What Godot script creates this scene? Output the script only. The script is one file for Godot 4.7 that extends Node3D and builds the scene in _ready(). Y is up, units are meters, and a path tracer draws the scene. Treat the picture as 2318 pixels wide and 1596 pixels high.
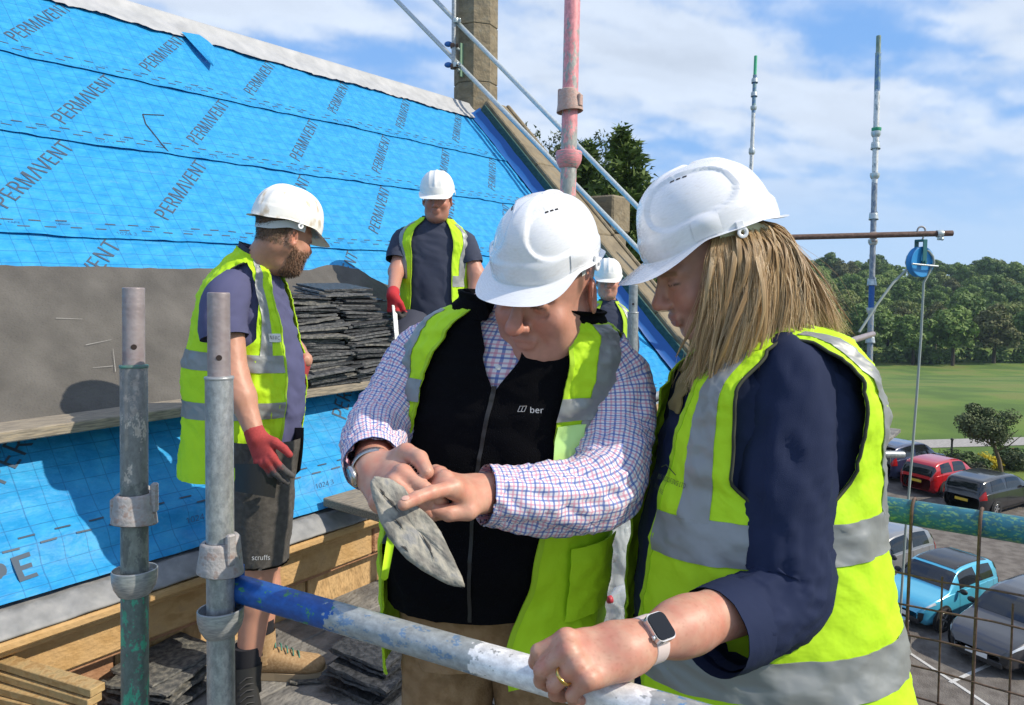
extends Node3D
# A roof under repair seen from the scaffold: five people in white helmets, blue roof membrane, car park and woods behind.
const F := 1686.0
const CAM := Vector3(0, 1.5, 0)
const GROUND := -7.7
var camera_basis := Basis(Vector3.RIGHT, deg_to_rad(-3.2)) * Basis(Vector3.BACK, deg_to_rad(0.5))
var rng := RandomNumberGenerator.new()
var noise := FastNoiseLite.new()
var M := {}

class Geo:
	var v := PackedVector3Array()
	var n := PackedVector3Array()
	var uv := PackedVector2Array()
	var c := PackedColorArray()
	var i := PackedInt32Array()
	var seams := PackedInt32Array()
	var flat := false
	func tri(a: Vector3, b: Vector3, d: Vector3) -> void:
		var k := v.size()
		v.append(a); v.append(b); v.append(d)
		i.append(k); i.append(k + 1); i.append(k + 2)
	func quad(a: Vector3, b: Vector3, d: Vector3, e: Vector3) -> void:
		var k := v.size()
		v.append(a); v.append(b); v.append(d); v.append(e)
		uv.append(Vector2(0, 0)); uv.append(Vector2(1, 0)); uv.append(Vector2(1, 1)); uv.append(Vector2(0, 1))
		i.append_array([k, k + 1, k + 2, k, k + 2, k + 3])
	# a box with bevelled edges, own axes in b
	func box(at: Vector3, size: Vector3, b := Basis(), bevel := 0.0) -> void:
		var h := size / 2.0
		var r: float = min(bevel, min(h.x, min(h.y, h.z)) * 0.45)
		var axes := [[0, 1, 2], [1, 2, 0], [2, 0, 1]]
		if r <= 0.0:
			for ax in axes:
				for s in [-1.0, 1.0]:
					var p := [Vector3(), Vector3(), Vector3(), Vector3()]
					var k := 0
					for q in [[-1, -1], [1, -1], [1, 1], [-1, 1]]:
						var w := Vector3()
						w[ax[0]] = s * h[ax[0]]; w[ax[1]] = q[0] * h[ax[1]] * s; w[ax[2]] = q[1] * h[ax[2]]
						p[k] = at + b * w
						k += 1
					quad(p[0], p[1], p[2], p[3])
			return
		# corner points: for each corner three points
		var pt := func(sx: float, sy: float, sz: float, a: int) -> Vector3:
			var w := Vector3(sx * (h.x - r), sy * (h.y - r), sz * (h.z - r))
			var sg := Vector3(sx, sy, sz)
			w[a] = sg[a] * h[a]
			return at + b * w
		for ax in axes:
			var a0: int = ax[0]
			var a1: int = ax[1]
			var a2: int = ax[2]
			for s in [-1.0, 1.0]:
				var p := []
				for q in [[-1.0, -1.0], [1.0, -1.0], [1.0, 1.0], [-1.0, 1.0]]:
					var g := Vector3()
					g[a0] = s; g[a1] = q[0] * s; g[a2] = q[1]
					p.append(pt.call(g.x, g.y, g.z, a0))
				quad(p[0], p[1], p[2], p[3])
				# edge bevels between face a0=s and face a1=t
				for t in [-1.0, 1.0]:
					var g1 := Vector3(); var g2 := Vector3()
					g1[a0] = s; g1[a1] = t; g1[a2] = -1.0
					g2[a0] = s; g2[a1] = t; g2[a2] = 1.0
					var e := [pt.call(g1.x, g1.y, g1.z, a0), pt.call(g1.x, g1.y, g1.z, a1), pt.call(g2.x, g2.y, g2.z, a1), pt.call(g2.x, g2.y, g2.z, a0)]
					if s * t > 0.0: quad(e[0], e[1], e[2], e[3])
					else: quad(e[3], e[2], e[1], e[0])
		for sx in [-1.0, 1.0]:
			for sy in [-1.0, 1.0]:
				for sz in [-1.0, 1.0]:
					var q := [pt.call(sx, sy, sz, 0), pt.call(sx, sy, sz, 1), pt.call(sx, sy, sz, 2)]
					uv.append(Vector2.ZERO); uv.append(Vector2.ZERO); uv.append(Vector2.ZERO)
					if sx * sy * sz > 0.0: tri(q[0], q[1], q[2])
					else: tri(q[0], q[2], q[1])
	func grid(nu: int, nv: int, f: Callable, flip := false, closed := false, uvs := Vector2(1, 1), colour = null) -> void:
		var k := v.size()
		for b in nv + 1:
			for a in nu + 1:
				var s := float(a) / nu
				var t := float(b) / nv
				v.append(f.call(s, t))
				uv.append(Vector2(s * uvs.x, t * uvs.y))
				if colour != null: c.append(colour.call(s, t))
			if closed:
				seams.append(k + b * (nu + 1)); seams.append(k + b * (nu + 1) + nu)
		for b in nv:
			for a in nu:
				var p := k + b * (nu + 1) + a
				var q := p + nu + 1
				if flip: i.append_array([p, q + 1, p + 1, p, q, q + 1])
				else: i.append_array([p, p + 1, q + 1, p, q + 1, q])
	# a pipe along points; radii one per point or a single one
	func tube(pts: Array, radii: Array, seg := 12, caps := true, squash := 1.0, hint := Vector3.ZERO) -> void:
		var m := pts.size()
		var k := v.size()
		var t: Vector3 = (pts[1] - pts[0]).normalized()
		var nn := hint if hint != Vector3.ZERO else (Vector3.UP if absf(t.y) < 0.9 else Vector3.RIGHT)
		nn = (nn - t * nn.dot(t)).normalized()
		var along := 0.0
		for a in m:
			var tt: Vector3 = ((pts[min(a + 1, m - 1)] - pts[max(a - 1, 0)]) as Vector3).normalized()
			nn = (nn - tt * nn.dot(tt)).normalized()
			var bb := tt.cross(nn)
			var r: float = radii[min(a, radii.size() - 1)]
			if a > 0: along += (pts[a] - pts[a - 1]).length()
			for b in seg + 1:
				var w := TAU * b / seg
				v.append(pts[a] + nn * cos(w) * r + bb * sin(w) * r * squash)
				uv.append(Vector2(float(b) / seg, along))
			seams.append(k + a * (seg + 1)); seams.append(k + a * (seg + 1) + seg)
		for a in m - 1:
			for b in seg:
				var p := k + a * (seg + 1) + b
				var q := p + seg + 1
				i.append_array([p, p + 1, q + 1, p, q + 1, q])
		if caps:
			for e in [0, m - 1]:
				var base := v.size()
				for b in seg:
					v.append(v[k + e * (seg + 1) + b]); uv.append(Vector2(float(b) / seg, 0.0))
				v.append(pts[e]); uv.append(Vector2(0.5, 0.0))
				for b in seg:
					if e == 0: i.append_array([base + seg, base + (b + 1) % seg, base + b])
					else: i.append_array([base + seg, base + b, base + (b + 1) % seg])
	# profile of (radius, height) turned round the y axis of t
	func lathe(profile: Array, seg: int, t := Transform3D()) -> void:
		var k := v.size()
		for a in profile.size():
			for b in seg + 1:
				var w := TAU * b / seg
				v.append(t * Vector3(profile[a].x * cos(w), profile[a].y, -profile[a].x * sin(w)))
				uv.append(Vector2(float(b) / seg, float(a) / profile.size()))
			seams.append(k + a * (seg + 1)); seams.append(k + a * (seg + 1) + seg)
		for a in profile.size() - 1:
			for b in seg:
				var p := k + a * (seg + 1) + b
				var q := p + seg + 1
				i.append_array([p, p + 1, q + 1, p, q + 1, q])
	# flat polygon given a thickness; t maps (x, y) on the plate, z through it
	func plate(poly: PackedVector2Array, thick: float, t := Transform3D()) -> void:
		if Geometry2D.is_polygon_clockwise(poly): poly.reverse()
		var idx := Geometry2D.triangulate_polygon(poly)
		for side in [1.0, -1.0]:
			var k := v.size()
			for p in poly:
				v.append(t * Vector3(p.x, p.y, side * thick / 2.0)); uv.append(p)
			for a in range(0, idx.size(), 3):
				var q := Vector3(poly[idx[a]].x, poly[idx[a]].y, 0); var w := Vector3(poly[idx[a + 1]].x, poly[idx[a + 1]].y, 0); var z := Vector3(poly[idx[a + 2]].x, poly[idx[a + 2]].y, 0)
				var ccw := (w - q).cross(z - q).z > 0.0
				if ccw == (side > 0.0): i.append_array([k + idx[a], k + idx[a + 1], k + idx[a + 2]])
				else: i.append_array([k + idx[a], k + idx[a + 2], k + idx[a + 1]])
		for a in poly.size():
			var p := poly[a]
			var q := poly[(a + 1) % poly.size()]
			quad(t * Vector3(p.x, p.y, -thick / 2), t * Vector3(q.x, q.y, -thick / 2), t * Vector3(q.x, q.y, thick / 2), t * Vector3(p.x, p.y, thick / 2))
	func ball(at: Vector3, r: Vector3, b := Basis(), seg := 16) -> void:
		grid(seg, seg / 2, func(s: float, t: float) -> Vector3:
			var w := TAU * s
			var h := PI * (t - 0.5)
			return at + b * Vector3(cos(w) * cos(h) * r.x, sin(h) * r.y, -sin(w) * cos(h) * r.z), false, true)
	func paint(col: Color) -> void:
		while c.size() < v.size(): c.append(col)
	func mesh(at := Vector3.ZERO) -> ArrayMesh:
		if flat:
			var v2 := PackedVector3Array(); var u2 := PackedVector2Array(); var c2 := PackedColorArray(); var i2 := PackedInt32Array()
			for a in i.size():
				v2.append(v[i[a]]); i2.append(a)
				if uv.size() == v.size(): u2.append(uv[i[a]])
				if c.size() == v.size(): c2.append(c[i[a]])
			v = v2; uv = u2; c = c2; i = i2; seams.clear()
		if n.size() != v.size():
			n.resize(v.size()); n.fill(Vector3.ZERO)
			for a in range(0, i.size(), 3):
				var p := i[a]; var q := i[a + 1]; var r := i[a + 2]
				var w := (v[q] - v[p]).cross(v[r] - v[p])
				n[p] += w; n[q] += w; n[r] += w
			for a in range(0, seams.size(), 2):
				var w := n[seams[a]] + n[seams[a + 1]]
				n[seams[a]] = w; n[seams[a + 1]] = w
			for a in n.size(): n[a] = n[a].normalized() if n[a].length_squared() > 1e-20 else Vector3.UP
		var w := PackedVector3Array(v)
		if at != Vector3.ZERO:
			for a in w.size(): w[a] -= at
		var j := PackedInt32Array(i)
		for a in range(0, j.size(), 3):
			var q := j[a + 1]
			j[a + 1] = j[a + 2]; j[a + 2] = q
		var arrays := []
		arrays.resize(Mesh.ARRAY_MAX)
		arrays[Mesh.ARRAY_VERTEX] = w
		arrays[Mesh.ARRAY_NORMAL] = n
		if uv.size() == v.size(): arrays[Mesh.ARRAY_TEX_UV] = uv
		if c.size() == v.size(): arrays[Mesh.ARRAY_COLOR] = c
		arrays[Mesh.ARRAY_INDEX] = j
		var m := ArrayMesh.new()
		m.add_surface_from_arrays(Mesh.PRIMITIVE_TRIANGLES, arrays)
		return m

# ---------------------------------------------------------------- naming, parts, materials
var taken := {}
func numbered(called: String) -> String:
	taken[called] = taken.get(called, -1) + 1
	return called if taken[called] == 0 else "%s_%03d" % [called, taken[called]]
func tag(o: Node, label: String, category: String, group := "") -> Node:
	o.set_meta("label", label); o.set_meta("category", category)
	if group: o.set_meta("group", group)
	return o
func thing(called: String, label: String, category: String, at := Vector3.ZERO, group := "", b := Basis()) -> Node3D:
	var o := Node3D.new()
	o.name = numbered(called)
	add_child(o)
	o.transform = Transform3D(b, at)
	tag(o, label, category, group)
	return o
# geometry in world space under a thing that is not turned
func part(parent: Node3D, called: String, g: Geo, m: Material, local := false) -> MeshInstance3D:
	var o := MeshInstance3D.new()
	o.name = called
	var at := Vector3.ZERO
	if not local:
		var q: Node = parent
		while q != self:
			at += (q as Node3D).position
			q = q.get_parent()
	o.mesh = g.mesh(at)
	o.material_override = m
	parent.add_child(o, true)
	return o
func put_mesh(parent: Node3D, called: String, mesh: Mesh, m: Material, t := Transform3D()) -> MeshInstance3D:
	var o := MeshInstance3D.new()
	o.name = called if parent != self else numbered(called)
	o.mesh = mesh; o.material_override = m; o.transform = t
	parent.add_child(o, true)
	return o
func single(called: String, g: Geo, m: Material, label: String, category: String, at := Vector3.ZERO, group := "") -> MeshInstance3D:
	var o := put_mesh(self, called, g.mesh(at), m, Transform3D(Basis(), at))
	tag(o, label, category, group)
	return o
func structure(called: String, g: Geo, m: Material) -> MeshInstance3D:
	var o := put_mesh(self, called, g.mesh(), m)
	o.set_meta("kind", "structure")
	return o
func px(u: float, w: float, d: float) -> Vector3:   # photo pixel (2318 wide) and depth -> place
	return CAM + camera_basis * Vector3((u - 1159.0) / F, -(w - 727.0) / F, -1.0) * d
func on_plane(u: float, w: float, p0: Vector3, nn: Vector3) -> Vector3:
	var r := camera_basis * Vector3((u - 1159.0) / F, -(w - 727.0) / F, -1.0)
	return CAM + r * ((p0 - CAM).dot(nn) / r.dot(nn))
func on_level(u: float, w: float, y: float) -> Vector3:
	return on_plane(u, w, Vector3(0, y, 0), Vector3.UP)
func lin(r: float, g: float, b: float) -> Color:   # linear reflectance -> albedo_color
	return Color(r, g, b).linear_to_srgb()
func mat(col: Color, rough := 0.8, metal := 0.0, spec := 0.5) -> StandardMaterial3D:
	var m := StandardMaterial3D.new()
	m.albedo_color = col; m.roughness = rough; m.metallic = metal; m.metallic_specular = spec
	return m
func noise_texture(seed_: int, freq: float, ramp: Array, octaves := 4, size := 512, kind := FastNoiseLite.TYPE_SIMPLEX_SMOOTH) -> NoiseTexture2D:
	var f := FastNoiseLite.new()
	f.seed = seed_; f.frequency = freq; f.noise_type = kind
	f.fractal_octaves = octaves
	var t := NoiseTexture2D.new()
	t.width = size; t.height = size; t.seamless = true; t.noise = f
	var g := Gradient.new()
	var offs := PackedFloat32Array(); var cols := PackedColorArray()
	for a in ramp: offs.append(a[0]); cols.append(a[1])
	g.offsets = offs; g.colors = cols
	t.color_ramp = g
	return t
func bump_texture(seed_: int, freq: float, strength: float, octaves := 4, size := 512) -> NoiseTexture2D:
	var f := FastNoiseLite.new()
	f.seed = seed_; f.frequency = freq; f.fractal_octaves = octaves
	var t := NoiseTexture2D.new()
	t.width = size; t.height = size; t.seamless = true; t.noise = f
	t.as_normal_map = true; t.bump_strength = strength
	return t
# a mottled material over world space: ramp of [offset, colour], metres per tile
func mottled(ramp: Array, metres: float, freq: float, rough: float, bump := 0.0, seed_ := 1, bump_freq := 0.05, world := true) -> StandardMaterial3D:
	var m := mat(Color.WHITE, rough)
	m.albedo_texture = noise_texture(seed_, freq, ramp)
	if bump > 0.0:
		m.normal_enabled = true
		m.normal_texture = bump_texture(seed_ + 7, bump_freq, bump)
	m.uv1_triplanar = true
	m.uv1_world_triplanar = world
	m.uv1_scale = Vector3.ONE / metres
	return m
func uv_mapped(m: StandardMaterial3D, scale: Vector3) -> StandardMaterial3D:
	m.uv1_triplanar = false; m.uv1_world_triplanar = false; m.uv1_scale = scale
	return m

# worn paint on a tube: u round, v along (metres); patches of several colours over steel
func paint_texture(seed_: int, bands: Array, w := 128, h := 1024, metres := 2.0, fine := 1.0) -> ImageTexture:
	var img := Image.create(w, h, false, Image.FORMAT_RGB8)
	var f := FastNoiseLite.new(); f.seed = seed_; f.frequency = 1.0; f.fractal_octaves = 4
	var g2 := FastNoiseLite.new(); g2.seed = seed_ + 5; g2.frequency = 1.0; g2.fractal_octaves = 3
	for y in h:
		var along := metres * y / h
		# the band that holds here: [from, paint colour, steel colour, cover 0..1]
		for x in w:
			var a := TAU * x / w
			var p := Vector3(cos(a) * 0.024, along, sin(a) * 0.024)
			var jag := f.get_noise_3d(p.x * 60, p.y * 60, p.z * 60) * 0.03
			var band: Array = bands[0]
			for b in bands:
				if along + jag >= b[0]: band = b
			var q := f.get_noise_3d(p.x * 45 * fine, p.y * 22 * fine, p.z * 45 * fine) * 0.5 + 0.5 + 0.18 * g2.get_noise_3d(p.x * 300, p.y * 160, p.z * 300)
			var col: Color = band[1] if q < band[3] else band[2]
			var tone := 1.0 + 0.16 * g2.get_noise_3d(p.x * 90, p.y * 50, p.z * 90) + 0.10 * f.get_noise_3d(p.x * 500, p.y * 400, p.z * 500)
			img.set_pixel(x, y, Color(col.r * tone, col.g * tone, col.b * tone))
	return ImageTexture.create_from_image(img)
func tube_mat(seed_: int, bands: Array, metres := 2.0, rough := 0.45, metal := 0.25, fine := 1.0, tall := 1024) -> StandardMaterial3D:
	var m := mat(Color.WHITE, rough, metal)
	m.albedo_texture = paint_texture(seed_, bands, 96, tall, metres, fine)
	m.uv1_scale = Vector3(1, 1.0 / metres, 1)
	m.normal_enabled = true
	m.normal_texture = bump_texture(seed_ + 3, 0.03, 1.2, 3, 256)
	m.normal_scale = 0.35
	return m
# ---------------------------------------------------------------- air and light
func make_camera_and_light() -> void:
	var cam := Camera3D.new()
	cam.name = "camera"
	cam.projection = Camera3D.PROJECTION_FRUSTUM
	cam.near = 0.05
	cam.far = 1500.0
	cam.size = 0.05 * 1596.0 / F
	cam.frustum_offset = Vector2(0, -71.0 / F * 0.05)
	add_child(cam)
	cam.transform = Transform3D(camera_basis, CAM)
	cam.current = true
	var sun := DirectionalLight3D.new()
	sun.name = "sun"
	sun.light_energy = 1.3
	sun.light_color = Color(1.0, 0.955, 0.88)
	sun.light_angular_distance = 0.5
	sun.shadow_enabled = true
	add_child(sun)
	sun.look_at_from_position(Vector3(73.5, 64.0, 21.0), Vector3.ZERO, Vector3.UP)
	var env := Environment.new()
	env.background_mode = Environment.BG_SKY
	env.tonemap_mode = Environment.TONE_MAPPER_LINEAR
	env.tonemap_exposure = 1.2
	env.sdfgi_enabled = true
	env.ssao_enabled = true
	env.ssil_enabled = true
	env.fog_enabled = true
	env.fog_density = 0.0002
	env.fog_light_color = Color(0.75, 0.84, 0.95)
	var sky := Sky.new()
	var pano := PanoramaSkyMaterial.new()
	pano.panorama = sky_texture()
	sky.sky_material = pano
	env.sky = sky
	var we := WorldEnvironment.new()
	we.name = "world_environment"
	we.environment = env
	add_child(we)

func sky_texture() -> ImageTexture:
	var w := 2048
	var h := 1024
	var data := PackedFloat32Array()
	data.resize(w * h * 3)
	var f := FastNoiseLite.new(); f.seed = 11; f.frequency = 1.0; f.fractal_octaves = 6; f.fractal_gain = 0.52
	f.domain_warp_enabled = true; f.domain_warp_amplitude = 0.35; f.domain_warp_frequency = 1.3
	var g2 := FastNoiseLite.new(); g2.seed = 4; g2.frequency = 1.0; g2.fractal_octaves = 3
	var top := Vector3(0.085, 0.225, 0.640)
	var mid := Vector3(0.215, 0.420, 0.780)
	var low := Vector3(0.440, 0.610, 0.830)
	var white := Vector3(0.660, 0.730, 0.830)
	for y in h:
		var el := PI * (0.5 - (y + 0.5) / h)
		var sy := sin(el)
		var cy := cos(el)
		var base := low
		if sy > 0.0:
			base = low.lerp(mid, smoothstep(0.0, 0.22, sy)).lerp(top, smoothstep(0.18, 0.75, sy))
		for x in w:
			var col := base
			if sy > 0.0:
				var az := TAU * ((x + 0.5) / w - 0.5)
				var d := Vector3(sin(az) * cy, sy, -cos(az) * cy)
				# flat layer of cloud high up: streaks run from lower left to upper right
				var k := 1.0 / (sy + 0.16)
				var p := Vector2(d.x * k, d.z * k)
				p = p.rotated(0.5)
				var c1 := f.get_noise_2d(p.x * 0.75, p.y * 1.25 + 3.7)
				var c2 := f.get_noise_2d(p.x * 3.1 + 9.0, p.y * 4.6)
				var big := g2.get_noise_2d(p.x * 0.28 - 2.0, p.y * 0.34 + 1.0)
				var m := c1 * 0.95 + c2 * 0.34 + big * 0.5
				var cover := smoothstep(-0.56, 0.22, m) * smoothstep(0.02, 0.20, sy)
				var thick := smoothstep(0.25, 0.75, m)
				var cl := white * (1.0 + 0.12 * c2) * (1.0 - 0.16 * thick)
				col = base.lerp(cl, cover * 0.86)
			var o := (y * w + x) * 3
			data[o] = col.x; data[o + 1] = col.y; data[o + 2] = col.z
	return ImageTexture.create_from_image(Image.create_from_data(w, h, false, Image.FORMAT_RGBF, data.to_byte_array()))

# ---------------------------------------------------------------- materials used by many things
func make_materials() -> void:
	M.steel = tube_mat(21, [[0.0, lin(0.30, 0.32, 0.33), lin(0.36, 0.375, 0.38), 0.5]], 2.0, 0.42, 0.45)
	M.steel_plain = mottled([[0.3, lin(0.27, 0.29, 0.30)], [0.7, lin(0.42, 0.44, 0.45)]], 0.35, 0.02, 0.4, 0.6, 5)
	M.steel_plain.metallic = 0.5
	M.cast = mottled([[0.3, lin(0.30, 0.29, 0.285)], [0.55, lin(0.40, 0.385, 0.38)], [0.75, lin(0.30, 0.22, 0.19)]], 0.2, 0.02, 0.6, 2.0, 6)
	M.cast.metallic = 0.2
	M.pink_paint = tube_mat(33, [[0.0, lin(0.68, 0.27, 0.29), lin(0.30, 0.31, 0.30), 0.62], [1.52, lin(0.66, 0.30, 0.30), lin(0.33, 0.34, 0.32), 0.42], [1.95, lin(0.68, 0.27, 0.29), lin(0.36, 0.35, 0.33), 0.56], [2.25, lin(0.70, 0.28, 0.30), lin(0.3, 0.3, 0.3), 0.75]], 3.0, 0.5, 0.1, 1.0)
	M.green_steel = tube_mat(41, [[0.0, lin(0.06, 0.33, 0.22), lin(0.11, 0.15, 0.14), 0.40], [0.82, lin(0.20, 0.22, 0.20), lin(0.13, 0.145, 0.14), 0.5], [1.0, lin(0.46, 0.42, 0.37), lin(0.19, 0.20, 0.195), 0.36], [1.13, lin(0.33, 0.30, 0.28), lin(0.22, 0.22, 0.22), 0.4]], 2.0, 0.5, 0.2)
	M.blue_white_tube = tube_mat(52, [[0.0, lin(0.012, 0.085, 0.33), lin(0.05, 0.26, 0.10), 0.74], [0.25, lin(0.33, 0.36, 0.37), lin(0.16, 0.25, 0.38), 0.64], [0.53, lin(0.78, 0.79, 0.80), lin(0.28, 0.29, 0.29), 0.76], [0.80, lin(0.32, 0.34, 0.35), lin(0.12, 0.25, 0.44), 0.60]], 2.0, 0.42, 0.12)
	M.blue_tube = tube_mat(57, [[0.0, lin(0.012, 0.10, 0.38), lin(0.25, 0.28, 0.3), 0.66]], 2.0, 0.45, 0.1)
	M.green_blue_tube = tube_mat(61, [[0.0, lin(0.015, 0.12, 0.19), lin(0.12, 0.24, 0.15), 0.60]], 2.0, 0.5, 0.05, 3.4)
	M.mixed_tube = tube_mat(71, [[0.0, lin(0.30, 0.32, 0.34), lin(0.16, 0.24, 0.34), 0.55], [1.1, lin(0.02, 0.10, 0.34), lin(0.10, 0.2, 0.4), 0.7], [1.32, lin(0.16, 0.20, 0.27), lin(0.30, 0.33, 0.36), 0.5], [2.2, lin(0.62, 0.64, 0.64), lin(0.25, 0.30, 0.32), 0.66], [3.0, lin(0.10, 0.20, 0.36), lin(0.22, 0.34, 0.32), 0.55], [4.1, lin(0.12, 0.34, 0.22), lin(0.3, 0.33, 0.32), 0.6]], 5.0, 0.5, 0.1, 0.7, 1536)
	M.rust_tube = tube_mat(77, [[0.0, lin(0.10, 0.055, 0.04), lin(0.15, 0.09, 0.07), 0.5]], 2.0, 0.7, 0.1, 1.0, 512)
	M.stone = mottled([[0.2, lin(0.15, 0.125, 0.085)], [0.45, lin(0.215, 0.175, 0.115)], [0.62, lin(0.25, 0.205, 0.135)], [0.85, lin(0.19, 0.175, 0.14)]], 1.6, 0.02, 0.92, 3.0, 8)
	M.sandstone = mottled([[0.25, lin(0.42, 0.255, 0.10)], [0.5, lin(0.52, 0.335, 0.15)], [0.75, lin(0.46, 0.30, 0.14)]], 0.8, 0.02, 0.9, 2.5, 9, 0.08)
	M.sandstone_red = mottled([[0.25, lin(0.30, 0.15, 0.075)], [0.75, lin(0.40, 0.22, 0.12)]], 0.6, 0.02, 0.9, 2.5, 10, 0.08)
	M.tooled = mottled([[0.25, lin(0.40, 0.25, 0.11)], [0.45, lin(0.55, 0.36, 0.17)], [0.75, lin(0.50, 0.33, 0.155)]], 0.5, 0.012, 0.95, 5.0, 12, 0.05)
	M.tooled.uv1_scale = Vector3(2.4, 0.5, 2.4)
	M.lead = mottled([[0.2, lin(0.33, 0.34, 0.35)], [0.5, lin(0.41, 0.42, 0.43)], [0.8, lin(0.48, 0.485, 0.49)]], 1.1, 0.014, 0.6, 3.0, 13, 0.014)
	M.lead.metallic = 0.15
	M.lead_dull = mottled([[0.2, lin(0.19, 0.195, 0.20)], [0.5, lin(0.25, 0.255, 0.26)], [0.8, lin(0.32, 0.32, 0.32)]], 0.7, 0.02, 0.7, 2.0, 113, 0.03)
	M.felt = mottled([[0.3, lin(0.078, 0.073, 0.067)], [0.5, lin(0.098, 0.092, 0.084)], [0.75, lin(0.125, 0.118, 0.108)]], 1.3, 0.012, 0.93, 2.0, 14, 0.25)
	M.wood_grey = mottled([[0.3, lin(0.19, 0.165, 0.13)], [0.5, lin(0.28, 0.245, 0.195)], [0.75, lin(0.34, 0.28, 0.20)]], 0.8, 0.03, 0.9, 2.0, 15, 0.06)
	M.wood_grey.uv1_world_triplanar = false; M.wood_grey.uv1_scale = Vector3(0.7, 7, 7)
	M.batten = mottled([[0.3, lin(0.36, 0.22, 0.085)], [0.5, lin(0.46, 0.31, 0.14)], [0.75, lin(0.38, 0.27, 0.12)]], 0.5, 0.02, 0.85, 2.0, 16, 0.06)
	M.slate = mottled([[0.28, lin(0.045, 0.05, 0.055)], [0.5, lin(0.085, 0.09, 0.095)], [0.75, lin(0.14, 0.14, 0.14)]], 0.35, 0.02, 0.55, 4.0, 17, 0.05, false)
	M.slate2 = mottled([[0.28, lin(0.075, 0.077, 0.075)], [0.5, lin(0.13, 0.13, 0.12)], [0.75, lin(0.20, 0.19, 0.165)]], 0.35, 0.02, 0.6, 4.0, 18, 0.05, false)
	M.slate_dark = mottled([[0.3, lin(0.025, 0.027, 0.03)], [0.7, lin(0.06, 0.063, 0.068)]], 0.35, 0.02, 0.5, 4.0, 19, 0.05, false)
	M.rubble = mottled([[0.25, lin(0.07, 0.072, 0.072)], [0.5, lin(0.14, 0.138, 0.13)], [0.75, lin(0.22, 0.21, 0.19)]], 0.6, 0.02, 0.9, 4.0, 20, 0.06)
	M.black_plastic = mat(lin(0.015, 0.015, 0.016), 0.5)
	M.blue_plastic = mat(lin(0.02, 0.13, 0.42), 0.5)
	M.rust_wire = mottled([[0.3, lin(0.07, 0.04, 0.03)], [0.7, lin(0.14, 0.08, 0.055)]], 0.2, 0.03, 0.75, 0.0, 22)
	M.galv = mottled([[0.3, lin(0.40, 0.46, 0.47)], [0.7, lin(0.56, 0.61, 0.62)]], 0.3, 0.02, 0.35, 0.8, 23)
	M.galv.metallic = 0.4

# ---------------------------------------------------------------- the house: wall, gutter, membrane, ridge, verge, chimney
const PITCH := 0.8203
var house_t := Transform3D(Basis(Vector3(0.6, 0, -0.8), Vector3.UP, Vector3(0.8, 0, 0.6)), Vector3(-1.33, 0, -2.81))
func roof(x: float, s: float, off := 0.0) -> Vector3:   # house axes
	return Vector3(x, 0.48 + s * sin(PITCH) + off * cos(PITCH), 0.1 - s * cos(PITCH) + off * sin(PITCH))

func membrane_texture() -> ImageTexture:
	var w := 1024
	var h := 512
	var img := Image.create(w, h, false, Image.FORMAT_RGB8)
	var f := FastNoiseLite.new(); f.seed = 3; f.frequency = 1.0; f.fractal_octaves = 4
	var a := lin(0.012, 0.245, 0.55)
	var b := lin(0.03, 0.32, 0.63)
	var ink := lin(0.008, 0.12, 0.30)
	for y in h:
		var s := 0.72 * y / h
		for x in w:
			var p := 1.5 * x / w
			var ang := TAU * x / w
			var q := f.get_noise_3d(cos(ang) * 2.4, sin(ang) * 2.4, s * 11.0)
			var col := a.lerp(b, clampf(0.5 + q * 1.1, 0.0, 1.0))
			q = f.get_noise_3d(cos(ang) * 11.0, sin(ang) * 11.0, s * 50.0 + 30.0)
			col = col.lerp(lin(0.09, 0.33, 0.60), clampf((q - 0.22) * 1.2, 0.0, 0.35))
			# the fine printed grid of the sheet
			var gx := absf(fposmod(p + 0.03, 0.075) - 0.0375)
			var gs := absf(fposmod(s + 0.01, 0.072) - 0.036)
			if gx < 0.0016 or gs < 0.0016: col = col.lerp(ink, 0.58)
			img.set_pixel(x, y, col)
	return ImageTexture.create_from_image(img)

var word_mesh := {}
func word(text: String, length: float, cap: float, weight := 400) -> Mesh:
	if word_mesh.has(text + str(length)): return word_mesh[text + str(length)]
	var f := SystemFont.new()
	f.font_names = PackedStringArray(["Droid Sans"])
	f.font_weight = weight
	var t := TextMesh.new()
	t.text = text; t.font = f; t.font_size = 64; t.pixel_size = 0.01; t.depth = 0.0; t.curve_step = 2.0
	var box := t.get_aabb()
	var arr := t.get_mesh_arrays()
	var vs: PackedVector3Array = arr[Mesh.ARRAY_VERTEX]
	for k in vs.size():
		vs[k] = Vector3((vs[k].x - box.position.x) / box.size.x * length, (vs[k].y - box.position.y) / box.size.y * cap, 0)
	arr[Mesh.ARRAY_VERTEX] = vs
	var m := ArrayMesh.new()
	m.add_surface_from_arrays(Mesh.PRIMITIVE_TRIANGLES, arr)
	word_mesh[text + str(length)] = m
	return m

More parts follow.
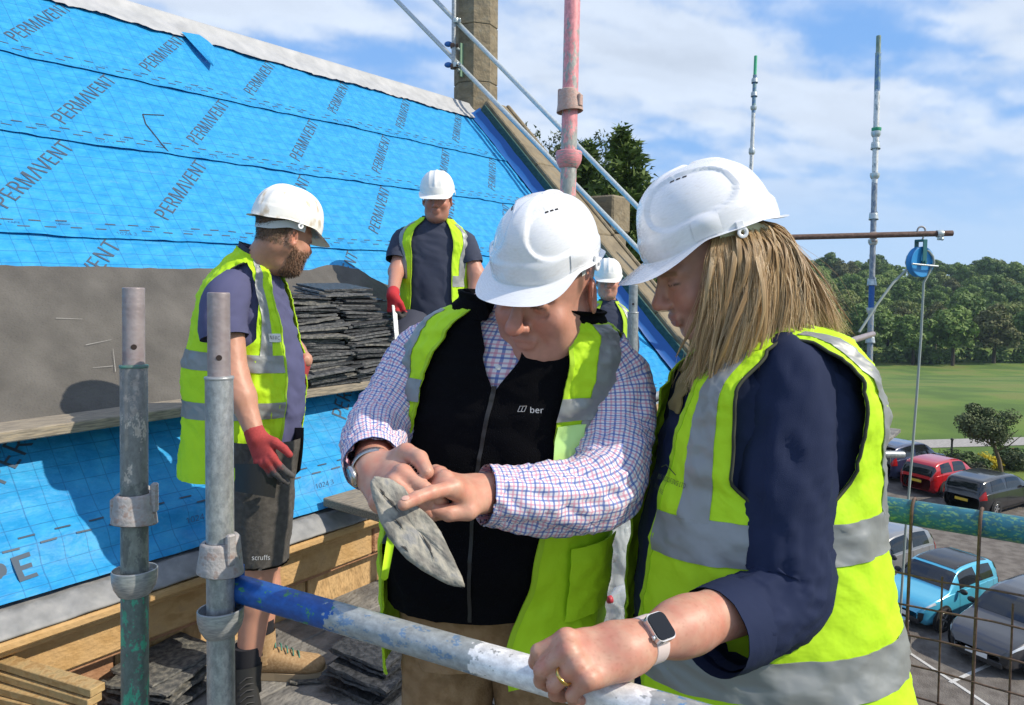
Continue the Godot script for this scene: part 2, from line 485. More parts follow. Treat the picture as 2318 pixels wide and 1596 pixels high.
func make_house() -> void:
	var house := thing("stone_house", "sandstone house with its roof stripped to blue membrane, stone chimney at the gable", "house", house_t.origin, "", house_t.basis)
	noise.seed = 5; noise.frequency = 1.0; noise.fractal_octaves = 3
	# wall below the gutter
	var g := Geo.new()
	g.box(Vector3(1.0, -3.88, -0.2), Vector3(7.9, 7.60, 0.4))
	part(house, "wall", g, M.stone, true)
	# ashlar blocks of the upper wall, tooled face
	var x := -2.95
	var k := 0
	while x < 4.7:
		var w := [0.92, 0.78, 1.05, 0.85][k % 4] as float
		w = min(w, 4.85 - x)
		g = Geo.new()
		g.box(Vector3(x + w / 2, 0.04, -0.01), Vector3(w - 0.006, 0.235, 0.06), Basis(), 0.006)
		part(house, "stone_block", g, M.tooled if k % 4 != 2 else M.sandstone_red, true)
		g = Geo.new()
		var dx := 0.33
		# cornice stones: a band with a moulded top
		g.box(Vector3(x + dx + w / 2, 0.245, 0.03), Vector3(w - 0.005, 0.15, 0.14), Basis(), 0.008)
		part(house, "cornice_stone", g, M.sandstone if k % 3 != 1 else M.sandstone_red, true)
		g = Geo.new()
		g.box(Vector3(x + dx + w / 2, 0.335, 0.06), Vector3(w - 0.005, 0.026, 0.21), Basis(), 0.007)
		g.box(Vector3(x + dx + w / 2, 0.368, 0.08), Vector3(w - 0.008, 0.032, 0.25), Basis(), 0.009)
		part(house, "cornice_moulding", g, M.sandstone, true)
		x += w
		k += 1
	g = Geo.new()
	g.box(Vector3(0.95, 0.159, 0.035), Vector3(7.8, 0.018, 0.09), Basis(), 0.006)
	part(house, "string_moulding", g, M.sandstone_red, true)
	# lead gutter edge
	g = Geo.new()
	g.grid(260, 8, func(s: float, t: float) -> Vector3:
		var xx: float = lerp(-3.0, 4.85, s)
		var wob := 0.006 * noise.get_noise_2d(xx * 3.0, 1.0) + 0.003 * noise.get_noise_2d(xx * 14.0, 5.0)
		var prof := [Vector2(0.05, 0.455), Vector2(0.125, 0.452), Vector2(0.150, 0.440), Vector2(0.196, 0.408), Vector2(0.204, 0.399), Vector2(0.203, 0.393), Vector2(0.196, 0.389), Vector2(0.1, 0.386), Vector2(0.05, 0.386)]
		var p: Vector2 = prof[int(round(t * 8))]
		return Vector3(xx, p.y + wob, p.x + wob), true)
	part(house, "lead_gutter", g, M.lead_dull, true)
	# membrane courses
	var blue := mat(Color.WHITE, 0.55, 0.0, 0.4)
	blue.albedo_texture = membrane_texture()
	blue.normal_enabled = true
	blue.normal_texture = bump_texture(31, 0.014, 6.0, 5, 512)
	blue.normal_scale = 0.8
	var lows := [-0.02, 0.93, 1.63, 2.345, 3.03]
	var tops := [1.05, 1.78, 2.50, 3.18, 3.86]
	var ink := mat(lin(0.045, 0.075, 0.115), 0.6)
	var courses := []
	for c in 5:
		g = Geo.new()
		var s0: float = lows[c]
		var s1: float = tops[c]
		g.grid(300, 30, func(a: float, b: float) -> Vector3:
			var xx: float = lerp(-3.0, 4.78, a)
			var edge := 0.010 * noise.get_noise_2d(xx * 1.3, c * 7.0) + 0.004 * noise.get_noise_2d(xx * 6.0, c * 3.0 + 40.0)
			var s: float = lerp(s0 + (edge if c > 0 else 0.0), s1, b)
			var o := 0.006 + c * 0.004 + 0.009 * noise.get_noise_3d(xx * 1.6, s * 2.2, 3.0) + 0.0055 * noise.get_noise_3d(xx * 5.0 + s * 3.0, s * 6.0, 9.0)
			var low := exp(-b * (s1 - s0) / 0.02)
			if c > 0: o += low * (0.007 + 0.012 * max(0.0, noise.get_noise_2d(xx * 2.2, c * 11.0 + 2.0)))
			else:
				# the lowest course rides over a tilting fillet, then drops into the gutter
				o += 0.018 * exp(-pow((s - 0.16) / 0.06, 2.0)) - 0.012 * exp(-pow((s - 0.07) / 0.04, 2.0))
			return roof(xx, s, o), false, false, Vector2(7.78 / 1.5, (s1 - s0) / 0.72))
		courses.append(part(house, "roof_membrane", g, blue, true))
	# print: words, two rows of dashes, small figures
	var spots := [[0, -0.47, 0.40], [0, 0.285, 0.40], [0, 1.04, 0.40], [1, -0.11, 1.08], [1, 0.65, 1.08], [1, 1.4, 1.08], [1, 2.15, 1.08], [1, 2.91, 1.08], [1, 3.67, 1.08], [2, -0.87, 1.79], [2, -0.11, 1.79], [2, 0.64, 1.79], [2, 1.40, 1.79], [2, 2.15, 1.80], [2, 2.91, 1.80], [2, 3.67, 1.80], [2, 4.3, 1.80]]
	for j in 6: spots.append([3, -0.42 + 0.755 * j, 2.48])
	spots.append([3, 4.06, 2.50])
	for j in 6: spots.append([4, 0.29 + 0.755 * j, 3.17])
	for sp in spots:
		if sp[0] == 0 and sp[1] < -0.7 and sp[2] < 0.0: pass
		lettering(courses[sp[0]], word("PERM\u039bVENT", 0.665, 0.080, 500), sp[1], sp[2], 49.0, sp[0], ink)
	lettering(courses[0], word("PE", 0.14, 0.085, 700), -0.60, 0.03, 6.0, 0, ink)
	for c in 5:
		g = Geo.new()
		var xx := -2.0
		var rows: Array = [[lows[c] + 0.062, 0.0], [lows[c] + 0.10, 0.055]]
		if c == 0: rows = [[0.150, 0.0], [0.186, 0.055]]
		for r in rows:
			xx = -2.0 + r[1]
			while xx < 4.6:
				if noise.get_noise_2d(xx * 9.0, r[0] * 40.0) > -0.42:
					var q := 0.0035
					var wv := 0.006 * noise.get_noise_2d(xx * 1.7, 3.0)
					g.quad(print_at(xx, r[0] - q + wv, c), print_at(xx + 0.05, r[0] - q + wv, c), print_at(xx + 0.05, r[0] + q + wv, c), print_at(xx, r[0] + q + wv, c))
				xx += 0.112
		part(courses[c], "dashed_print", g, ink, true).set_meta("kind", "stuff")
	var small := mat(lin(0.02, 0.10, 0.22), 0.6)
	for c in 5:
		for j in range(1 if c == 0 else 0, 8):
			lettering(courses[c], word("1024 3", 0.10, 0.020), -0.55 + j * 0.62 + 0.13 * c, lows[c] + (0.03 if c > 0 else 0.105), 0.0, c, small)
			lettering(courses[c], word("TAPE", 0.05, 0.011), -0.35 + j * 0.62 + 0.11 * c, lows[c] + (0.075 if c > 0 else 0.135), 0.0, c, small)
			lettering(courses[c], word("100mm", 0.06, 0.011), -0.15 + j * 0.62 + 0.11 * c, lows[c] + (0.078 if c > 0 else 0.235), 0.0, c, small)
	# a torn flap hanging from the top course and a slit
	g = Geo.new()
	g.grid(8, 12, func(a: float, b: float) -> Vector3:
		var s: float = lerp(3.735, 3.36, b)
		var wide: float = 0.15 * (1.0 - b) + 0.06 * sin(b * PI)
		var xx: float = lerp(1.462, 1.545, b) + a * wide
		return roof(xx, s + 0.03 * a * (1.0 - b), 0.052 + 0.030 * sin(b * PI) * a + 0.010 * sin(a * 5.0) * b + 0.01 * b))
	part(courses[4], "torn_flap", g, blue, true)
	g = Geo.new()
	var slit := [Vector2(0.963, 2.719), Vector2(0.824, 2.694), Vector2(0.812, 2.61), Vector2(0.843, 2.442), Vector2(0.861, 2.37)]
	for a in slit.size() - 1:
		var p: Vector2 = slit[a]; var q: Vector2 = slit[a + 1]
		var nn := (q - p).orthogonal().normalized() * 0.004
		g.quad(print_at(p.x - nn.x, p.y - nn.y, 3), print_at(q.x - nn.x, q.y - nn.y, 3), print_at(q.x + nn.x, q.y + nn.y, 3), print_at(p.x + nn.x, p.y + nn.y, 3))
	part(courses[3], "slit", g, M.black_plastic, true)
	# rear slope closes the roof, and the ridge is dressed in lead
	g = Geo.new()
	g.quad(roof(-3.0, 3.9) + Vector3(0, -0.02, 0), roof(4.8, 3.9) + Vector3(0, -0.02, 0), roof(4.8, 3.9) + Vector3(0, -2.9, -2.6), roof(-3.0, 3.9) + Vector3(0, -2.9, -2.6))
	g.quad(Vector3(-3, 0.42, -5.2), Vector3(4.8, 0.42, -5.2), Vector3(4.8, 0.42, 0.05), Vector3(-3, 0.42, 0.05))
	g.quad(Vector3(-3, -7.7, -5.2), Vector3(4.8, -7.7, -5.2), Vector3(4.8, 0.45, -5.2), Vector3(-3, 0.45, -5.2))
	part(house, "rear_slope", g, M.slate_dark, true)
	g = Geo.new()
	g.grid(320, 14, func(a: float, b: float) -> Vector3:
		var xx: float = lerp(-3.0, 4.9, a)
		var rag := 0.025 * noise.get_noise_2d(xx * 2.6, 8.0) + 0.014 * noise.get_noise_2d(xx * 11.0, 2.0)
		if b < 0.45:
			var w: float = lerp(0.0, PI * 1.0, b / 0.45)
			return roof(xx, 3.90, 0.0) + Vector3(0, 0.045 + 0.04 * sin(w), -0.035 - 0.04 * cos(w))
		var t := (b - 0.45) / 0.55
		return roof(xx, 3.89 - t * (0.20 + rag), 0.03 + 0.008 * noise.get_noise_3d(xx * 5.0, t * 3.0, 1.0) + 0.010 * noise.get_noise_3d(xx * 17.0, t * 6.0, 1.0) * t + 0.012 * t), true)
	part(house, "ridge_flashing", g, M.lead, true)
	# verge: upturned membrane, dark board, raking stone coping in pieces
	g = Geo.new()
	g.grid(2, 60, func(a: float, b: float) -> Vector3:
		return roof(4.70 + 0.09 * a, lerp(0.0, 3.78, b), 0.03 + 0.10 * a * a + 0.01 * noise.get_noise_2d(b * 12.0, a)))
	part(house, "verge_upstand", g, mat(lin(0.004, 0.10, 0.36), 0.5), true)
	g = Geo.new()
	g.box(roof(4.80, 1.85, 0.08), Vector3(0.03, 0.22, 3.8), Basis(Vector3.RIGHT, PITCH), 0.003)
	part(house, "verge_board", g, mottled([[0.3, lin(0.012, 0.05, 0.05)], [0.7, lin(0.03, 0.09, 0.085)]], 0.4, 0.02, 0.8, 0.0, 25), true)
	for j in 4:
		g = Geo.new()
		g.box(roof(4.99, 0.30 + j * 1.0, 0.13), Vector3(0.34, 0.20, 0.995), Basis(Vector3.RIGHT, PITCH), 0.012)
		part(house, "coping_stone", g, M.stone, true)
		g = Geo.new()
		g.box(roof(5.19, 0.30 + j * 1.0, 0.19), Vector3(0.05, 0.12, 0.99), Basis(Vector3.RIGHT, PITCH), 0.015)
		part(house, "coping_roll", g, M.stone, true)
	# gable wall below the coping
	g = Geo.new()
	g.plate(PackedVector2Array([Vector2(-0.2, -7.7), Vector2(5.2, -7.7), Vector2(5.2, 0.4), Vector2(2.66, 3.3), Vector2(-0.1, 0.4)]), 0.32, Transform3D(Basis(Vector3(0, 0, -1), Vector3.UP, Vector3(1, 0, 0)), Vector3(5.0, 0, 0)))
	part(house, "gable_wall", g, M.stone, true)
	# octagonal chimney shaft in courses
	var cx := Vector3(5.05, 0, -2.66)
	var y := 2.9
	for j in 6:
		var hgt := [0.75, 0.62, 0.55, 0.7, 0.6, 0.5][j] as float
		g = Geo.new()
		g.flat = true
		g.lathe([Vector2(0.0, 0.0), Vector2(0.235, 0.0), Vector2(0.243, 0.008), Vector2(0.243, hgt - 0.012), Vector2(0.235, hgt - 0.004), Vector2(0.0, hgt - 0.004)], 8, Transform3D(Basis(Vector3.UP, PI / 8 + 0.2), cx + Vector3(0, y, 0)))
		part(house, "chimney_stone", g, M.stone, true)
		y += hgt

func print_at(x: float, s: float, c: int) -> Vector3:
	var o := 0.006 + c * 0.004 + 0.009 * noise.get_noise_3d(x * 1.6, s * 2.2, 3.0) + 0.0055 * noise.get_noise_3d(x * 5.0 + s * 3.0, s * 6.0, 9.0)
	if c == 0: o += 0.018 * exp(-pow((s - 0.16) / 0.06, 2.0)) - 0.012 * exp(-pow((s - 0.07) / 0.04, 2.0))
	return roof(x, s, o + 0.0022)

func lettering(parent: Node3D, m: Mesh, x: float, s: float, deg: float, c: int, mm: Material) -> void:
	# the print follows the sheet: each point is laid on the membrane
	var arr := m.surface_get_arrays(0)
	var vs: PackedVector3Array = arr[Mesh.ARRAY_VERTEX]
	var dir := Vector2.from_angle(deg_to_rad(deg))
	for k in vs.size():
		var q := dir * vs[k].x + dir.orthogonal() * -vs[k].y
		vs[k] = print_at(x + q.x, s + q.y, c)
	arr[Mesh.ARRAY_VERTEX] = vs
	var ns: PackedVector3Array = arr[Mesh.ARRAY_NORMAL]
	ns.fill(Vector3(0, cos(PITCH), sin(PITCH)))
	arr[Mesh.ARRAY_NORMAL] = ns
	arr[Mesh.ARRAY_TANGENT] = null
	var o := ArrayMesh.new()
	o.add_surface_from_arrays(Mesh.PRIMITIVE_TRIANGLES, arr)
	put_mesh(parent, "lettering", o, mm)
# ---------------------------------------------------------------- land, car park, woods
func land_height(x: float, d: float) -> float:
	var y := GROUND
	y += lerp(0.0, -7.4, smoothstep(46.0, 150.0, d))
	y += 0.55 * noise.get_noise_2d(x * 0.035, d * 0.035) * smoothstep(46.0, 75.0, d)
	var hill := 16.0 + 3.2 * noise.get_noise_2d(x * 0.009 + 3.0, 1.0) 
	y += hill * smoothstep(156.0, 330.0, d)
	y -= 26.0 * smoothstep(345.0, 700.0, d)
	return y

func make_land() -> void:
	noise.seed = 21; noise.frequency = 1.0; noise.fractal_octaves = 3
	var grass := mottled([[0.25, lin(0.085, 0.17, 0.012)], [0.45, lin(0.12, 0.22, 0.018)], [0.6, lin(0.15, 0.245, 0.024)], [0.8, lin(0.20, 0.24, 0.042)]], 34.0, 0.006, 0.95, 0.0, 2)
	grass.detail_enabled = true
	grass.detail_blend_mode = BaseMaterial3D.BLEND_MODE_MUL
	grass.detail_albedo = noise_texture(9, 0.06, [[0.2, Color(0.72, 0.72, 0.7)], [0.8, Color(1, 1, 1)]])
	grass.detail_uv_layer = BaseMaterial3D.DETAIL_UV_2
	grass.uv2_triplanar = true; grass.uv2_world_triplanar = true; grass.uv2_scale = Vector3.ONE / 2.3
	var g := Geo.new()
	g.grid(150, 150, func(a: float, b: float) -> Vector3:
		var x: float = lerp(-420.0, 620.0, a)
		var d: float = lerp(-60.0, 900.0, b * b * 0.8 + b * 0.2)
		return Vector3(x, land_height(x, d), -d))
	structure("lawn", g, grass)
	var asphalt := mottled([[0.25, lin(0.105, 0.092, 0.08)], [0.5, lin(0.135, 0.12, 0.105)], [0.75, lin(0.165, 0.148, 0.13)]], 5.0, 0.02, 0.95, 1.5, 3, 0.2)
	g = Geo.new()
	g.plate(PackedVector2Array([Vector2(-30, -15), Vector2(32, -15), Vector2(28.5, 15), Vector2(25.2, 23.5), Vector2(23.0, 30.0), Vector2(21.8, 33.1), Vector2(20.2, 36.6), Vector2(17.6, 39.1), Vector2(10, 39.0), Vector2(-30, 37)]), 0.06, Transform3D(Basis(Vector3.RIGHT, Vector3.FORWARD, Vector3.UP), Vector3(0, GROUND + 0.01, 0)))
	structure("car_park", g, asphalt)
	var gravel := mottled([[0.25, lin(0.27, 0.26, 0.245)], [0.75, lin(0.37, 0.355, 0.335)]], 3.0, 0.03, 0.95, 1.0, 4, 0.2)
	g = Geo.new()
	g.grid(50, 1, func(a: float, b: float) -> Vector3:
		var x: float = lerp(-10.0, 110.0, a)
		return Vector3(x, GROUND + 0.025 , -(37.5 + 0.155 * x + 2.0 * b)), false)
	structure("path", g, gravel)
	# kerb round the far edge of the car park
	g = Geo.new()
	var edge := [Vector2(28.5, 15), Vector2(25.2, 23.5), Vector2(23.0, 30.0), Vector2(21.8, 33.1), Vector2(20.2, 36.6), Vector2(17.6, 39.1), Vector2(10, 39.0)]
	for a in edge.size() - 1:
		var p: Vector2 = edge[a]; var q: Vector2 = edge[a + 1]
		var mid := (p + q) / 2
		g.box(Vector3(mid.x, GROUND + 0.06, -mid.y), Vector3((q - p).length(), 0.12, 0.13), Basis(Vector3.UP, (q - p).angle()), 0.01)
	structure("kerb", g, mottled([[0.3, lin(0.17, 0.16, 0.15)], [0.7, lin(0.25, 0.24, 0.22)]], 1.0, 0.02, 0.9, 0.0, 5))
	# painted bay lines
	var paint := mottled([[0.3, lin(0.45, 0.45, 0.43)], [0.5, lin(0.62, 0.62, 0.6)], [0.75, lin(0.35, 0.34, 0.32)]], 0.6, 0.03, 0.8, 0.0, 6)
	g = Geo.new()
	var row := Vector2(0.22, 0.975)
	var bay := Vector2(0.87, -0.50)
	for k in 7:
		var o := Vector2(9.6, -19.4) + row * (k * 2.6 - 7.6)
		var c := o + bay * 2.3
		g.box(Vector3(c.x, GROUND + 0.046, c.y), Vector3(4.8, 0.006, 0.09), Basis(Vector3.UP, -bay.angle()))
	var c2 := Vector2(9.6, -19.4) + row * 0.5
	g.box(Vector3(c2.x, GROUND + 0.0495, c2.y), Vector3(19.0, 0.006, 0.09), Basis(Vector3.UP, -row.angle()))
	structure("bay_markings", g, paint)

func leaf_cloud(seed_: int, lobes: int, per: int, size: Vector3, leaf: float, base: float, lobe_r := 0.36) -> ArrayMesh:
	# many leaf-sized faces on lumps spread through the crown, own axes: y from base up
	var r := RandomNumberGenerator.new()
	r.seed = seed_
	var v := PackedVector3Array(); var n := PackedVector3Array(); var c := PackedColorArray(); var idx := PackedInt32Array()
	for k in lobes:
		var dir := Vector3(r.randfn(), r.randfn() * 0.9, r.randfn()).normalized()
		var rad := pow(r.randf(), 0.45) * 0.72
		var at := Vector3(dir.x * size.x * rad, base + size.y + dir.y * size.y * rad, dir.z * size.z * rad)
		var lr := lobe_r * (0.65 + 0.6 * r.randf()) * size.x
		var tint := 0.82 + 0.36 * r.randf()
		for j in per:
			var q := Vector3(r.randfn(), r.randfn(), r.randfn()).normalized()
			if q.y < -0.25 and r.randf() < 0.6: q.y = -q.y
			var p := at + q * lr * (0.72 + 0.36 * r.randf()) * Vector3(1, 0.82, 1)
			var nn := (q + Vector3(r.randfn(), r.randfn() + 0.4, r.randfn()) * 0.55).normalized()
			var t := nn.cross(Vector3(r.randfn(), r.randfn(), r.randfn())).normalized()
			var b := nn.cross(t)
			var s := leaf * (0.6 + 0.8 * r.randf())
			var o := v.size()
			v.append(p - t * s); v.append(p - b * s * 0.55 + t * s * 0.1); v.append(p + t * s); v.append(p + b * s * 0.55)
			var col := tint * (0.86 + 0.28 * r.randf())
			for e in 4:
				n.append(nn); c.append(Color(col, col, col * (0.9 + 0.2 * r.randf())))
			idx.append_array([o, o + 2, o + 1, o, o + 3, o + 2])
	var arr := []
	arr.resize(Mesh.ARRAY_MAX)
	arr[Mesh.ARRAY_VERTEX] = v; arr[Mesh.ARRAY_NORMAL] = n; arr[Mesh.ARRAY_COLOR] = c; arr[Mesh.ARRAY_INDEX] = idx
	var m := ArrayMesh.new()
	m.add_surface_from_arrays(Mesh.PRIMITIVE_TRIANGLES, arr)
	return m
func leaf_mat(r: float, g: float, b: float) -> StandardMaterial3D:
	var m := mat(lin(r, g, b), 0.75)
	m.vertex_color_use_as_albedo = true
	m.backlight_enabled = true
	m.backlight = lin(r * 0.7, g * 0.8, b * 0.4)
	m.cull_mode = BaseMaterial3D.CULL_DISABLED
	return m
func trunk_geo(h: float, r: float, seed_: int, limbs := 5, lean := 0.0) -> Geo:
	var q := RandomNumberGenerator.new(); q.seed = seed_
	var g := Geo.new()
	g.tube([Vector3(0, -0.3, 0), Vector3(0.04 * r + lean * 0.3, h * 0.35, 0), Vector3(lean * 0.7, h * 0.7, r * 0.3), Vector3(lean, h, 0)], [r * 1.25, r, r * 0.75, r * 0.3], 8)
	for k in limbs:
		var a := TAU * k / limbs + q.randf()
		var y := h * (0.45 + 0.4 * q.randf())
		var l := h * (0.3 + 0.25 * q.randf())
		var b := Vector3(lean * y / h, y, 0)
		g.tube([b, b + Vector3(cos(a) * l * 0.5, l * 0.35, sin(a) * l * 0.5), b + Vector3(cos(a) * l, l * 0.9, sin(a) * l)], [r * 0.5, r * 0.32, r * 0.12], 6)
	return g

func make_woods() -> void:
	var bark := mottled([[0.3, lin(0.035, 0.028, 0.02)], [0.7, lin(0.075, 0.06, 0.045)]], 0.8, 0.03, 0.95, 0.0, 30)
	var greens := [leaf_mat(0.135, 0.215, 0.038), leaf_mat(0.17, 0.25, 0.045), leaf_mat(0.105, 0.175, 0.036), leaf_mat(0.16, 0.20, 0.04), leaf_mat(0.115, 0.125, 0.036)]
	var kinds := ["mid green", "light green", "deep green", "yellowish green", "olive brown"]
	var protos := []
	for k in 5:
		var t := thing("broadleaf_tree", "x", "tree", Vector3(0, 0, 0), "trees of the wood behind the field")
		var h: float = [12.0, 11.0, 13.0, 10.0, 12.5][k]
		part(t, "trunk", trunk_geo(h * 0.62, 0.28, k + 1), bark, true)
		put_mesh(t, "crown", leaf_cloud(100 + k, 46, 120, Vector3([5.0, 5.4, 4.6, 4.8, 4.4][k], h * 0.43, 4.8), 0.36, h * 0.13, 0.30), greens[k])
		protos.append(t)
	var r := RandomNumberGenerator.new(); r.seed = 5
	var first := [true, true, true, true, true]
	var rows := [153.0, 166.0, 182.0, 199.0, 217.0, 236.0, 256.0, 277.0, 299.0, 322.0]
	for j in rows.size():
		var d0: float = rows[j]
		var u := 1380.0 + 40.0 * r.randf()
		while u < 2440.0:
			var d := d0 + r.randf_range(-4.0, 4.0)
			var x := (u - 1159.0) / F * d
			var k := r.randi() % 5
			if j == 0: k = [0, 4, 2, 2, 1, 0][int(u / 90.0) % 6]
			elif k == 4 and r.randf() < 0.6: k = 1
			var o: Node3D = protos[k]
			if not first[k]:
				o = protos[k].duplicate()
				o.name = numbered("broadleaf_tree")
				add_child(o)
			first[k] = false
			var s := r.randf_range(0.8, 1.18)
			o.transform = Transform3D(Basis(Vector3.UP, r.randf() * TAU).scaled(Vector3(s, s * r.randf_range(0.9, 1.12), s)), Vector3(x, land_height(x, d) - 0.2, -d))
			var where := "standing at the far edge of the mown field" if j == 0 else ("growing on the lower slope behind the field" if j < 4 else ("growing high on the wooded hill" if j < 8 else "on the skyline of the wooded hill"))
			tag(o, "%s broadleaf tree %s" % [kinds[k], where], "tree", "trees of the wood, %s %s" % [kinds[k], where])
			u += r.randf_range(62.0, 88.0) * 190.0 / d
	# understorey that closes the foot of the wood
	var hedge := put_mesh(self, "undergrowth", leaf_cloud(77, 60, 90, Vector3(75, 1.6, 3.0), 0.5, 0.0, 0.028), greens[2], Transform3D(Basis(Vector3.UP, 0.0), Vector3(84, land_height(84, 152) - 0.4, -157)))
	hedge.set_meta("kind", "stuff"); tag(hedge, "dark undergrowth along the foot of the wood", "undergrowth")
	# conifers behind the gable
	var fir := leaf_mat(0.085, 0.135, 0.02)
	var cy := [[1412.0, 300.0, 30.0, 2.7, "tall bushy conifer rising behind the pink pole"], [1330.0, 330.0, 34.0, 2.3, "narrower conifer close behind the roof verge"]]
	for a in cy:
		var top := px(a[0], a[1], a[2])
		var t := thing("conifer", a[4], "tree", Vector3(top.x, GROUND, top.z), "conifers behind the gable")
		var h := top.y - GROUND
		part(t, "trunk", trunk_geo(h * 0.93, 0.22, 9, 0), bark, true)
		put_mesh(t, "crown", conifer(int(a[0]), h, a[3]), fir)
	var top2 := px(1245.0, 285.0, 38.0)
	var pt := thing("upright_tree", "slender upright tree with loose grey green leaves beside the verge", "tree", Vector3(top2.x, GROUND, top2.z))
	part(pt, "trunk", trunk_geo(top2.y - GROUND - 1.0, 0.12, 4, 0), bark, true)
	put_mesh(pt, "crown", upright_crown(top2.y - GROUND), leaf_mat(0.085, 0.115, 0.05))
	var top3 := px(1335.0, 305.0, 39.0)
	var pt2 := thing("upright_tree", "second upright grey green tree half hidden by the conifers", "tree", Vector3(top3.x, GROUND, top3.z))
	part(pt2, "trunk", trunk_geo(top3.y - GROUND - 1.0, 0.12, 5, 0), bark, true)
	put_mesh(pt2, "crown", upright_crown(top3.y - GROUND), leaf_mat(0.085, 0.115, 0.05))
	# the small tree and the flower bed by the car park
	var tb := on_level(2272, 1083, GROUND)
	var st := thing("small_tree", "small round tree with a leaning trunk by the flower bed", "tree", tb)
	part(st, "trunk", trunk_geo(2.6, 0.09, 11, 6, -0.9), mottled([[0.3, lin(0.10, 0.075, 0.05)], [0.7, lin(0.17, 0.13, 0.09)]], 0.3, 0.03, 0.9, 0.0, 34), true)
	var sc := put_mesh(st, "crown", leaf_cloud(55, 60, 170, Vector3(1.62, 1.45, 1.5), 0.062, 1.35, 0.26), leaf_mat(0.085, 0.115, 0.04))
	sc.position = Vector3(-0.95, -0.25, 0)
	var spots := [[2155, 1064, 0.8, "low dark evergreen shrub in the flower bed", leaf_mat(0.03, 0.06, 0.02), 0.05], [2192, 1062, 0.75, "broad leaved green shrub in the flower bed", leaf_mat(0.07, 0.12, 0.03), 0.09], [2243, 1060, 0.62, "yellow flowering shrub in the flower bed", leaf_mat(0.62, 0.50, 0.02), 0.05], [2285, 1055, 0.9, "green shrub behind the leaning trunk", leaf_mat(0.06, 0.11, 0.03), 0.08], [2135, 1070, 0.6, "grey green shrub at the end of the flower bed", leaf_mat(0.08, 0.10, 0.06), 0.05], [2210, 1080, 0.6, "low grey edging plant in front of the flower bed", leaf_mat(0.09, 0.10, 0.055), 0.05], [2312, 1064, 0.8, "olive shrub at the far end of the bed", leaf_mat(0.06, 0.085, 0.03), 0.07]]
	for a in spots:
		var p := on_level(a[0], a[1], GROUND)
		tag(put_mesh(self, "shrub", leaf_cloud(int(a[0]), 16, 110, Vector3(a[2] * 1.25, a[2] * 0.62, a[2]), a[5], -0.1, 0.4), a[4], Transform3D(Basis(), p)), a[3], "shrub")
	for a in [[2115, 1052, 0.5], [2255, 1035, 0.6]]:
		var p := on_level(a[0] + 40, a[1] + 4, GROUND)
		tag(put_mesh(self, "rose_bush", leaf_cloud(int(a[0]) + 3, 8, 60, Vector3(a[2], a[2] * 0.5, a[2]), 0.06, 0.0, 0.4), leaf_mat(0.42, 0.05, 0.05), Transform3D(Basis(), p)), "small bush of red flowers behind the flower bed", "bush", "red flowering bushes")
	# short posts beside the path
	for a in [[2010.0, 1046.0, 1.0], [2153.0, 1052.0, 1.3]]:
		var p := on_level(a[0], a[1], GROUND)
		var g := Geo.new()
		g.tube([p, p + Vector3(0, a[2], 0)], [0.05], 8)
		g.ball(p + Vector3(0, a[2], 0), Vector3(0.08, 0.07, 0.08))
		single("bollard_post", g, M.black_plastic, "thin dark post beside the gravel path", "post", p, "posts beside the path")

func conifer(seed_: int, h: float, w: float) -> ArrayMesh:
	var r := RandomNumberGenerator.new(); r.seed = seed_
	var v := PackedVector3Array(); var n := PackedVector3Array(); var c := PackedColorArray(); var idx := PackedInt32Array()
	for k in 620:
		var t := pow(r.randf(), 0.75)
		var y := h * (1.0 - t * 0.72)
		var ang := r.randf() * TAU
		var reach := w * (0.10 + pow(t, 0.75) * 1.0) * (0.55 + 0.6 * r.randf())
		var out := Vector3(cos(ang), 0, sin(ang))
		var tint := 0.75 + 0.5 * r.randf()
		var steps := 5 + int(reach * 4.0)
		for j in steps:
			var f := (j + 0.6) / steps
			var at := Vector3(0, y, 0) + out * reach * f + Vector3(0, reach * (0.38 * f - 0.12 * f * f) + 0.15 * sin(f * 5.0 + k), 0)
			for e in 5:
				var d := (out + Vector3(r.randfn(), r.randfn() * 0.7 + 0.35, r.randfn()) * 0.75).normalized()
				var s := 0.16 + 0.20 * r.randf()
				var b := d.cross(Vector3(r.randfn(), r.randfn(), r.randfn())).normalized() * s * 0.30
				var p := at + Vector3(r.randfn(), r.randfn(), r.randfn()) * 0.10
				var o := v.size()
				v.append(p - d * s * 0.3 - b); v.append(p - d * s * 0.3 + b); v.append(p + d * s)
				var nn := d.cross(b).normalized()
				for q in 3:
					n.append(nn); c.append(Color(tint, tint, tint * 0.85))
				idx.append_array([o, o + 1, o + 2])
	var arr := []
	arr.resize(Mesh.ARRAY_MAX)
	arr[Mesh.ARRAY_VERTEX] = v; arr[Mesh.ARRAY_NORMAL] = n; arr[Mesh.ARRAY_COLOR] = c; arr[Mesh.ARRAY_INDEX] = idx
	var m := ArrayMesh.new()
	m.add_surface_from_arrays(Mesh.PRIMITIVE_TRIANGLES, arr)
	return m
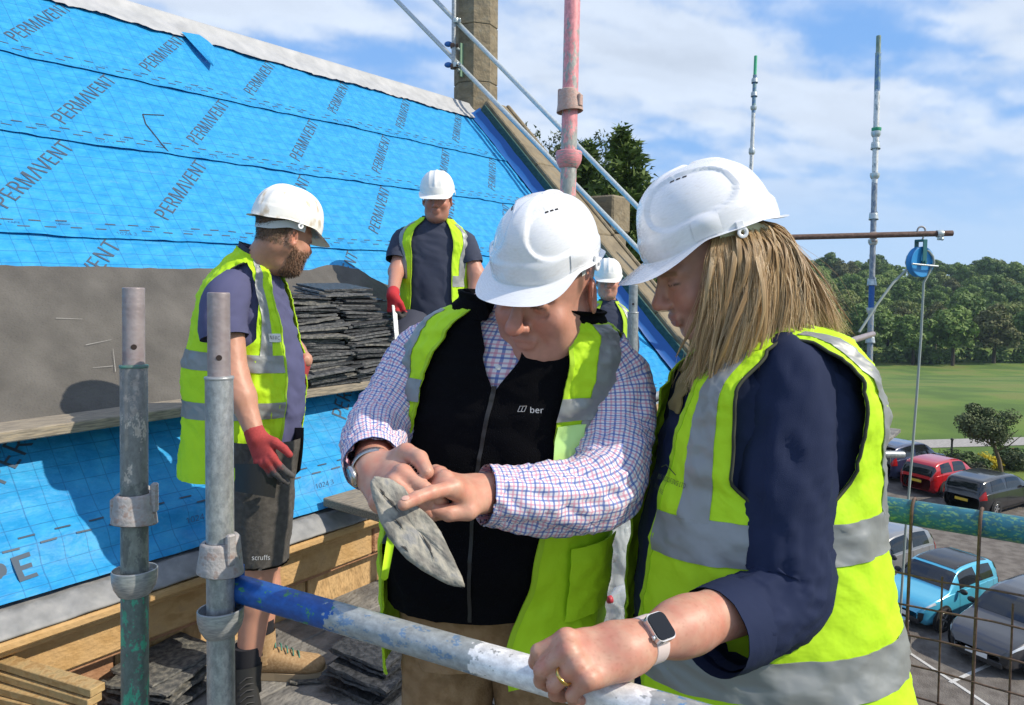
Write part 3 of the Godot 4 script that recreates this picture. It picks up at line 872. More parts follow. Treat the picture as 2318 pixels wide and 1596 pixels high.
func upright_crown(h: float) -> ArrayMesh:
	var r := RandomNumberGenerator.new(); r.seed = int(h * 10)
	var v := PackedVector3Array(); var n := PackedVector3Array(); var c := PackedColorArray(); var idx := PackedInt32Array()
	for k in 90:
		var ang := r.randf() * TAU
		var y0 := h * (0.45 + 0.35 * r.randf())
		var y1: float = min(h, y0 + h * (0.12 + 0.14 * r.randf()))
		var a := Vector3(cos(ang) * 0.3, y0, sin(ang) * 0.3)
		var b := Vector3(cos(ang) * (0.5 + 1.1 * r.randf()), y1, sin(ang) * (0.5 + 1.1 * r.randf()))
		for j in 90:
			var p := a.lerp(b, r.randf()) + Vector3(r.randfn(), r.randfn(), r.randfn()) * 0.14
			var d := Vector3(r.randfn(), r.randfn() + 0.8, r.randfn()).normalized()
			var q := d.cross(Vector3(r.randfn(), r.randfn(), r.randfn())).normalized() * 0.055
			var o := v.size()
			v.append(p - q); v.append(p + q); v.append(p + d * 0.24)
			var t := 0.7 + 0.6 * r.randf()
			for e in 3:
				n.append(d.cross(q).normalized()); c.append(Color(t, t, t))
			idx.append_array([o, o + 1, o + 2])
	var arr := []
	arr.resize(Mesh.ARRAY_MAX)
	arr[Mesh.ARRAY_VERTEX] = v; arr[Mesh.ARRAY_NORMAL] = n; arr[Mesh.ARRAY_COLOR] = c; arr[Mesh.ARRAY_INDEX] = idx
	var m := ArrayMesh.new()
	m.add_surface_from_arrays(Mesh.PRIMITIVE_TRIANGLES, arr)
	return m

# ---------------------------------------------------------------- cars
var car_f := [0.0, 0.02, 0.05, 0.09, 0.14, 0.22, 0.30, 0.40, 0.50, 0.56, 0.62, 0.68, 0.72, 0.80, 0.88, 0.94, 0.98, 1.0]
var car_belt := [0.50, 0.585, 0.62, 0.635, 0.64, 0.645, 0.64, 0.635, 0.63, 0.625, 0.62, 0.615, 0.61, 0.585, 0.55, 0.50, 0.43, 0.33]
var car_roof := [0.50, 0.66, 0.80, 0.915, 0.965, 0.99, 1.0, 1.0, 0.985, 0.955, 0.88, 0.76, 0.66, 0.60, 0.56, 0.51, 0.44, 0.34]
var car_half := [0.74, 0.86, 0.93, 0.965, 0.985, 1.0, 1.0, 1.0, 1.0, 1.0, 0.995, 0.985, 0.975, 0.95, 0.91, 0.83, 0.72, 0.58]
func car_section(st: int, L: float, W: float, H: float, rear_up: float) -> Array:
	var f: float = car_f[st]
	var x := (f - 0.5) * L
	var w: float = car_half[st] * W / 2
	var belt: float = car_belt[st] * H
	var top: float = car_roof[st] * H
	if f < 0.2: top = lerp(top, max(top, 0.97 * H), rear_up * smoothstep(0.0, 0.04, f))
	top = max(top, belt + 0.03)
	var cabin: float = clampf((top - belt) / (0.38 * H), 0.0, 1.0)
	var bot := 0.17 + (0.10 if f < 0.03 or f > 0.97 else 0.0)
	var e: float = lerp(0.90, 0.735, cabin)
	return [Vector3(x, bot, 0.0), Vector3(x, bot, w * 0.86), Vector3(x, bot + 0.10, w * 0.96), Vector3(x, 0.36 * H, w), Vector3(x, min(0.50 * H, belt - 0.05), w * 0.99), Vector3(x, belt - 0.012, w * 0.965), Vector3(x, belt, w * 0.95),
		Vector3(x, lerp(belt, top, 0.5), w * lerp(0.93, 0.86, cabin)), Vector3(x, top - 0.035 * cabin - 0.012, w * e), Vector3(x, top - 0.006, w * e * 0.82), Vector3(x, top, 0.0)]
func car_point(sec: Array, f: float, c: float) -> Vector3:   # c from -10 (other side bottom) to 10
	var k := 0
	while k < 16 and car_f[k + 1] < f: k += 1
	var t: float = (f - car_f[k]) / (car_f[k + 1] - car_f[k])
	var a := absf(c)
	var j: int = min(int(a), 9)
	var s := a - j
	var p: Vector3 = (sec[k][j] as Vector3).lerp(sec[k][j + 1], s).lerp((sec[k + 1][j] as Vector3).lerp(sec[k + 1][j + 1], s), t)
	if c < 0: p.z = -p.z
	return p
func car_patch(sec: Array, f0: float, f1: float, c0: float, c1: float, off: float, nu := 8, nv := 6, taper := 0.0) -> Geo:
	var g := Geo.new()
	g.grid(nu, nv, func(s: float, t: float) -> Vector3:
		var c: float = lerp(c0, c1, t)
		var f: float = lerp(f0 + taper * t, f1 - taper * t, s)
		var p := car_point(sec, f, c)
		var q := car_point(sec, f + 0.004, c) - p
		var r := car_point(sec, f, c + (0.05 if c < 9.9 else -0.05)) - p
		var n := q.cross(r).normalized()
		if n.dot(p - Vector3(p.x * 0.6, 0.6, 0)) < 0.0: n = -n
		return p + n * off)
	return g
func car(label: String, at: Vector3, heading: Vector2, L: float, W: float, H: float, paint: Color, dark_roof := false, rear_up := 0.0, open_boot := false, plate_text := "", group := "") -> Node3D:
	var f3 := Vector3(heading.x, 0, heading.y).normalized()
	var o := thing("parked_car", label, "car", at, "cars in the car park", Basis(f3, Vector3.UP, f3.cross(Vector3.UP)))
	var sec := []
	for st in 18: sec.append(car_section(st, L, W, H, rear_up))
	var coat := mat(paint, 0.28, 0.15)
	coat.clearcoat_enabled = true; coat.clearcoat = 1.0; coat.clearcoat_roughness = 0.06
	var glass := mat(lin(0.012, 0.015, 0.018), 0.06, 0.0, 0.6)
	var trim := mat(lin(0.02, 0.02, 0.02), 0.6)
	var chrome := mat(lin(0.6, 0.6, 0.6), 0.2, 0.9)
	var g := Geo.new()
	g.grid(54, 80, func(s: float, t: float) -> Vector3: return car_point(sec, s, lerp(0.0, 10.0, t * 2.0) if t < 0.5 else lerp(-10.0, 0.0, t * 2.0 - 1.0)))
	part(o, "body", g, coat, true)
	for side in [-1.0, 1.0]:
		part(o, "side_window", car_patch(sec, 0.13, 0.335, 6.25 * side, 7.85 * side, 0.008, 8, 6, 0.02), glass, true)
		part(o, "side_window", car_patch(sec, 0.36, 0.60, 6.25 * side, 7.85 * side, 0.008, 8, 6, 0.018), glass, true)
		part(o, "sill_trim", car_patch(sec, 0.16, 0.82, 1.6 * side, 2.2 * side, 0.01, 8, 2), trim, true)
		part(o, "headlight", car_patch(sec, 0.885, 0.972, 4.1 * side, 5.6 * side, 0.01, 8, 4, 0.008), mat(lin(0.65, 0.67, 0.68), 0.08, 0.3), true)
		part(o, "tail_light", car_patch(sec, 0.004, 0.055, 3.9 * side, 6.6 * side, 0.012, 5, 6), mat(lin(0.36, 0.012, 0.012), 0.15), true)
		g = Geo.new()
		g.ball(Vector3(L * 0.125, H * 0.655, side * (W / 2 + 0.09)), Vector3(0.06, 0.075, 0.11))
		g.tube([Vector3(L * 0.13, H * 0.63, side * W * 0.46), Vector3(L * 0.125, H * 0.645, side * (W / 2 + 0.05))], [0.025], 8)
		part(o, "mirror", g, trim, true)
		for fx in [0.185, 0.815]:
			var cx: float = (fx - 0.5) * L
			g = Geo.new()
			g.lathe([Vector2(0.0, 0.0), Vector2(0.37, 0.0), Vector2(0.37, 0.012), Vector2(0.0, 0.012)], 28, Transform3D(Basis(Vector3.RIGHT, PI / 2 * side), Vector3(cx, 0.33, side * (W / 2 * 0.985))))
			part(o, "wheel_arch", g, trim, true)
			g = Geo.new()
			g.lathe([Vector2(0.20, -0.09), Vector2(0.29, -0.10), Vector2(0.315, -0.07), Vector2(0.318, 0.05), Vector2(0.30, 0.085), Vector2(0.21, 0.075), Vector2(0.20, 0.05)], 30, Transform3D(Basis(Vector3.RIGHT, PI / 2 * side), Vector3(cx, 0.318, side * (W / 2 - 0.055))))
			var wh := part(o, "wheel", g, mat(lin(0.02, 0.02, 0.02), 0.85), true)
			g = Geo.new()
			for k in 5:
				var a := TAU * k / 5
				g.box(Vector3(cx + cos(a) * 0.11, 0.318 + sin(a) * 0.11, side * (W / 2 - 0.005)), Vector3(0.20, 0.055, 0.02), Basis(Vector3.BACK, a), 0.006)
			g.lathe([Vector2(0.19, 0.0), Vector2(0.21, 0.01), Vector2(0.212, 0.03), Vector2(0.195, 0.03)], 24, Transform3D(Basis(Vector3.RIGHT, PI / 2 * side), Vector3(cx, 0.318, side * (W / 2 - 0.01))))
			g.ball(Vector3(cx, 0.318, side * (W / 2 - 0.01)), Vector3(0.045, 0.045, 0.02))
			part(wh, "rim", g, chrome, true)
	part(o, "windscreen", car_patch(sec, 0.585, 0.712, -8.0, -10.0, 0.008, 8, 8), glass, true)
	part(o, "windscreen", car_patch(sec, 0.585, 0.712, 8.0, 10.0, 0.008, 8, 8), glass, true)
	if not open_boot:
		part(o, "rear_window", car_patch(sec, 0.012, 0.075, -7.2, -10.0, 0.010, 8, 8), glass, true)
		part(o, "rear_window", car_patch(sec, 0.012, 0.075, 7.2, 10.0, 0.010, 8, 8), glass, true)
	if dark_roof:
		for side in [-1.0, 1.0]: part(o, "roof_panel", car_patch(sec, 0.13, 0.56, 8.6 * side, 10.0 * side, 0.007, 12, 6), mat(lin(0.022, 0.021, 0.022), 0.15), true)
	for e in [-1.0, 1.0]:
		g = Geo.new()
		g.box(Vector3(e * (L / 2 + 0.005), 0.40 if e > 0 else 0.62, 0), Vector3(0.02, 0.11, 0.5), Basis(), 0.004)
		part(o, "number_plate", g, mat(lin(0.75, 0.75, 0.72) if e > 0 else lin(0.62, 0.42, 0.03), 0.5), true)
	for side in [-1.0, 1.0]:
		for fx in [0.145, 0.348, 0.615]: part(o, "door_gap", car_patch(sec, fx - 0.0012, fx + 0.0012, 2.2 * side, 6.0 * side, 0.004, 1, 10), trim, true)
		for fx in [0.20, 0.40]: part(o, "door_handle", car_patch(sec, fx, fx + 0.035, 5.0 * side, 5.3 * side, 0.018, 3, 2), coat, true)
		part(o, "bonnet_gap", car_patch(sec, 0.72, 0.93, 7.9 * side, 7.95 * side, 0.004, 10, 1), trim, true)
	part(o, "lower_grille", car_patch(sec, 0.975, 0.997, -3.0, 3.0, 0.008, 3, 24), trim, true)
	g = Geo.new()
	g.box(Vector3(L / 2 - 0.03, 0.30, 0), Vector3(0.07, 0.13, W * 0.62), Basis(), 0.02)
	part(o, "grille", g, trim, true)
	if open_boot:
		g = Geo.new()
		g.grid(10, 10, func(s: float, t: float) -> Vector3: return Vector3(-L * 0.40 - t * 0.95, H * 1.0 + 0.30 * t - 0.10 * t * t - 0.05 * pow(absf(s * 2 - 1), 3.0), (s - 0.5) * W * lerp(0.74, 0.86, t)))
		g.grid(10, 10, func(s: float, t: float) -> Vector3: return Vector3(-L * 0.40 - t * 0.95, H * 1.0 + 0.30 * t - 0.10 * t * t - 0.10 - 0.05 * pow(absf(s * 2 - 1), 3.0), (s - 0.5) * W * lerp(0.74, 0.86, t)), true)
		part(o, "open_tailgate", g, trim, true)
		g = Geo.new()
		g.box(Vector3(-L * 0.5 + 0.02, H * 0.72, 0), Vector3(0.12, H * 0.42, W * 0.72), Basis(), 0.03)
		part(o, "boot_shade_box", g, mat(lin(0.09, 0.09, 0.09), 0.9), true)  # solid dark grey box, its colour stands in for the shaded boot inside
	return o

func make_cars() -> void:
	var y := GROUND + 0.04
	var nose_in := Vector2(-0.87, 0.50)
	var away := Vector2(0.87, -0.50)
	car("small light blue hatchback with a dark roof", Vector3(12.00, y, -20.40), nose_in, 3.55, 1.66, 1.47, lin(0.08, 0.44, 0.64), true, 0.6)
	car("dark grey hatchback parked beside the light blue one", Vector3(13.00, y, -18.35), nose_in, 4.35, 1.84, 1.46, lin(0.035, 0.037, 0.045))
	car("mid grey car on the far side of the light blue hatchback", Vector3(11.40, y, -22.90), nose_in, 4.2, 1.8, 1.5, lin(0.20, 0.21, 0.225))
	car("dark car with silver wheels half hidden behind the woman", Vector3(8.00, y, -17.90), Vector2(0.87, -0.50), 4.3, 1.8, 1.5, lin(0.06, 0.07, 0.08))
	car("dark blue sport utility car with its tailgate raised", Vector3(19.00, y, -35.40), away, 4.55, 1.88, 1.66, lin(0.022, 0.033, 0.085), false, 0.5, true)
	car("bright red hatchback between two dark cars", Vector3(19.30, y, -32.90), away, 3.95, 1.75, 1.48, lin(0.48, 0.012, 0.018))
	car("black estate car with a bright window trim", Vector3(19.90, y, -30.30), away, 4.6, 1.84, 1.5, lin(0.014, 0.015, 0.02), false, 0.7)
	car("silver grey car beyond the one with its tailgate raised", Vector3(17.80, y, -37.70), away, 4.4, 1.8, 1.5, lin(0.34, 0.36, 0.38))
	car("pale silver car behind the mid grey car", Vector3(10.30, y, -25.40), nose_in, 4.3, 1.8, 1.5, lin(0.36, 0.38, 0.42))
# ---------------------------------------------------------------- scaffold
func hw(x: float, y: float, z: float) -> Vector3: return house_t * Vector3(x, y, z)
func cup_geo(at: Vector3, up: Vector3, r := 0.024) -> Geo:   # welded lower cup
	var g := Geo.new()
	var b := Basis(Quaternion(Vector3.UP, up))
	g.lathe([Vector2(r, -0.036), Vector2(r + 0.004, -0.034), Vector2(r + 0.012, -0.020), Vector2(r + 0.0155, -0.006), Vector2(r + 0.016, 0.012), Vector2(r + 0.0145, 0.014), Vector2(r + 0.013, 0.012), Vector2(r + 0.0115, -0.004), Vector2(r, -0.008)], 32, Transform3D(b, at))
	return g
func top_cup_geo(at: Vector3, up: Vector3, turn: float, r := 0.024) -> Geo:   # sliding cup with its lug and a cut lower lip
	var g := Geo.new()
	var b := Basis(Quaternion(Vector3.UP, up)) * Basis(Vector3.UP, turn)
	g.grid(36, 8, func(s: float, t: float) -> Vector3:
		var a := TAU * s
		var prof := [Vector2(r + 0.001, 0.030), Vector2(r + 0.006, 0.031), Vector2(r + 0.010, 0.027), Vector2(r + 0.0115, 0.010), Vector2(r + 0.015, -0.012), Vector2(r + 0.0165, -0.024), Vector2(r + 0.0145, -0.026), Vector2(r + 0.010, -0.006), Vector2(r + 0.001, 0.010)]
		var p: Vector2 = prof[int(round(t * 8))]
		var y := p.y + (0.010 * smoothstep(0.2, 0.9, sin(a)) if p.y > 0.0 else -0.004 * sin(a + 0.8))
		return at + b * Vector3(p.x * cos(a), y, -p.x * sin(a)), false, true)
	g.box(at + b * Vector3(r + 0.012, 0.022, 0.004), Vector3(0.012, 0.055, 0.016), b, 0.003)
	g.box(at + b * Vector3(-r - 0.013, 0.004, -0.006), Vector3(0.010, 0.036, 0.020), b, 0.003)
	return g
func standard(label: String, foot: Vector3, top: Vector3, spigot: float, cups: Array, m: Material, spig_m: Material, cup_m: Material, group := "", hole := true) -> Node3D:
	var o := thing("scaffold_standard", label, "scaffold pole", foot, group)
	var up := (top - foot).normalized()
	var n := 14
	var pts := []
	for k in n + 1: pts.append(foot.lerp(top, float(k) / n))
	var g := Geo.new()
	g.tube(pts, [0.024], 28)
	g.lathe([Vector2(0.0245, -0.006), Vector2(0.0255, -0.004), Vector2(0.0252, 0.0), Vector2(0.018, 0.001)], 28, Transform3D(Basis(Quaternion(Vector3.UP, up)), top))
	part(o, "tube", g, m)
	if spigot > 0.0:
		g = Geo.new()
		var e := top + up * spigot
		g.tube([top - up * 0.01, top + up * spigot * 0.5, e - up * 0.002, e, e, e - up * 0.03], [0.0195, 0.0195, 0.0195, 0.0185, 0.0165, 0.0165], 28, true)
		part(o, "spigot", g, spig_m)
		if hole:
			g = Geo.new()
			var side := (CAM - top); side.y = 0.0; side = side.normalized()
			g.tube([top + up * 0.035 + side * 0.0185, top + up * 0.035 + side * 0.0199], [0.0052], 14)
			part(o, "pin_hole", g, mat(lin(0.03, 0.02, 0.018), 0.9))
	for c in cups:
		var at: Vector3 = foot + up * (c[0] - foot.y)
		if c[1] == "low": part(o, "lower_cup", cup_geo(at, up), c[2] if c.size() > 2 else m)
		else: part(o, "top_cup", top_cup_geo(at, up, c[3] if c.size() > 3 else 0.5), cup_m)
	return o
func pole(called: String, label: String, pts: Array, m: Material, r := 0.0242, group := "") -> Node3D:
	var g := Geo.new()
	var fine := []
	for a in pts.size() - 1:
		for k in 10: fine.append((pts[a] as Vector3).lerp(pts[a + 1], k / 10.0))
	fine.append(pts[-1])
	g.tube(fine, [r], 24)
	# open end: a rim and a dark bore
	return single(called, g, m, label, "scaffold tube", pts[0], group)
func coupler(parent: Node3D, at: Vector3, axis: Vector3, m: Material) -> void:
	var g := Geo.new()
	var b := Basis(Quaternion(Vector3.UP, axis.normalized()))
	g.lathe([Vector2(0.025, -0.024), Vector2(0.031, -0.024), Vector2(0.032, 0.0), Vector2(0.031, 0.024), Vector2(0.025, 0.024)], 20, Transform3D(b, at))
	g.box(at + b * Vector3(0.040, 0, 0.008), Vector3(0.03, 0.034, 0.03), b, 0.005)
	g.tube([at + b * Vector3(0.045, 0.0, -0.03), at + b * Vector3(0.045, 0.0, 0.055)], [0.007], 8)
	g.lathe([Vector2(0.0, 0.0), Vector2(0.013, 0.0), Vector2(0.013, 0.014), Vector2(0.0, 0.014)], 6, Transform3D(b * Basis(Vector3.RIGHT, PI / 2), at + b * Vector3(0.045, 0.0, 0.04)))
	part(parent, "coupler", g, m)

func make_scaffold() -> void:
	var pinkish := mottled([[0.25, lin(0.27, 0.225, 0.225)], [0.55, lin(0.34, 0.295, 0.295)], [0.85, lin(0.25, 0.19, 0.195)]], 0.35, 0.012, 0.42, 0.8, 40)
	pinkish.metallic = 0.3
	# the two standards in front
	var f1 := px(306, 1640, 1.40); var t1 := px(303, 826, 1.40)
	standard("scaffold standard with flaking turquoise paint and an empty locking cup", f1 + (f1 - t1).normalized() * 0.55, t1, 0.145, [[px(305, 1302, 1.40).y, "low", M.steel], [px(304, 1152, 1.40).y, "top", 0, 0.2]], M.green_steel, pinkish, M.cast)
	var f2 := px(501, 1640, 1.335); var t2 := px(496, 852, 1.335)
	standard("plain grey scaffold standard holding the end of the blue and white rail", f2 + (f2 - t2).normalized() * 0.55, t2, 0.15, [[px(499, 1392, 1.335).y, "low"], [px(498, 1262, 1.335).y, "top", 0, -0.6]], M.steel, pinkish, M.cast)
	# guard rail the woman holds: blue end, bare steel, white band
	var r0 := hw(-0.686, 0.93, 1.51); var r1 := hw(-0.52, 0.93, 2.62)
	var rail := thing("guard_rail", "guard rail tube painted blue then bare steel then chipped white, gripped by the woman", "guard rail", r0)
	var pts := []
	for k in 21: pts.append((r0 + (r1 - r0).normalized() * 0.02).lerp(r1, k / 20.0))
	var g := Geo.new()
	g.tube(pts, [0.0242], 32)
	part(rail, "tube", g, M.blue_white_tube)
	g = Geo.new()
	var d := (r1 - r0).normalized()
	var bb := Basis(d, Vector3.UP, d.cross(Vector3.UP))
	g.box(r0 + d * 0.028, Vector3(0.016, 0.078, 0.046), bb, 0.006)
	g.box(r0 + d * 0.021 + Vector3(0, 0.03, 0), Vector3(0.028, 0.014, 0.034), bb, 0.004)
	g.box(r0 + d * 0.021 - Vector3(0, 0.03, 0), Vector3(0.028, 0.014, 0.034), bb, 0.004)
	part(rail, "blade_end", g, M.blue_plastic)
	# the pink standard
	var p0 := px(1285, 470, 2.25); var p1 := px(1297, -60, 2.25)
	var up := (p1 - p0).normalized()
	standard("tall pink scaffold standard with peeling paint", p0 - up * (p0.y + 0.0), p1, 0.0, [[px(1289, 352, 2.25).y, "low", M.pink_paint], [px(1291, 232, 2.25).y, "top", 0, 2.6], [px(1296, 12, 2.25).y, "joint"]].slice(0, 2), M.pink_paint, M.steel, tinted_cast())
	# inner standard beside the boy
	standard("short grey scaffold standard beside the young worker", Vector3(px(1433, 760, 3.3).x, 0.0, px(1433, 760, 3.3).z), px(1433, 706, 3.3), 0.12, [[0.62, "low"]], M.steel, M.steel_plain, M.cast)
	# far standards
	var far_b := px(1964, 985, 6.5); var far_t := px(1988, 120, 6.5)
	var cups := []
	for w in [300, 395, 545, 700, 868]: cups.append([px(1980, w, 6.5).y, "low", M.galv])
	for w in [330, 490, 640, 770, 930]: cups.append([px(1980, w, 6.5).y, "top"])
	var fs := standard("tall blue and white scaffold standard that carries the pulley arm", far_b, far_t, 0.15, cups, M.mixed_tube, tube_mat(81, [[0.0, lin(0.14, 0.22, 0.17), lin(0.24, 0.30, 0.26), 0.5]], 2.0, 0.6, 0.1, 1.0, 64), M.galv, "", false)
	part(fs, "band", cup_geo(px(1984, 293, 6.5), Vector3.UP), mat(lin(0.03, 0.30, 0.16), 0.6))
	var q0 := px(1684, 800, 9.3); var q1 := px(1709, 170, 9.3)
	cups = []
	for w in [242, 343]: cups.append([px(1703, w, 9.3).y, "low", M.galv])
	for w in [182, 213, 340]: cups.append([px(1703, w, 9.3).y, "top"])
	standard("farther scaffold standard with a bright green tip", q0, q1, 0.24, cups, M.mixed_tube, mat(lin(0.06, 0.42, 0.22), 0.6), M.galv, "", false)
	# arm with gin wheel
	var a0 := px(1640, 541, 6.42); var a1 := px(2156, 528, 6.30)
	var arm := thing("pulley_arm", "rusty brown horizontal tube from which the pulley wheel hangs", "scaffold tube", a0)
	g = Geo.new()
	g.tube([a0, a0.lerp(a1, 0.5), a1], [0.0242], 20)
	part(arm, "tube", g, M.rust_tube)
	coupler(arm, px(2127, 529, 6.3), a1 - a0, M.galv)
	coupler(arm, px(1977, 533, 6.36), a1 - a0, M.cast)
	g = Geo.new()
	g.ball(a1, Vector3(0.026, 0.024, 0.024)); 
	var wc := px(2083, 593, 6.32)
	var gin := thing("gin_wheel", "bright blue pulley wheel hanging from the rusty arm", "pulley", wc)
	var wb := Basis(Vector3.UP, 0.35) * Basis(Vector3.RIGHT, PI / 2)
	g = Geo.new()
	g.lathe([Vector2(0.0, -0.018), Vector2(0.05, -0.018), Vector2(0.118, -0.026), Vector2(0.128, -0.028), Vector2(0.130, -0.022), Vector2(0.112, -0.004), Vector2(0.112, 0.004), Vector2(0.130, 0.022), Vector2(0.128, 0.028), Vector2(0.118, 0.026), Vector2(0.05, 0.018), Vector2(0.0, 0.018)], 40, Transform3D(wb, wc))
	part(gin, "wheel", g, mat(lin(0.025, 0.24, 0.55), 0.4))
	g = Geo.new()
	var wy := Basis(Vector3.UP, 0.35)
	for s in [-1.0, 1.0]: g.box(wc + wy * Vector3(0, 0.075, 0.042 * s), Vector3(0.045, 0.21, 0.008), wy, 0.003)
	g.box(wc + wy * Vector3(0, 0.18, 0), Vector3(0.05, 0.02, 0.092), wy, 0.004)
	g.tube([wc + wy * Vector3(0, 0, -0.06), wc + wy * Vector3(0, 0, 0.06)], [0.012], 10)
	part(gin, "bracket", g, mat(lin(0.015, 0.12, 0.13), 0.5))
	g = Geo.new()
	g.tube([wc + wy * Vector3(-0.15, -0.02, 0.055), wc + wy * Vector3(0.14, -0.035, 0.055)], [0.008], 8)
	part(gin, "guard_bar", g, M.galv)
	g = Geo.new()
	var hook := []
	for k in 13:
		var a := PI * 1.35 * k / 12.0
		hook.append(wc + Vector3(0.034 * cos(a) , 0.262 + 0.036 * sin(a), 0))
	hook.push_front(wc + Vector3(0.012, 0.19, 0))
	g.tube(hook, [0.008], 8)
	part(gin, "hook", g, M.cast)
	g = Geo.new()
	var wr := []
	wr.append(px(1945, 752, 6.2)); wr.append(px(1985, 690, 6.25)); wr.append(px(2022, 640, 6.28))
	for k in 9:
		var a: float = lerp(PI * 1.15, 0.0, k / 8.0)
		wr.append(wc + Vector3(cos(a) * 0.118, sin(a) * 0.118 - 0.005, 0))
	for q in [[2091, 640], [2085, 760], [2075, 900], [2063, 1050], [2050, 1200], [2036, 1420], [2012, 1800]]: wr.append(px(q[0], q[1], 6.33))
	g.tube(wr, [0.0105], 8)
	part(gin, "rope", g, mottled([[0.3, lin(0.22, 0.27, 0.25)], [0.7, lin(0.36, 0.40, 0.37)]], 0.08, 0.05, 0.9, 0.0, 42))
	# rails of the far bay
	pole("scaffold_ledger", "pinkish grey rail tied with wire to the blue and white standard", [px(1850, 796, 4.6), px(1976, 756, 6.46)], pinkish)
	pole("scaffold_ledger", "lower grey blue rail joined to the blue and white standard", [px(1840, 918, 4.6), px(1970, 868, 6.46)], M.blue_tube if false else M.steel)
	pole("scaffold_ledger", "galvanised tube end sticking out below the field", [px(1880, 1026, 5.4), px(2044, 1029, 5.6)], M.steel_plain, 0.026)
	g = Geo.new()
	g.grid(26, 26, func(s: float, t: float) -> Vector3:
		var u: float = lerp(1850.0, 1952.0 - 10.0 * t + 6.0 * sin(t * 4.0), s)
		var w: float = lerp(800.0 + 30.0 * s, 1010.0 - 20.0 * s, t)
		return px(u, w, lerp(5.1, 5.9, s) + 0.06 * sin(s * 23.0) + 0.05 * noise.get_noise_2d(s * 9.0, t * 3.0)))
	var film := mat(Color(0.78, 0.77, 0.75, 0.62), 0.4)
	film.transparency = BaseMaterial3D.TRANSPARENCY_ALPHA
	single("debris_sheet", g, film, "crumpled clear plastic sheet hung on the far rails", "plastic sheet", px(1900, 900, 5.5))
	g = Geo.new()
	g.box(px(1951, 930, 6.3), Vector3(0.16, 0.26, 0.03), Basis(Vector3.UP, -0.6), 0.004)
	single("toe_board", g, M.batten, "short pale timber board fixed behind the far standard", "board", px(1951, 930, 6.3))
	# rail and wire guard right of the woman
	var b0 := hw(0.16, 1.05, 2.30); var b1 := hw(0.20, 1.05, 2.95)
	pole("guard_rail", "green and blue flaking rail that carries the rusty wire guard", [b0, b1], M.green_blue_tube, 0.0245)
	var wd := (b1 - b0).normalized()
	var guard := thing("wire_guard", "rusty wire mesh guard hooked over the green and blue rail", "wire guard", b0)
	var off := hw(0, 0, 0) - hw(1, 0, 0)
	off = -off * 0.03
	for k in 16:
		var x0 := 0.165 + (k - 4) * 0.056
		var thick := k % 2 == 1
		g = Geo.new()
		var top := b0 + wd * x0
		if thick:
			var toward := -off.normalized()
			var hk := []
			for j in 9:
				var a: float = lerp(-0.3, PI * 0.97, j / 8.0)
				hk.append(top + off.normalized() * cos(a) * 0.0285 + Vector3(0, sin(a) * 0.0285, 0))
			hk.append(top + toward * 0.0285 + Vector3(0, -0.10, 0))
			hk.append(top + toward * 0.029 + Vector3(0, -0.75, 0))
			g.tube(hk, [0.0031], 8)
		else:
			g.tube([top - off + Vector3(0, -0.105 - 0.012 * (k % 3), 0), top - off + Vector3(0.002, -0.4, 0), top - off + Vector3(0, -0.75, 0)], [0.0021], 6)
		part(guard, "wire", g, M.rust_wire)
	for j in 11:
		g = Geo.new()
		var y := -0.112 - j * 0.060
		var line := []
		for k in 9: line.append(b0 + wd * (0.02 + 0.085 * k) - off * 1.06 + Vector3(0, y + 0.003 * sin(k * 1.7 + j), 0))
		g.tube(line, [0.0021], 6)
		part(guard, "wire", g, M.rust_wire)
	# raking handrails along the verge, with their post
	var vp := hw(4.74, 0, 0); var vn := house_t.basis.x
	var h1 := pole("raking_handrail", "upper galvanised handrail climbing beside the verge", [on_plane(960, -26, vp, vn), on_plane(1460, 486, vp, vn), on_plane(1560, 590, vp, vn)], M.galv, 0.0242)
	var h2 := pole("raking_handrail", "lower galvanised handrail climbing beside the verge", [on_plane(880, -18, vp, vn), on_plane(1440, 560, vp, vn), on_plane(1540, 664, vp, vn)], M.galv, 0.0242)
	vp = hw(4.69, 0, 0)
	var c0 := on_plane(1027, 155, vp, vn); var c1 := on_plane(1028, -60, vp, vn)
	var post := thing("handrail_post", "short steel post clamped to the chimney that carries the raking handrails", "scaffold tube", c0)
	g = Geo.new()
	g.tube([c0, c1], [0.0242], 20)
	part(post, "tube", g, M.steel_plain)
	for w in [47.0, 147.0]: coupler(post, on_plane(1032, w, vp, vn), Vector3.UP, M.galv)
	for w in [100.0, 147.0]:
		var cc := on_plane(1026, w + 4, vp, vn)
		coupler(post, cc, Vector3.UP, M.rust_wire)
		g = Geo.new()
		g.ball(on_plane(1015, w, vp, vn), Vector3(0.045, 0.03, 0.03))
		part(post, "blue_cap", g, M.blue_plastic)
		g = Geo.new()
		g.tube([cc, on_plane(1046, w + 16, hw(4.82, 0, 0), vn)], [0.015], 8)
		part(post, "stay", g, M.galv)
	g = Geo.new()
	g.box(on_plane(1045, 136, hw(4.80, 0, 0), vn), Vector3(0.05, 0.36, 0.012), house_t.basis, 0.003)
	part(post, "wall_plate", g, mat(lin(0.16, 0.28, 0.19), 0.6))
	# stone stub of the gable skew beyond the verge
	var sc := on_plane(1372, 500, hw(5.9, 0, 0), vn)
	var stub := thing("stone_stack", "low square stone stack with a flat cap beyond the verge", "stone stack", Vector3(sc.x, 0.2, sc.z))
	g = Geo.new()
	g.box(Vector3(sc.x, px(1372, 528, 8.2).y * 0.5 + 0.1, sc.z), Vector3(0.34, px(1372, 528, 8.2).y - 0.2 , 0.34), house_t.basis, 0.015)
	part(stub, "shaft", g, M.stone)
	g = Geo.new()
	g.box(Vector3(sc.x, px(1372, 441, 8.2).y - 0.21, sc.z), Vector3(0.40, 0.40, 0.40), house_t.basis, 0.02)
	part(stub, "cap", g, M.stone)
	g = Geo.new()
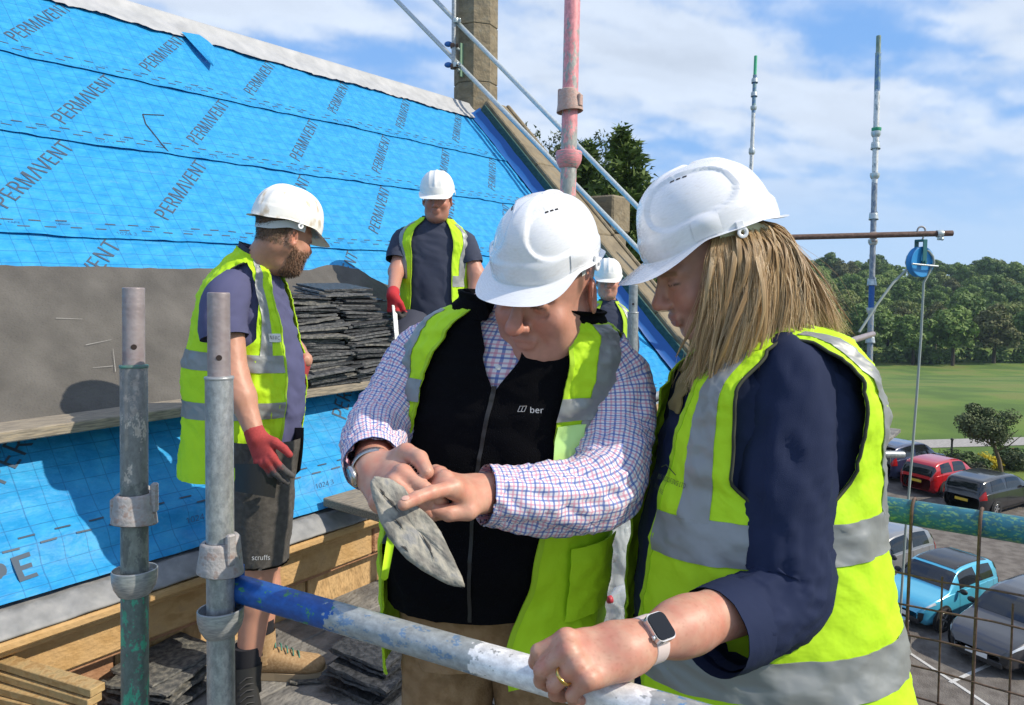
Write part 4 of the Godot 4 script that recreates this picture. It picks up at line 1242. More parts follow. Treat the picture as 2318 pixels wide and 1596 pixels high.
	g.box(Vector3(sc.x, px(1372, 530, 8.2).y - 0.3, sc.z) + house_t.basis.z * 0.175 - house_t.basis.x * 0.08, Vector3(0.10, 0.55, 0.02), house_t.basis, 0.004)
	part(stub, "dark_recess_panel", g, mat(lin(0.015, 0.05, 0.05), 0.7))  # thin dark green panel on the face, painted in for a dark recess

func tinted_cast() -> StandardMaterial3D:
	return mottled([[0.3, lin(0.42, 0.26, 0.22)], [0.6, lin(0.52, 0.36, 0.31)], [0.8, lin(0.28, 0.24, 0.22)]], 0.12, 0.02, 0.65, 1.5, 44)

# ---------------------------------------------------------------- deck, planks, slates
func slate_mesh(seed_: int, w: float, d: float, th: float) -> ArrayMesh:
	var r := RandomNumberGenerator.new(); r.seed = seed_
	var poly := PackedVector2Array()
	var corners := [Vector2(-w, -d), Vector2(w, -d), Vector2(w, d), Vector2(-w, d)]
	for k in 4:
		var a: Vector2 = corners[k] / 2.0; var b: Vector2 = corners[(k + 1) % 4] / 2.0
		for j in 7:
			var p := a.lerp(b, j / 7.0)
			poly.append(p * (1.0 + r.randf_range(-0.035, 0.02)) + Vector2(r.randfn(), r.randfn()) * 0.0025)
	var idx := Geometry2D.triangulate_polygon(poly)
	var g := Geo.new()
	var n := poly.size()
	var top := []; var bot := []
	for p in poly:
		top.append(Vector3(p.x * 0.99, th / 2 + r.randfn() * th * 0.10, p.y * 0.99)); bot.append(Vector3(p.x + r.randfn() * 0.002, -th / 2 + r.randfn() * th * 0.10, p.y))
	for a in range(0, idx.size(), 3):
		var q: Array = [idx[a], idx[a + 1], idx[a + 2]]
		if (poly[q[1]] - poly[q[0]]).cross(poly[q[2]] - poly[q[0]]) > 0: q = [q[0], q[2], q[1]]
		g.tri(top[q[0]], top[q[1]], top[q[2]])
		g.tri(bot[q[0]], bot[q[2]], bot[q[1]])
	for k in n:
		var j := (k + 1) % n
		g.tri(bot[k], top[k], top[j]); g.tri(bot[k], top[j], bot[j])
	g.flat = true
	return g.mesh()

func make_site() -> void:
	var deck_m := mottled([[0.25, lin(0.125, 0.124, 0.12)], [0.5, lin(0.185, 0.18, 0.17)], [0.75, lin(0.25, 0.24, 0.22)]], 1.1, 0.012, 0.92, 3.0, 46, 0.06)
	deck_m.uv1_world_triplanar = false; deck_m.uv1_scale = Vector3(0.8, 1.3, 1.3)
	# scaffold boards
	for k in 13:
		for j in 2:
			if j == 1 and k > 5: continue
			var o := thing("scaffold_board", "dusty grey scaffold board of the walkway", "board", hw(-0.78 + (j * 3.92 if k < 6 else 0.0), -0.02, 0.15 + k * 0.228), "boards of the walkway", house_t.basis)
			var g := Geo.new()
			var len := 3.9 if k < 6 else 1.02
			g.box(Vector3(len / 2, -0.001 * (k % 3), 0), Vector3(len, 0.038, 0.224), Basis(), 0.004)
			part(o, "plank", g, deck_m, true)
			g = Geo.new()
			g.box(Vector3(0.03, -0.001 * (k % 3), 0), Vector3(0.03, 0.0405, 0.226), Basis(), 0.001)
			part(o, "end_hoop", g, M.galv, true)
	# transoms under the boards rest on the ground-standing frame
	for x in [-0.6, 0.15, 3.3, 5.2]:
		pole("scaffold_transom", "steel tube under the walkway boards", [hw(x, -0.066, -0.0), hw(x, -0.066, 3.1 if x < 1.0 else 1.5)], M.steel_plain, 0.024, "tubes under the walkway")
		var zz := 2.95 if x < 1.0 else 1.42
		pole("scaffold_upright", "steel upright standing on the ground below the walkway", [Vector3(hw(x + 0.06, 0, zz).x, GROUND, hw(x + 0.06, 0, zz).z), hw(x + 0.06, -0.03, zz)], M.steel_plain, 0.024, "uprights below the walkway")
	# slate landing: plank on the slope and felt above it
	var pl := thing("slate_plank", "long weathered plank set level on the roof slope under the grey felt", "plank", hw(0, 0.955, -0.23), "", house_t.basis)
	var g := Geo.new()
	g.box(Vector3(-0.75, 0, 0), Vector3(4.6, 0.04, 0.27), Basis(), 0.004)
	part(pl, "board", g, M.wood_grey, true)
	for x in [-1.6, 1.28]:
		g = Geo.new()
		g.box(Vector3(x, -0.12, 0.05), Vector3(0.04, 0.20, 0.04), Basis(), 0.003)
		g.box(Vector3(x, -0.05, 0.0), Vector3(0.04, 0.05, 0.22), Basis(), 0.003)
		part(pl, "bracket", g, M.wood_grey, true)
	g = Geo.new()
	noise.seed = 5; noise.frequency = 1.0; noise.fractal_octaves = 3
	g.grid(120, 40, func(a: float, b: float) -> Vector3:
		var x: float = lerp(-3.0, 2.02 - 0.12 * b, a)
		var top := 1.405 + 0.005 * noise.get_noise_2d(x * 4.0, 2.0) + 0.006 * noise.get_noise_2d(x * 19.0, 2.0) + 0.05 * smoothstep(1.3, 1.5, x) - 0.20 * smoothstep(1.55, 2.0, x)
		var s: float = lerp(0.60, top, b)
		var o := 0.05 + 0.006 * noise.get_noise_2d(x * 1.5, s * 2.0) + 0.0016 * noise.get_noise_2d(x * 11.0, s * 9.0) + 0.02 * exp(-pow((x - 1.6 - (s - 1.2) * 0.5) / 0.06, 2.0))
		return roof(x, s, o))
	var felt := put_mesh(self, "felt_sheet", g.mesh(), M.felt, house_t)
	var chalk := mat(lin(0.34, 0.335, 0.32), 0.9)
	for q in [[0.02, 0.80, 0.05, 0.92], [0.02, 0.83, -0.06, 0.83], [0.16, 0.92, 0.19, 0.98], [0.62, 1.02, 0.72, 0.86], [0.40, 0.90, 0.42, 0.97], [-0.05, 0.95, 0.06, 0.97], [0.60, 1.22, 0.61, 1.23], [0.34, 0.82, 0.37, 0.81], [0.75, 1.0, 0.76, 0.99], [-0.12, 1.10, -0.02, 1.09]]:
		g = Geo.new()
		var p0 := roof(q[0], q[1], 0.0585); var p1 := roof(q[2], q[3], 0.0585)
		var sd2 := (p1 - p0).cross(Vector3(0, cos(PITCH), sin(PITCH))).normalized() * 0.0011
		g.quad(p0 - sd2, p1 - sd2 * 0.4, p1 + sd2 * 0.4, p0 + sd2)
		part(felt, "chalk_mark", g, chalk, true)
	tag(felt, "dark grey roofing felt sheet laid over the slope above the plank", "felt sheet")
	# slates
	var variants := []
	for k in 8: variants.append(slate_mesh(200 + k, 0.30 + 0.03 * (k % 3), 0.24 + 0.02 * (k % 2), 0.0072 + 0.0012 * (k % 3)))
	var mats := [M.slate, M.slate_dark, M.slate, M.slate2, M.slate_dark]
	var r := RandomNumberGenerator.new(); r.seed = 9
	for col in 2:
		var y := 0.985
		for k in [46, 50][col]:
			var b := Basis(Vector3.UP, r.randf_range(-0.12, 0.12)) * Basis(Vector3.RIGHT, 0.10 + r.randf_range(-0.03, 0.03)) * Basis(Vector3.BACK, r.randf_range(-0.05, 0.05) + 0.06 * sin(k * 0.25 + col))
			var x := 0.93 + col * 0.31 + r.randfn() * 0.03
			var z: float = -0.235 - max(0.0, y - 1.06) * 0.62 + r.randfn() * 0.014
			var o := put_mesh(self, "roof_slate", variants[r.randi() % 8], mats[r.randi() % 5], house_t * Transform3D(b, Vector3(x, y, z)))
			tag(o, "rough dark slate in the tall pile on the roof plank", "slate", "slates piled on the roof plank")
			y += 0.0089 + 0.0013 * r.randf()
	# slates lying loose
	for a in [[285.0, 1590.0, 9, "pale slate in the low pile below the cornice", "slates piled below the cornice"], [820.0, 1560.0, 11, "dark slate stacked on edge behind the guard rail", "slates stacked behind the guard rail"]]:
		for k in a[2]:
			var base := on_level(a[0], a[1], 0.0)
			var o: MeshInstance3D
			if a[0] < 500:
				o = put_mesh(self, "roof_slate", variants[k % 8], M.slate2 if k > 2 else M.slate, Transform3D(house_t.basis * Basis(Vector3.UP, r.randf_range(-0.25, 0.25) + 0.3) * Basis(Vector3.BACK, r.randf_range(-0.04, 0.04)), base + house_t.basis * Vector3(0.13 + r.randfn() * 0.02, 0.010 + 0.012 * k, 0.02 + r.randfn() * 0.02)))
			else:
				o = put_mesh(self, "roof_slate", variants[k % 8], M.slate_dark, Transform3D(house_t.basis * Basis(Vector3.UP, 0.2 + r.randf_range(-0.1, 0.1)) * Basis(Vector3.RIGHT, 0.12) * Basis(Vector3.BACK, r.randf_range(-0.06, 0.06)), base + house_t.basis * Vector3(0.10 + r.randfn() * 0.02, 0.012 + 0.0125 * k, r.randfn() * 0.02)))
			tag(o, a[3], "slate", a[4])
	# flakes and offcuts scattered on the boards
	var bits := []
	for k in 6: bits.append(slate_mesh(300 + k, 0.13 + 0.05 * (k % 3), 0.08 + 0.03 * (k % 2), 0.006))
	for k in 70:
		var z := r.randf_range(0.12, 2.7)
		var x := r.randf_range(-0.6, 3.4) if z < 1.35 else r.randf_range(-0.6, 0.2)
		var o := put_mesh(self, "slate_flake", bits[k % 6], [M.slate, M.slate2, M.slate_dark][k % 3], house_t * Transform3D(Basis(Vector3.UP, r.randf() * TAU) * Basis(Vector3.RIGHT, r.randf_range(-0.05, 0.05)), Vector3(x, 0.006 + 0.004 * r.randf(), z)))
		tag(o, "broken slate flake lying on the walkway", "slate flake", "slate flakes on the walkway")
	for k in 5:
		var o := put_mesh(self, "roof_slate", variants[k], M.slate2 if k % 2 else M.slate, house_t * Transform3D(Basis(Vector3.UP, 0.4 * k) * Basis(Vector3.RIGHT, 0.06 * (k % 3)), Vector3(-0.10 + 0.05 * k, 0.02 + 0.02 * k, 2.55 + 0.05 * k)))
		tag(o, "slate in the loose heap beneath the wire guard", "slate", "slates heaped under the wire guard")
	# roofing battens lying at the wall foot
	var bat := [[Vector2(-30, 1486), Vector2(222, 1562), 0.30], [Vector2(-30, 1512), Vector2(215, 1585), 0.272], [Vector2(-30, 1545), Vector2(205, 1606), 0.245], [Vector2(-30, 1570), Vector2(190, 1622), 0.22], [Vector2(-30, 1600), Vector2(205, 1650), 0.19]]
	for k in bat.size():
		var y: float = bat[k][2]
		var p := on_level(bat[k][0].x, bat[k][0].y, y); var q := on_level(bat[k][1].x, bat[k][1].y, y)
		p += (p - q) * 0.9
		var dd := (q - p).normalized()
		g = Geo.new()
		var c := (p + q) / 2 
		g.box(c, Vector3((q - p).length(), 0.024, 0.048), Basis(dd, Vector3.UP, dd.cross(Vector3.UP)), 0.002)
		single("roof_batten", g, M.batten, "sawn timber batten in the bundle at the wall foot", "batten", c, "battens bundled at the wall foot")
	# plank end on a bracket beside the cornice
	var e0 := px(880, 1182, 3.05)
	var be := thing("plank_end", "end of a grey plank resting on a green tube beside the cornice", "plank", e0, "", house_t.basis)
	g = Geo.new()
	g.box(Vector3(0.12, 0, 0.02), Vector3(0.22, 0.038, 0.9), Basis(), 0.004)
	part(be, "board", g, M.wood_grey, true)
	g = Geo.new()
	g.tube([Vector3(0.08, -0.13, -0.05), Vector3(0.12, -0.13, 0.5)], [0.024], 16)
	g.box(Vector3(0.07, -0.10, -0.03), Vector3(0.03, 0.20, 0.06), Basis(), 0.004)
	part(be, "green_tube", g, tube_mat(88, [[0.0, lin(0.04, 0.20, 0.14), lin(0.16, 0.16, 0.13), 0.55]], 1.0, 0.6, 0.1, 1.0, 64), true)
	g = Geo.new()
	g.tube([Vector3(0.13, -0.02, 0.12), Vector3(0.13, -e0.y, 0.12)], [0.012], 8)
	part(be, "prop", g, M.black_plastic, true)
	# clutter between the man and the woman
	var s0 := px(1412, 1190, 2.7)
	standard("short galvanised standard standing behind the man's elbow", Vector3(s0.x, 0, s0.z), s0, 0.0, [[s0.y - 0.03, "low", M.steel], [0.45, "low", M.steel]], M.steel_plain, M.steel, M.cast)
	pole("scaffold_ledger", "bright blue ledger end behind the man's elbow", [px(1330, 1190, 2.55), px(1424, 1155, 2.75)], M.blue_tube)
	pole("scaffold_ledger", "upper pale grey rail behind the man's shoulder", [px(1440, 914, 4.4), px(1600, 852, 5.4)], M.steel_plain)
	pole("scaffold_ledger", "lower pale grey rail behind the man's shoulder", [px(1440, 940, 4.2), px(1600, 870, 5.2)], M.steel)
	for k in 3:
		var c := px([1500.0, 1478.0, 1492.0][k], [935.0, 972.0, 1005.0][k], 4.3 - 0.1 * k)
		g = Geo.new()
		g.box(c, Vector3(0.5, 0.085, 0.12), Basis(Vector3.UP, 0.9), 0.006)
		single("timber_block", g, M.batten, "sawn pale timber block piled behind the wire mesh", "timber block", c, "timber blocks behind the mesh")
	var mg := thing("mesh_panel", "grey welded wire panel standing between the man and the woman", "wire panel", px(1470, 1330, 2.9))
	for k in 9:
		g = Geo.new()
		var u := 1400.0 + 22.0 * k
		g.tube([px(u, 950, 3.0), px(u - 4, 1430, 3.0)], [0.0022], 6)
		part(mg, "wire", g, M.rust_wire)
	for k in 14:
		g = Geo.new()
		var w := 958.0 + 34.0 * k
		g.tube([px(1385, w + 8, 3.0), px(1590, w - 10, 3.0)], [0.0022], 6)
		part(mg, "wire", g, M.rust_wire)
	# a plastic bag and a bottle
	g = Geo.new()
	noise.frequency = 1.0
	g.grid(40, 28, func(s: float, t: float) -> Vector3:
		var a := TAU * s
		var rr: float = lerp(0.05, 0.115, sin(t * PI * 0.9)) * (1.0 + 0.28 * noise.get_noise_3d(cos(a) * 2.2, sin(a) * 2.2, t * 5.0) + 0.10 * noise.get_noise_3d(cos(a) * 7.0, sin(a) * 7.0, t * 11.0))
		return px(1378, 1320, 2.4) + Vector3(cos(a) * rr * 0.6 + 0.03 * t, (t - 0.45) * 0.42, sin(a) * rr * 0.7), false, true)
	var clear := mat(Color(0.85, 0.87, 0.88, 0.45), 0.35)
	clear.transparency = BaseMaterial3D.TRANSPARENCY_ALPHA
	clear.cull_mode = BaseMaterial3D.CULL_DISABLED
	single("plastic_bag", g, clear, "crumpled clear plastic bag hanging behind the man's vest", "plastic bag", px(1378, 1320, 2.4))
	var bt := px(1418, 1348, 2.2)
	var bottle := thing("water_bottle", "large clear plastic bottle with a red cap lying on its side", "bottle", bt)
	g = Geo.new()
	var bx := (Basis(Vector3.BACK, PI / 2) * Basis(Vector3.RIGHT, 0.5)).scaled(Vector3.ONE * 0.62)
	g.lathe([Vector2(0.0, -0.15), Vector2(0.045, -0.15), Vector2(0.053, -0.14), Vector2(0.053, -0.07), Vector2(0.050, -0.06), Vector2(0.053, -0.05), Vector2(0.053, 0.02), Vector2(0.045, 0.055), Vector2(0.02, 0.085), Vector2(0.014, 0.09), Vector2(0.014, 0.10)], 28, Transform3D(bx, bt))
	var pet := mat(Color(0.9, 0.93, 0.95, 0.28), 0.08)
	pet.transparency = BaseMaterial3D.TRANSPARENCY_ALPHA
	part(bottle, "bottle_body", g, pet)
	g = Geo.new()
	g.lathe([Vector2(0.0, 0.108), Vector2(0.017, 0.108), Vector2(0.018, 0.088), Vector2(0.0, 0.088)], 18, Transform3D(bx, bt))
	part(bottle, "cap", g, mat(lin(0.42, 0.03, 0.05), 0.5))
	g = Geo.new()
	g.lathe([Vector2(0.0535, -0.10), Vector2(0.0538, -0.10), Vector2(0.0538, -0.04), Vector2(0.0535, -0.04)], 28, Transform3D(bx, bt))
	part(bottle, "paper_band", g, mat(lin(0.40, 0.04, 0.05), 0.6))
# ---------------------------------------------------------------- figures: smooth fields, lofts, helmets
class Sdf:
	var kind := PackedInt32Array()      # 0 tapered capsule, 1 ellipsoid
	var op := PackedInt32Array()        # 0 add, 1 carve
	var a := PackedVector3Array()
	var b := PackedVector3Array()
	var ra := PackedFloat32Array()
	var rb := PackedFloat32Array()
	var k := PackedFloat32Array()
	var inv: Array[Basis] = []
	var rad := PackedVector3Array()
	func cap(p: Vector3, q: Vector3, r1: float, r2: float, s := 0.012, carve := 0) -> void:
		kind.append(0); op.append(carve); a.append(p); b.append(q); ra.append(r1); rb.append(r2); k.append(s); inv.append(Basis()); rad.append(Vector3.ONE)
	func ell(c: Vector3, basis: Basis, r: Vector3, s := 0.012, carve := 0) -> void:
		kind.append(1); op.append(carve); a.append(c); b.append(c); ra.append(max(r.x, max(r.y, r.z))); rb.append(ra[-1]); k.append(s); inv.append(basis.transposed()); rad.append(r)
	func dist(p: Vector3, list: PackedInt32Array) -> float:
		var d := 1e3
		for j in list:
			var e: float
			if kind[j] == 0:
				var ab := b[j] - a[j]
				var ap := p - a[j]
				var t := clampf(ap.dot(ab) / maxf(ab.length_squared(), 1e-9), 0.0, 1.0)
				e = (ap - ab * t).length() - lerpf(ra[j], rb[j], t)
			else:
				var q := inv[j] * (p - a[j])
				var r := rad[j]
				q = q / r
				var k0 := q.length()
				var k1 := (q / r).length()
				e = k0 * (k0 - 1.0) / maxf(k1, 1e-6)
			var s := k[j]
			if op[j] == 0:
				var h := maxf(s - absf(d - e), 0.0)
				d = minf(d, e) - (h * h / (4.0 * s) if s > 0.0 else 0.0)
			else:
				e = -e
				var h := maxf(s - absf(d - e), 0.0)
				d = maxf(d, e) + (h * h / (4.0 * s) if s > 0.0 else 0.0)
		return d
	func mesh_into(g: Geo, cell: float, colour: Callable, keep = null) -> void:
		var lo := Vector3.ONE * 1e6
		var hi := -lo
		for j in kind.size():
			if op[j] == 0:
				var m := Vector3.ONE * maxf(ra[j], rb[j])
				lo = lo.min(a[j] - m).min(b[j] - m)
				hi = hi.max(a[j] + m).max(b[j] + m)
		lo -= Vector3.ONE * cell * 2.0; hi += Vector3.ONE * cell * 2.0
		var N := 8
		var bs := cell * N
		var nb := Vector3i(((hi - lo) / bs).ceil())
		var NX := nb.x * N + 2
		var NY := nb.y * N + 2
		var half := bs * 0.8661
		var at := {}
		var edges := PackedInt32Array()   # cell index, axis * 2 + sign
		var f := PackedFloat32Array()
		f.resize(729)
		for bz in nb.z:
			for by in nb.y:
				for bx in nb.x:
					var o := lo + Vector3(bx, by, bz) * bs
					var c := o + Vector3.ONE * bs * 0.5
					var list := PackedInt32Array()
					for j in kind.size():
						var ab := b[j] - a[j]
						var t := clampf((c - a[j]).dot(ab) / maxf(ab.length_squared(), 1e-9), 0.0, 1.0)
						if (c - a[j] - ab * t).length() - maxf(ra[j], rb[j]) < half + k[j] * 2.5 + cell * 2.0: list.append(j)
					if list.is_empty(): continue
					if absf(dist(c, list)) > half * 1.7 + cell * 2.0: continue
					var q := 0
					for z in 9:
						for y in 9:
							for x in 9:
								f[q] = dist(o + Vector3(x, y, z) * cell, list)
								q += 1
					for z in N:
						for y in N:
							for x in N:
								var i0 := x + y * 9 + z * 81
								var mask := 0
								if f[i0] < 0.0: mask |= 1
								if f[i0 + 1] < 0.0: mask |= 2
								if f[i0 + 9] < 0.0: mask |= 4
								if f[i0 + 10] < 0.0: mask |= 8
								if f[i0 + 81] < 0.0: mask |= 16
								if f[i0 + 82] < 0.0: mask |= 32
								if f[i0 + 90] < 0.0: mask |= 64
								if f[i0 + 91] < 0.0: mask |= 128
								if mask == 0 or mask == 255: continue
								var sum := Vector3.ZERO
								var cnt := 0
								for e in 12:
									var p: int = EA[e]
									var r: int = EB[e]
									if ((mask >> p) & 1) != ((mask >> r) & 1):
										var fp := f[i0 + OFF[p]]
										var fr := f[i0 + OFF[r]]
										var t := fp / (fp - fr)
										sum += CP[p].lerp(CP[r], t)
										cnt += 1
								var key := (bx * N + x + 1) + (by * N + y + 1) * NX + (bz * N + z + 1) * NX * NY
								at[key] = g.v.size()
								var w := o + (Vector3(x, y, z) + sum / cnt) * cell
								g.v.append(w)
								g.uv.append(Vector2.ZERO)
								g.c.append(colour.call(w))
								var m0 := mask & 1
								if m0 != ((mask >> 1) & 1): edges.append(key); edges.append(0 + m0)
								if m0 != ((mask >> 2) & 1): edges.append(key); edges.append(2 + m0)
								if m0 != ((mask >> 4) & 1): edges.append(key); edges.append(4 + m0)
		var SX := 1
		var SY := NX
		var SZ := NX * NY
		for e in range(0, edges.size(), 2):
			var key := edges[e]
			var ax := edges[e + 1] >> 1
			var inside := edges[e + 1] & 1
			var s1 := SY if ax == 0 else (SZ if ax == 1 else SX)
			var s2 := SZ if ax == 0 else (SX if ax == 1 else SY)
			var p = at.get(key); var q = at.get(key - s1); var r = at.get(key - s1 - s2); var t = at.get(key - s2)
			if p == null or q == null or r == null or t == null: continue
			if keep != null and not keep.call(g.v[p]): continue
			if inside == 1: g.i.append_array([p, q, r, p, r, t])
			else: g.i.append_array([p, r, q, p, t, r])
const EA := [0, 2, 4, 6, 0, 1, 4, 5, 0, 1, 2, 3]
const EB := [1, 3, 5, 7, 2, 3, 6, 7, 4, 5, 6, 7]
const OFF := [0, 1, 9, 10, 81, 82, 90, 91]
const CP := [Vector3(0, 0, 0), Vector3(1, 0, 0), Vector3(0, 1, 0), Vector3(1, 1, 0), Vector3(0, 0, 1), Vector3(1, 0, 1), Vector3(0, 1, 1), Vector3(1, 1, 1)]

class Loft:   # rings joined by a smooth curve: S(u, v), u round (0 = +A, 0.25 = +B), v in rings
	var c := PackedVector3Array()
	var A := PackedVector3Array()
	var B := PackedVector3Array()
	var e := PackedFloat32Array()
	var fold := 0.0
	var crease := 0.0
	var fold_freq := Vector2(5.0, 3.0)
	var nz := FastNoiseLite.new()
	func ring(cc: Vector3, aa: Vector3, bb: Vector3, ex := 2.2) -> void:
		c.append(cc); A.append(aa); B.append(bb); e.append(ex)
	func pick(p: PackedVector3Array, v: float) -> Vector3:
		var n := p.size()
		var k := clampi(int(floor(v)), 0, n - 2)
		var t := clampf(v - k, 0.0, 1.0)
		return p[k].cubic_interpolate(p[k + 1], p[max(k - 1, 0)], p[min(k + 2, n - 1)], t)
	func at(u: float, v: float, off := 0.0) -> Vector3:
		var n := c.size()
		var k := clampi(int(floor(v)), 0, n - 2)
		var ex := lerpf(e[k], e[k + 1], clampf(v - k, 0.0, 1.0))
		var w := TAU * u
		var x := cos(w)
		var y := sin(w)
		x = signf(x) * pow(absf(x), 2.0 / ex)
		y = signf(y) * pow(absf(y), 2.0 / ex)
		var a := pick(A, v)
		var b := pick(B, v)
		var out := (a * x / a.length_squared() + b * y / b.length_squared()).normalized()
		var d := off
		if fold > 0.0:
			d += fold * (nz.get_noise_3d(cos(w) * fold_freq.x, sin(w) * fold_freq.x, v * fold_freq.y) + 0.45 * nz.get_noise_3d(cos(w) * fold_freq.x * 2.6, sin(w) * fold_freq.x * 2.6, v * fold_freq.y * 2.2 + 30.0))
		if crease > 0.0:
			var q := nz.get_noise_3d(cos(w) * fold_freq.x * 1.3 + 5.0, sin(w) * fold_freq.x * 1.3 + v * 0.5, v * fold_freq.y * 0.8 + 11.0)
			d += crease * (0.6 - 2.2 * pow(absf(q), 0.6))
		return pick(c, v) + a * x + b * y + out * d

# control table: [[v, value], ...] -> smooth value
func table(t: Array, v: float) -> float:
	if v <= t[0][0]: return t[0][1]
	for k in t.size() - 1:
		if v <= t[k + 1][0]:
			var s: float = (v - t[k][0]) / (t[k + 1][0] - t[k][0])
			return lerpf(t[k][1], t[k + 1][1], s * s * (3.0 - 2.0 * s))
	return t[-1][1]

# a piece of cloth on a loft between two edges (tables of u over v), with a thickness
func cloth(l: Loft, ua: Array, ub: Array, v0: float, v1: float, off, nu := 24, nv := 40, thick := 0.003, hem := 0.0, bend := 0.0) -> Geo:
	var g := Geo.new()
	var o_t: Array = off if off is Array else [[0.0, off]]
	var circ := (l.at(0.0, (v0 + v1) / 2) - l.at(0.5, (v0 + v1) / 2)).length() * 2.6
	var long := 0.0
	for k in 8: long += (l.at(0.25, lerpf(v0, v1, k / 8.0)) - l.at(0.25, lerpf(v0, v1, (k + 1) / 8.0))).length()
	for side in 2:
		var base := g.v.size()
		for j in nv + 1:
			for k in nu + 1:
				var s := float(k) / nu
				var t := float(j) / nv
				var v: float = lerpf(v0, v1, t)
				if hem != 0.0 and t < 0.25: v -= hem * sin(s * PI) * (1.0 - t * 4.0)
				var u: float = lerpf(table(ua, v), table(ub, v), s)
				g.v.append(l.at(u, v, table(o_t, v) + bend * sin(s * PI) - (thick if side == 1 else 0.0)))
				g.uv.append(Vector2(u * circ, t * long))
	var m := (nu + 1) * (nv + 1)
	# which way is out?
	var p := (nv / 2) * (nu + 1) + nu / 2
	var nn := (g.v[p + 1] - g.v[p]).cross(g.v[p + nu + 1] - g.v[p])
	var flip := nn.dot(g.v[p] - g.v[p + m]) < 0.0
	for side in 2:
		for j in nv:
			for k in nu:
				var q := side * m + j * (nu + 1) + k
				var r := q + nu + 1
				if flip != (side == 1): g.i.append_array([q, r + 1, q + 1, q, r, r + 1])
				else: g.i.append_array([q, q + 1, r + 1, q, r + 1, r])
	var rim := []
	for k in nu: rim.append([k, k + 1])
	for j in nv: rim.append([j * (nu + 1) + nu, (j + 1) * (nu + 1) + nu])
	for k in nu: rim.append([nv * (nu + 1) + nu - k, nv * (nu + 1) + nu - k - 1])
	for j in nv: rim.append([(nv - j) * (nu + 1), (nv - j - 1) * (nu + 1)])
	for e in rim:
		var b := g.v.size()
		for q in [e[0], e[1], e[1] + m, e[0] + m]:
			g.v.append(g.v[q]); g.uv.append(g.uv[q])
		if flip: g.i.append_array([b, b + 1, b + 2, b, b + 2, b + 3])
		else: g.i.append_array([b, b + 2, b + 1, b, b + 3, b + 2])
	return g

func spline(pts: Array, n: int) -> Array:
	var out := []
	for k in pts.size() - 1:
		for j in n:
			out.append((pts[k] as Vector3).cubic_interpolate(pts[k + 1], pts[max(k - 1, 0)], pts[min(k + 2, pts.size() - 1)], float(j) / n))
	out.append(pts[-1])
	return out
# a sleeve or trouser leg with creases
func sleeve(pts: Array, radii: Array, seg := 40, per := 12, crease := 0.006, seed_ := 1, squash := 1.0, ring_freq := 26.0, hint := Vector3.ZERO, capped := false) -> Geo:
	var g := Geo.new()
	var line := spline(pts, per)
	var f := FastNoiseLite.new(); f.seed = seed_; f.frequency = 1.0; f.fractal_octaves = 3
	var t0: Vector3 = (line[1] - line[0]).normalized()
	var nn := hint if hint != Vector3.ZERO else (Vector3.UP if absf(t0.y) < 0.9 else Vector3.RIGHT)
	nn = (nn - t0 * nn.dot(t0)).normalized()
	var along := 0.0
	var m := line.size()
	for a in m:
		var tt: Vector3 = ((line[min(a + 1, m - 1)] - line[max(a - 1, 0)]) as Vector3).normalized()
		nn = (nn - tt * nn.dot(tt)).normalized()
		var bb := tt.cross(nn)
		var pos := float(a) / per
		var k: int = min(int(pos), radii.size() - 2)
		var r0: float = radii[k]; var r1: float = radii[k + 1]
		var s := pos - k
		var r := lerpf(r0, r1, s * s * (3 - 2 * s))
		if a > 0: along += (line[a] - line[a - 1]).length()
		var bendy := 0.0
		if a > 2 and a < m - 3: bendy = clampf((1.0 - (line[a] - line[a - 3]).normalized().dot((line[a + 3] - line[a]).normalized())) * 5.0, 0.0, 0.8)
		for b in seg + 1:
			var w := TAU * b / seg
			var dir := nn * cos(w) + bb * sin(w) * squash
			var wr := f.get_noise_3d(cos(w) * 1.1 + 7.0, sin(w) * 1.1, along * ring_freq + 0.9 * sin(w + 1.0) * 2.0)
			wr = 1.0 - 2.0 * absf(wr) * 1.6
			var c2 := f.get_noise_3d(cos(w) * 2.0, sin(w) * 2.0, along * ring_freq * 0.4)
			g.v.append(line[a] + dir * (r + crease * (1.0 + bendy) * (wr * 0.55 + c2 * 0.9)))
			g.uv.append(Vector2(float(b) / seg * TAU * 0.062, along))
		g.seams.append(a * (seg + 1)); g.seams.append(a * (seg + 1) + seg)
	for a in m - 1:
		for b in seg:
			var p := a * (seg + 1) + b
			var q := p + seg + 1
			g.i.append_array([p, p + 1, q + 1, p, q + 1, q])
	# turned-in end so the opening has an edge
	var base := g.v.size()
	for b in seg + 1:
		var p: Vector3 = g.v[(m - 1) * (seg + 1) + b]
		g.v.append(line[-1] + (p - line[-1]) * 0.95 - (line[-1] - line[-2]).normalized() * (0.02 if not capped else 0.0)); g.uv.append(g.uv[(m - 1) * (seg + 1) + b])
	for b in seg:
		var p := (m - 1) * (seg + 1) + b
		var q := base + b
		g.i.append_array([p, p + 1, q + 1, p, q + 1, q])
	return g

# ---------------------------------------------------------------- heads and hands
func frame(origin: Vector3, forward: Vector3, up: Vector3) -> Transform3D:   # x to the wearer's left, y up, z forward
	var z := forward.normalized()
	var x := up.cross(z).normalized()
	return Transform3D(Basis(x, z.cross(x), z), origin)

